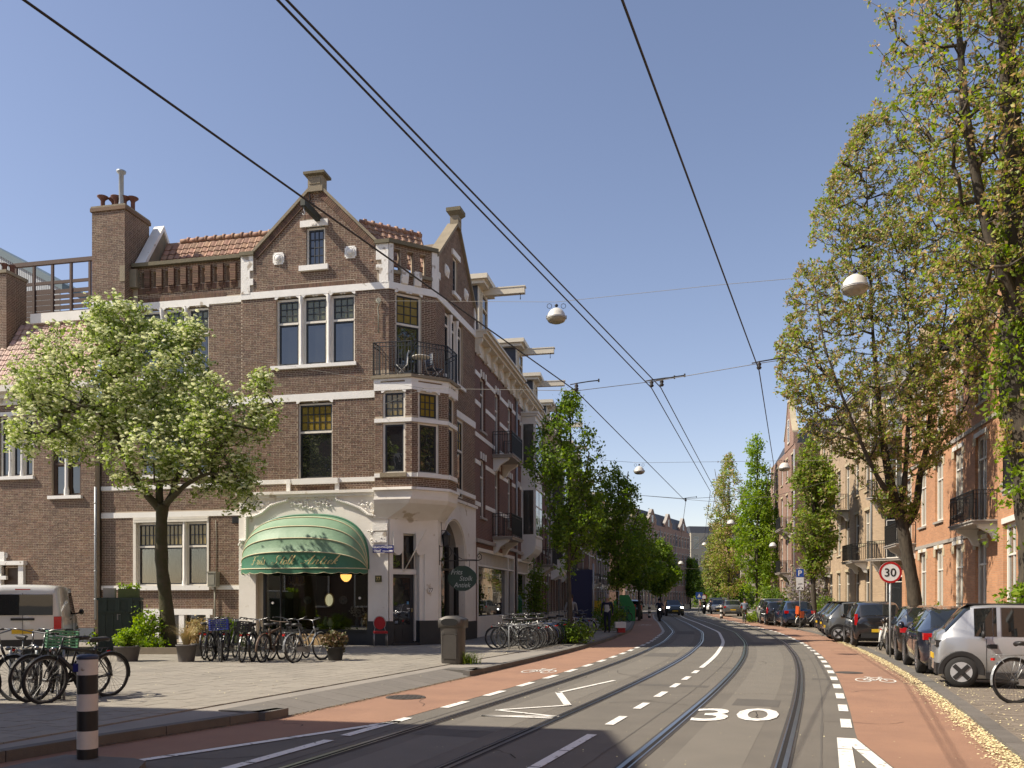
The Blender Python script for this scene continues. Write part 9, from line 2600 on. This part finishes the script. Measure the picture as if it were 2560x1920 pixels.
def lamp(label,p,r=.27):
 t=thing("street_lamp",label,"street lamp",p,0,"dome street lamps hung across the street")
 b=MB();b.lathe([(.04,r*1.12),(r*.34,r*1.07),(r*.66,r*.87),(r*.89,r*.53),(r*1.0,r*.12),(r*1.03,.02),(r*1.03,0)],24,cap=False);obj("shade",b,m_lamp,t)
 b=MB();b.lathe([(r*.99,0),(r*.98,-.03),(r*.86,-.08),(r*.55,-.115),(0,-.125)],24,cap=False);obj("bowl",b,m_lg,t)
 b=MB();b.lathe([(r*1.035,.015),(r*1.05,.02),(r*1.05,.035),(r*1.035,.04)],24,cap=False)
 for s in(-1,1):b.box(s*r*1.02-.02,s*r*1.02+.02,-.02,.02,-.01,.09)
 obj("clamp_ring",b,m_zinc,t)
 b=MB();b.lathe([(.03,r*1.25),(.055,r*1.4),(.03,r*1.55)],10)
 for s in(-1,1):b.tube([(s*.2+.07*math.cos(a*.785),0,r*1.35+.07*math.sin(a*.785))for a in range(8)],.008,4,closed=True)
 obj("hanger",b,m_wire,t)
 return t
lamp("domed street lamp hanging left of the paired wires",at(1391,797,24.0));l1=at(1391,755,24.0);l2=at(2137,683,18.4)
lamp("domed street lamp hanging before the big elms on the right",at(2137,722,18.4),.275)
wire("thin span wire carrying the two nearest street lamps",[W3(FF.pt(X(947,.05),.05,Z(947,752,.05))),l1,at(1800,712,20.5),l2,(15.5,14,10.8)],.006,m_wire2,"span wire","span_wire")
q_=W3(FF.pt(X(947,.05),.05,Z(947,752,.05)));t=thing("wire_anchor","ornate iron rosette anchoring the lamp wire on the brick pier","wire anchor",q_,H1.rz)
b=MB();b.tube([(0,0,.1),(-.06,-.05,.0),(.05,-.06,-.1),(-.03,-.03,-.25),(0,-.02,-.5),(0,-.02,-1.1)],.022,5);b.lathe([(.1,-.02),(.1,.02)],8,(0,-.03,0),axis='y');obj("rosette",b,MATS["grey_green_box"],t)
lamp("domed street lamp hanging beyond the first span, left of centre",at(1598,1180,44),.27);lamp("domed street lamp hanging before the ivy-clad tree",at(1961,1172,43),.28)
la,lb_=at(1598,1157,44),at(1961,1152,43)
wire("thin span wire carrying the second pair of street lamps",[at(1500,1150,46),la,lb_,at(2100,1150,41)],.008,m_wire2,"span wire","span_wire")
for lab,u,v,Y in(("small distant domed lamp before the grey-brown elm",1827,1310,66),("small distant domed lamp before the thin pale tree",1761,1363,100),("tiny lamp by the reddish house",1932,1366,70),("tiny lamp above the far left pavement",1702,1410,95),("tiny lamp in the trees on the left",1622,1392,70)):
 lamp(lab,at(u,v,Y),.30)
for k,(a,b_,nm)in enumerate((((1560,1235,60),(1780,1254,58),"second tram wire span over the street bend"),((1780,1254,58),(1960,1240,56),"right half of the second tram wire span"),((1700,1352,90),(1800,1358,88),"far thin span wire before the thin pale tree"),((1690,1420,100),(1790,1424,98),"farthest thin span wire over the street"))):
 wire(nm,[at(*a),at(*b_)],.012,m_wire2,"span wire","span_wire")
hanger("small tram wire hanger over the street bend",(6.95,33.6,zw+.08),(1,-.1))
wire("span wire over the street bend holding the far hangers",[at(1420,1225,36),(6.95,33.6,zw+.1),(8.5,33,zw+.12),(10.2,33.0,zw+.1),at(2100,1195,33)],.008,m_wire2,"span wire","span_wire")
# --- people
m_skin=M("skin",(0.42,0.24,0.17),.6);m_hair=M("dark_hair",(0.03,0.02,0.015),.8)
def person(label,loc,rz,J,cl,hair=True,hold=None,cat="person",sc=1.0):
 """J: joint -> (position, radius); one skinned body, coloured by the nearest bone; cl: bone -> material"""
 t=thing("person",label,cat,loc,rz)
 E=[("pelvis","chest"),("chest","neck"),("neck","head0"),("head0","head1"),("chest","shL"),("shL","elL"),("elL","haL"),("haL","fiL"),("chest","shR"),("shR","elR"),("elR","haR"),("haR","fiR"),("pelvis","hiL"),("hiL","knL"),("knL","anL"),("anL","toL"),("pelvis","hiR"),("hiR","knR"),("knR","anR"),("anR","toR")]
 names=list(J);me=bpy.data.meshes.new("body");me.from_pydata([J[n][0]for n in names],[(names.index(a),names.index(b))for a,b in E],[])
 o=bpy.data.objects.new("body",me);col.objects.link(o);mod=o.modifiers.new("skin",'SKIN');mod.use_smooth_shade=True
 for i,n in enumerate(names):
  r=J[n][1];me.skin_vertices[0].data[i].radius=r if isinstance(r,tuple)else(r,r);me.skin_vertices[0].data[i].use_root=(n=="pelvis")
 o.modifiers.new("sub",'SUBSURF').levels=1
 dg=bpy.context.evaluated_depsgraph_get();dg.update();m2=bpy.data.meshes.new_from_object(o.evaluated_get(dg));bpy.data.objects.remove(o)
 mats=[];
 for e in E:
  m=cl.get(e[1],cl.get("default"))
  if m not in mats:mats.append(m)
 m2.materials.clear()
 for m in mats:m2.materials.append(m)
 for p in m2.polygons:
  c=p.center;best=None
  for a,b_ in E:
   A,B=Vector(J[a][0]),Vector(J[b_][0]);tt=max(0,min(1,(c-A).dot(B-A)/max(1e-6,(B-A).length_squared)));d=(A+(B-A)*tt-c).length
   if best is None or d<best[0]:best=(d,b_)
  p.material_index=mats.index(cl.get(best[1],cl.get("default")));p.use_smooth=True
 bo=bpy.data.objects.new("body",m2);col.objects.link(bo);bo.parent=t
 h0=Vector(J["head0"][0]);h1=Vector(J["head1"][0]);c=(h0+h1)/2
 if hair:
  b=MB();b.smooth=True;b.lathe([(.0,.135),(.06,.125),(.10,.07),(.108,.0),(.098,-.05)],12,tuple(c+Vector((-.02,0,.02))),cap=False);obj("hair",b,hair if hair is not True else m_hair,t)
 t.scale=(sc,sc,sc);return t
def JJ(lean=0,kneeL=None,walk=.0,arms='down'):
 J=dict(pelvis=((0,0,.95),(.15,.12)),chest=((lean*.35,0,1.32),(.17,.12)),neck=((lean*.45,0,1.48),.055),head0=((lean*.5+.01,0,1.57),.075),head1=((lean*.5+.02,0,1.72),.088))
 for s,n in((1,"L"),(-1,"R")):
  w=walk*s
  J["sh"+n]=((lean*.38,s*.20,1.40),.06)
  if arms=='down':J["el"+n]=((lean*.2-w*.25,s*.25,1.13),.045);J["ha"+n]=((-w*.35+.08,s*.25,.88),.032);J["fi"+n]=((-w*.38+.12,s*.24,.80),.028)
  elif arms=='bar':J["el"+n]=((lean*.3+.22,s*.28,1.17),.045);J["ha"+n]=((lean*.3+.46,s*.27,1.08),.032);J["fi"+n]=((lean*.3+.53,s*.26,1.07),.028)
  J["hi"+n]=((0,s*.10,.90),.095);J["kn"+n]=((w*.28+.04,s*.11,.50),.065);J["an"+n]=((w*.42-.03,s*.11,.09),.042);J["to"+n]=((w*.42+.14,s*.12,.04),.035)
 return J
def seated(lean=.15,z=.0,phase=1,spread=.10):
 J=JJ(lean,arms='bar')
 for s,n in((1,"L"),(-1,"R")):
  J["hi"+n]=((.02,s*.10,.93),.095)
  if phase*s>0:J["kn"+n]=((.36,s*spread,.72),.065);J["an"+n]=((.24,s*spread,.34),.042);J["to"+n]=((.40,s*spread,.30),.035)
  else:J["kn"+n]=((.26,s*spread,.55),.065);J["an"+n]=((.10,s*spread,.17),.042);J["to"+n]=((.26,s*spread,.12),.035)
 return J
def clo(top,leg,shoe,skin=m_skin):
 return dict(default=top,chest=top,neck=skin,head0=skin,head1=skin,shL=top,shR=top,elL=top,elR=top,haL=top,haR=top,fiL=skin,fiR=skin,hiL=leg,hiR=leg,knL=leg,knR=leg,anL=leg,anR=leg,toL=shoe,toR=shoe)
m_jb=M("cloth_black",(0.015,0.015,0.017),.9);m_jg=M("cloth_greyblue",(0.18,0.21,0.27),.9);m_olive=M("cloth_olive",(0.13,0.12,0.07),.9);m_jw=M("cloth_white",(0.55,0.55,0.53),.9);m_navy=M("cloth_navy",(0.02,0.025,0.05),.9);m_pink=M("cloth_tan",(0.40,0.22,0.15),.9)
cy=Vector((17.0,61.5,0));hd_c=cdir(62)
o=dup(BK_M,(cy.x,cy.y,0),hd_c,label="bicycle ridden by the cyclist in the grey-blue jumper",group="");
for kk in("group",):
 if kk in o:del o[kk]
J=seated(.12);person("cyclist in grey-blue jumper and olive trousers riding away on the right",cy+Vector((math.cos(hd_c),math.sin(hd_c),0))*-.30,hd_c,J,clo(m_jg,m_olive,m_jb))
def scooter(label,p,rz,m):
 t=thing("motor_scooter",label,"motor scooter",p,rz)
 for x,s in((-.6,1),(.65,1)):
  b=MB();b.lathe([(.12,-.06),(.25,-.06),(.27,-.03),(.27,.03),(.25,.06),(.12,.06)],18,(x,0,.27),axis='y');obj("wheel",b,m_tyre,t)
 b=MB();b.prism([(-.75,.45),(-.2,.38),(-.1,.72),(-.75,.85)],lambda x,z:Vector((x,-.14,z)),lambda x,z:Vector((x,.14,z)));b.box(-.2,.3,-.13,.13,.26,.36);obj("body",b,m,t)
 b=MB();b.prism([(.3,.3),(.42,.3),(.55,1.0),(.45,1.02)],lambda x,z:Vector((x,-.19,z)),lambda x,z:Vector((x,.19,z)));obj("front_shield",b,m,t)
 b=MB();b.tube([(.42,-.32,1.08),(.5,0,1.05),(.42,.32,1.08)],.018,6);b.tube([(.5,0,1.05),(.65,0,.3)],.03,6);obj("handlebar",b,m_blk,t)
 b=MB();b.box(-.75,-.05,-.13,.13,.80,.90);obj("seat",b,m_saddle,t)
 b=MB();b.lathe([(.0,.02),(.07,.01),(.07,-.02)],12,(.56,0,.92),axis='x');obj("headlight",b,emit("scooter_lamp",(1,.96,.9),5),t)
 return t
ps=Vector((11.45,65.2,0));hs_=math.atan2(-ps.y,-ps.x)+.05
scooter("dark motor scooter riding towards the camera in the left cycle lane",ps,hs_,m_pb)
J=seated(.05,spread=.16);
for n in("L","R"):s=1 if n=="L" else-1;J["kn"+n]=((.34,s*.17,.78),.07);J["an"+n]=((.28,s*.15,.42),.045);J["to"+n]=((.42,s*.16,.38),.035)
person("motor scooter rider in dark clothes and helmet",ps+Vector((math.cos(hs_),math.sin(hs_),0))*-.25,hs_,J,clo(m_navy,m_jb,m_jb),hair=m_jb)
person("pedestrian in black walking on the left pavement beside the far bollard",(12.2,80,PZ),-2.0,JJ(.05,walk=.6),clo(m_jb,m_jb,m_jb))
person("grey-haired man in pale shirt and navy jacket behind the street bicycles",(4.45,39.2,PZ),-1.9,JJ(.1,walk=.2),clo(m_navy,m_navy,m_jb)|dict(chest=m_jw),hair=M("grey_hair",(0.3,0.28,.26),.8))
person("person in a dark grey top by the young tree trunk on the pavement",(2.65,37.8,PZ),1.2,JJ(.1,walk=.3),clo(M("cloth_lightgrey",(0.3,0.3,0.3),.9),m_navy,m_jb))
person("person in tan top crossing far away at the junction",(24.2,108,0),2.5,JJ(.1,walk=.6),clo(m_pink,m_jb,m_jb))
p2=Vector((22.8,99.5,0));scooter("far motor scooter before the junction",p2,-1.9,m_pb);person("far scooter rider in black at the junction",p2,-1.9,seated(.05,spread=.16),clo(m_jb,m_jb,m_jb),hair=m_jb)
p2=Vector((24.6,104,0));scooter("second far motor scooter right of the other one",p2,-1.7,m_pb);person("second far scooter rider right of the other one",p2,-1.7,seated(.05,spread=.16),clo(m_navy,m_jb,m_jb),hair=m_jb)
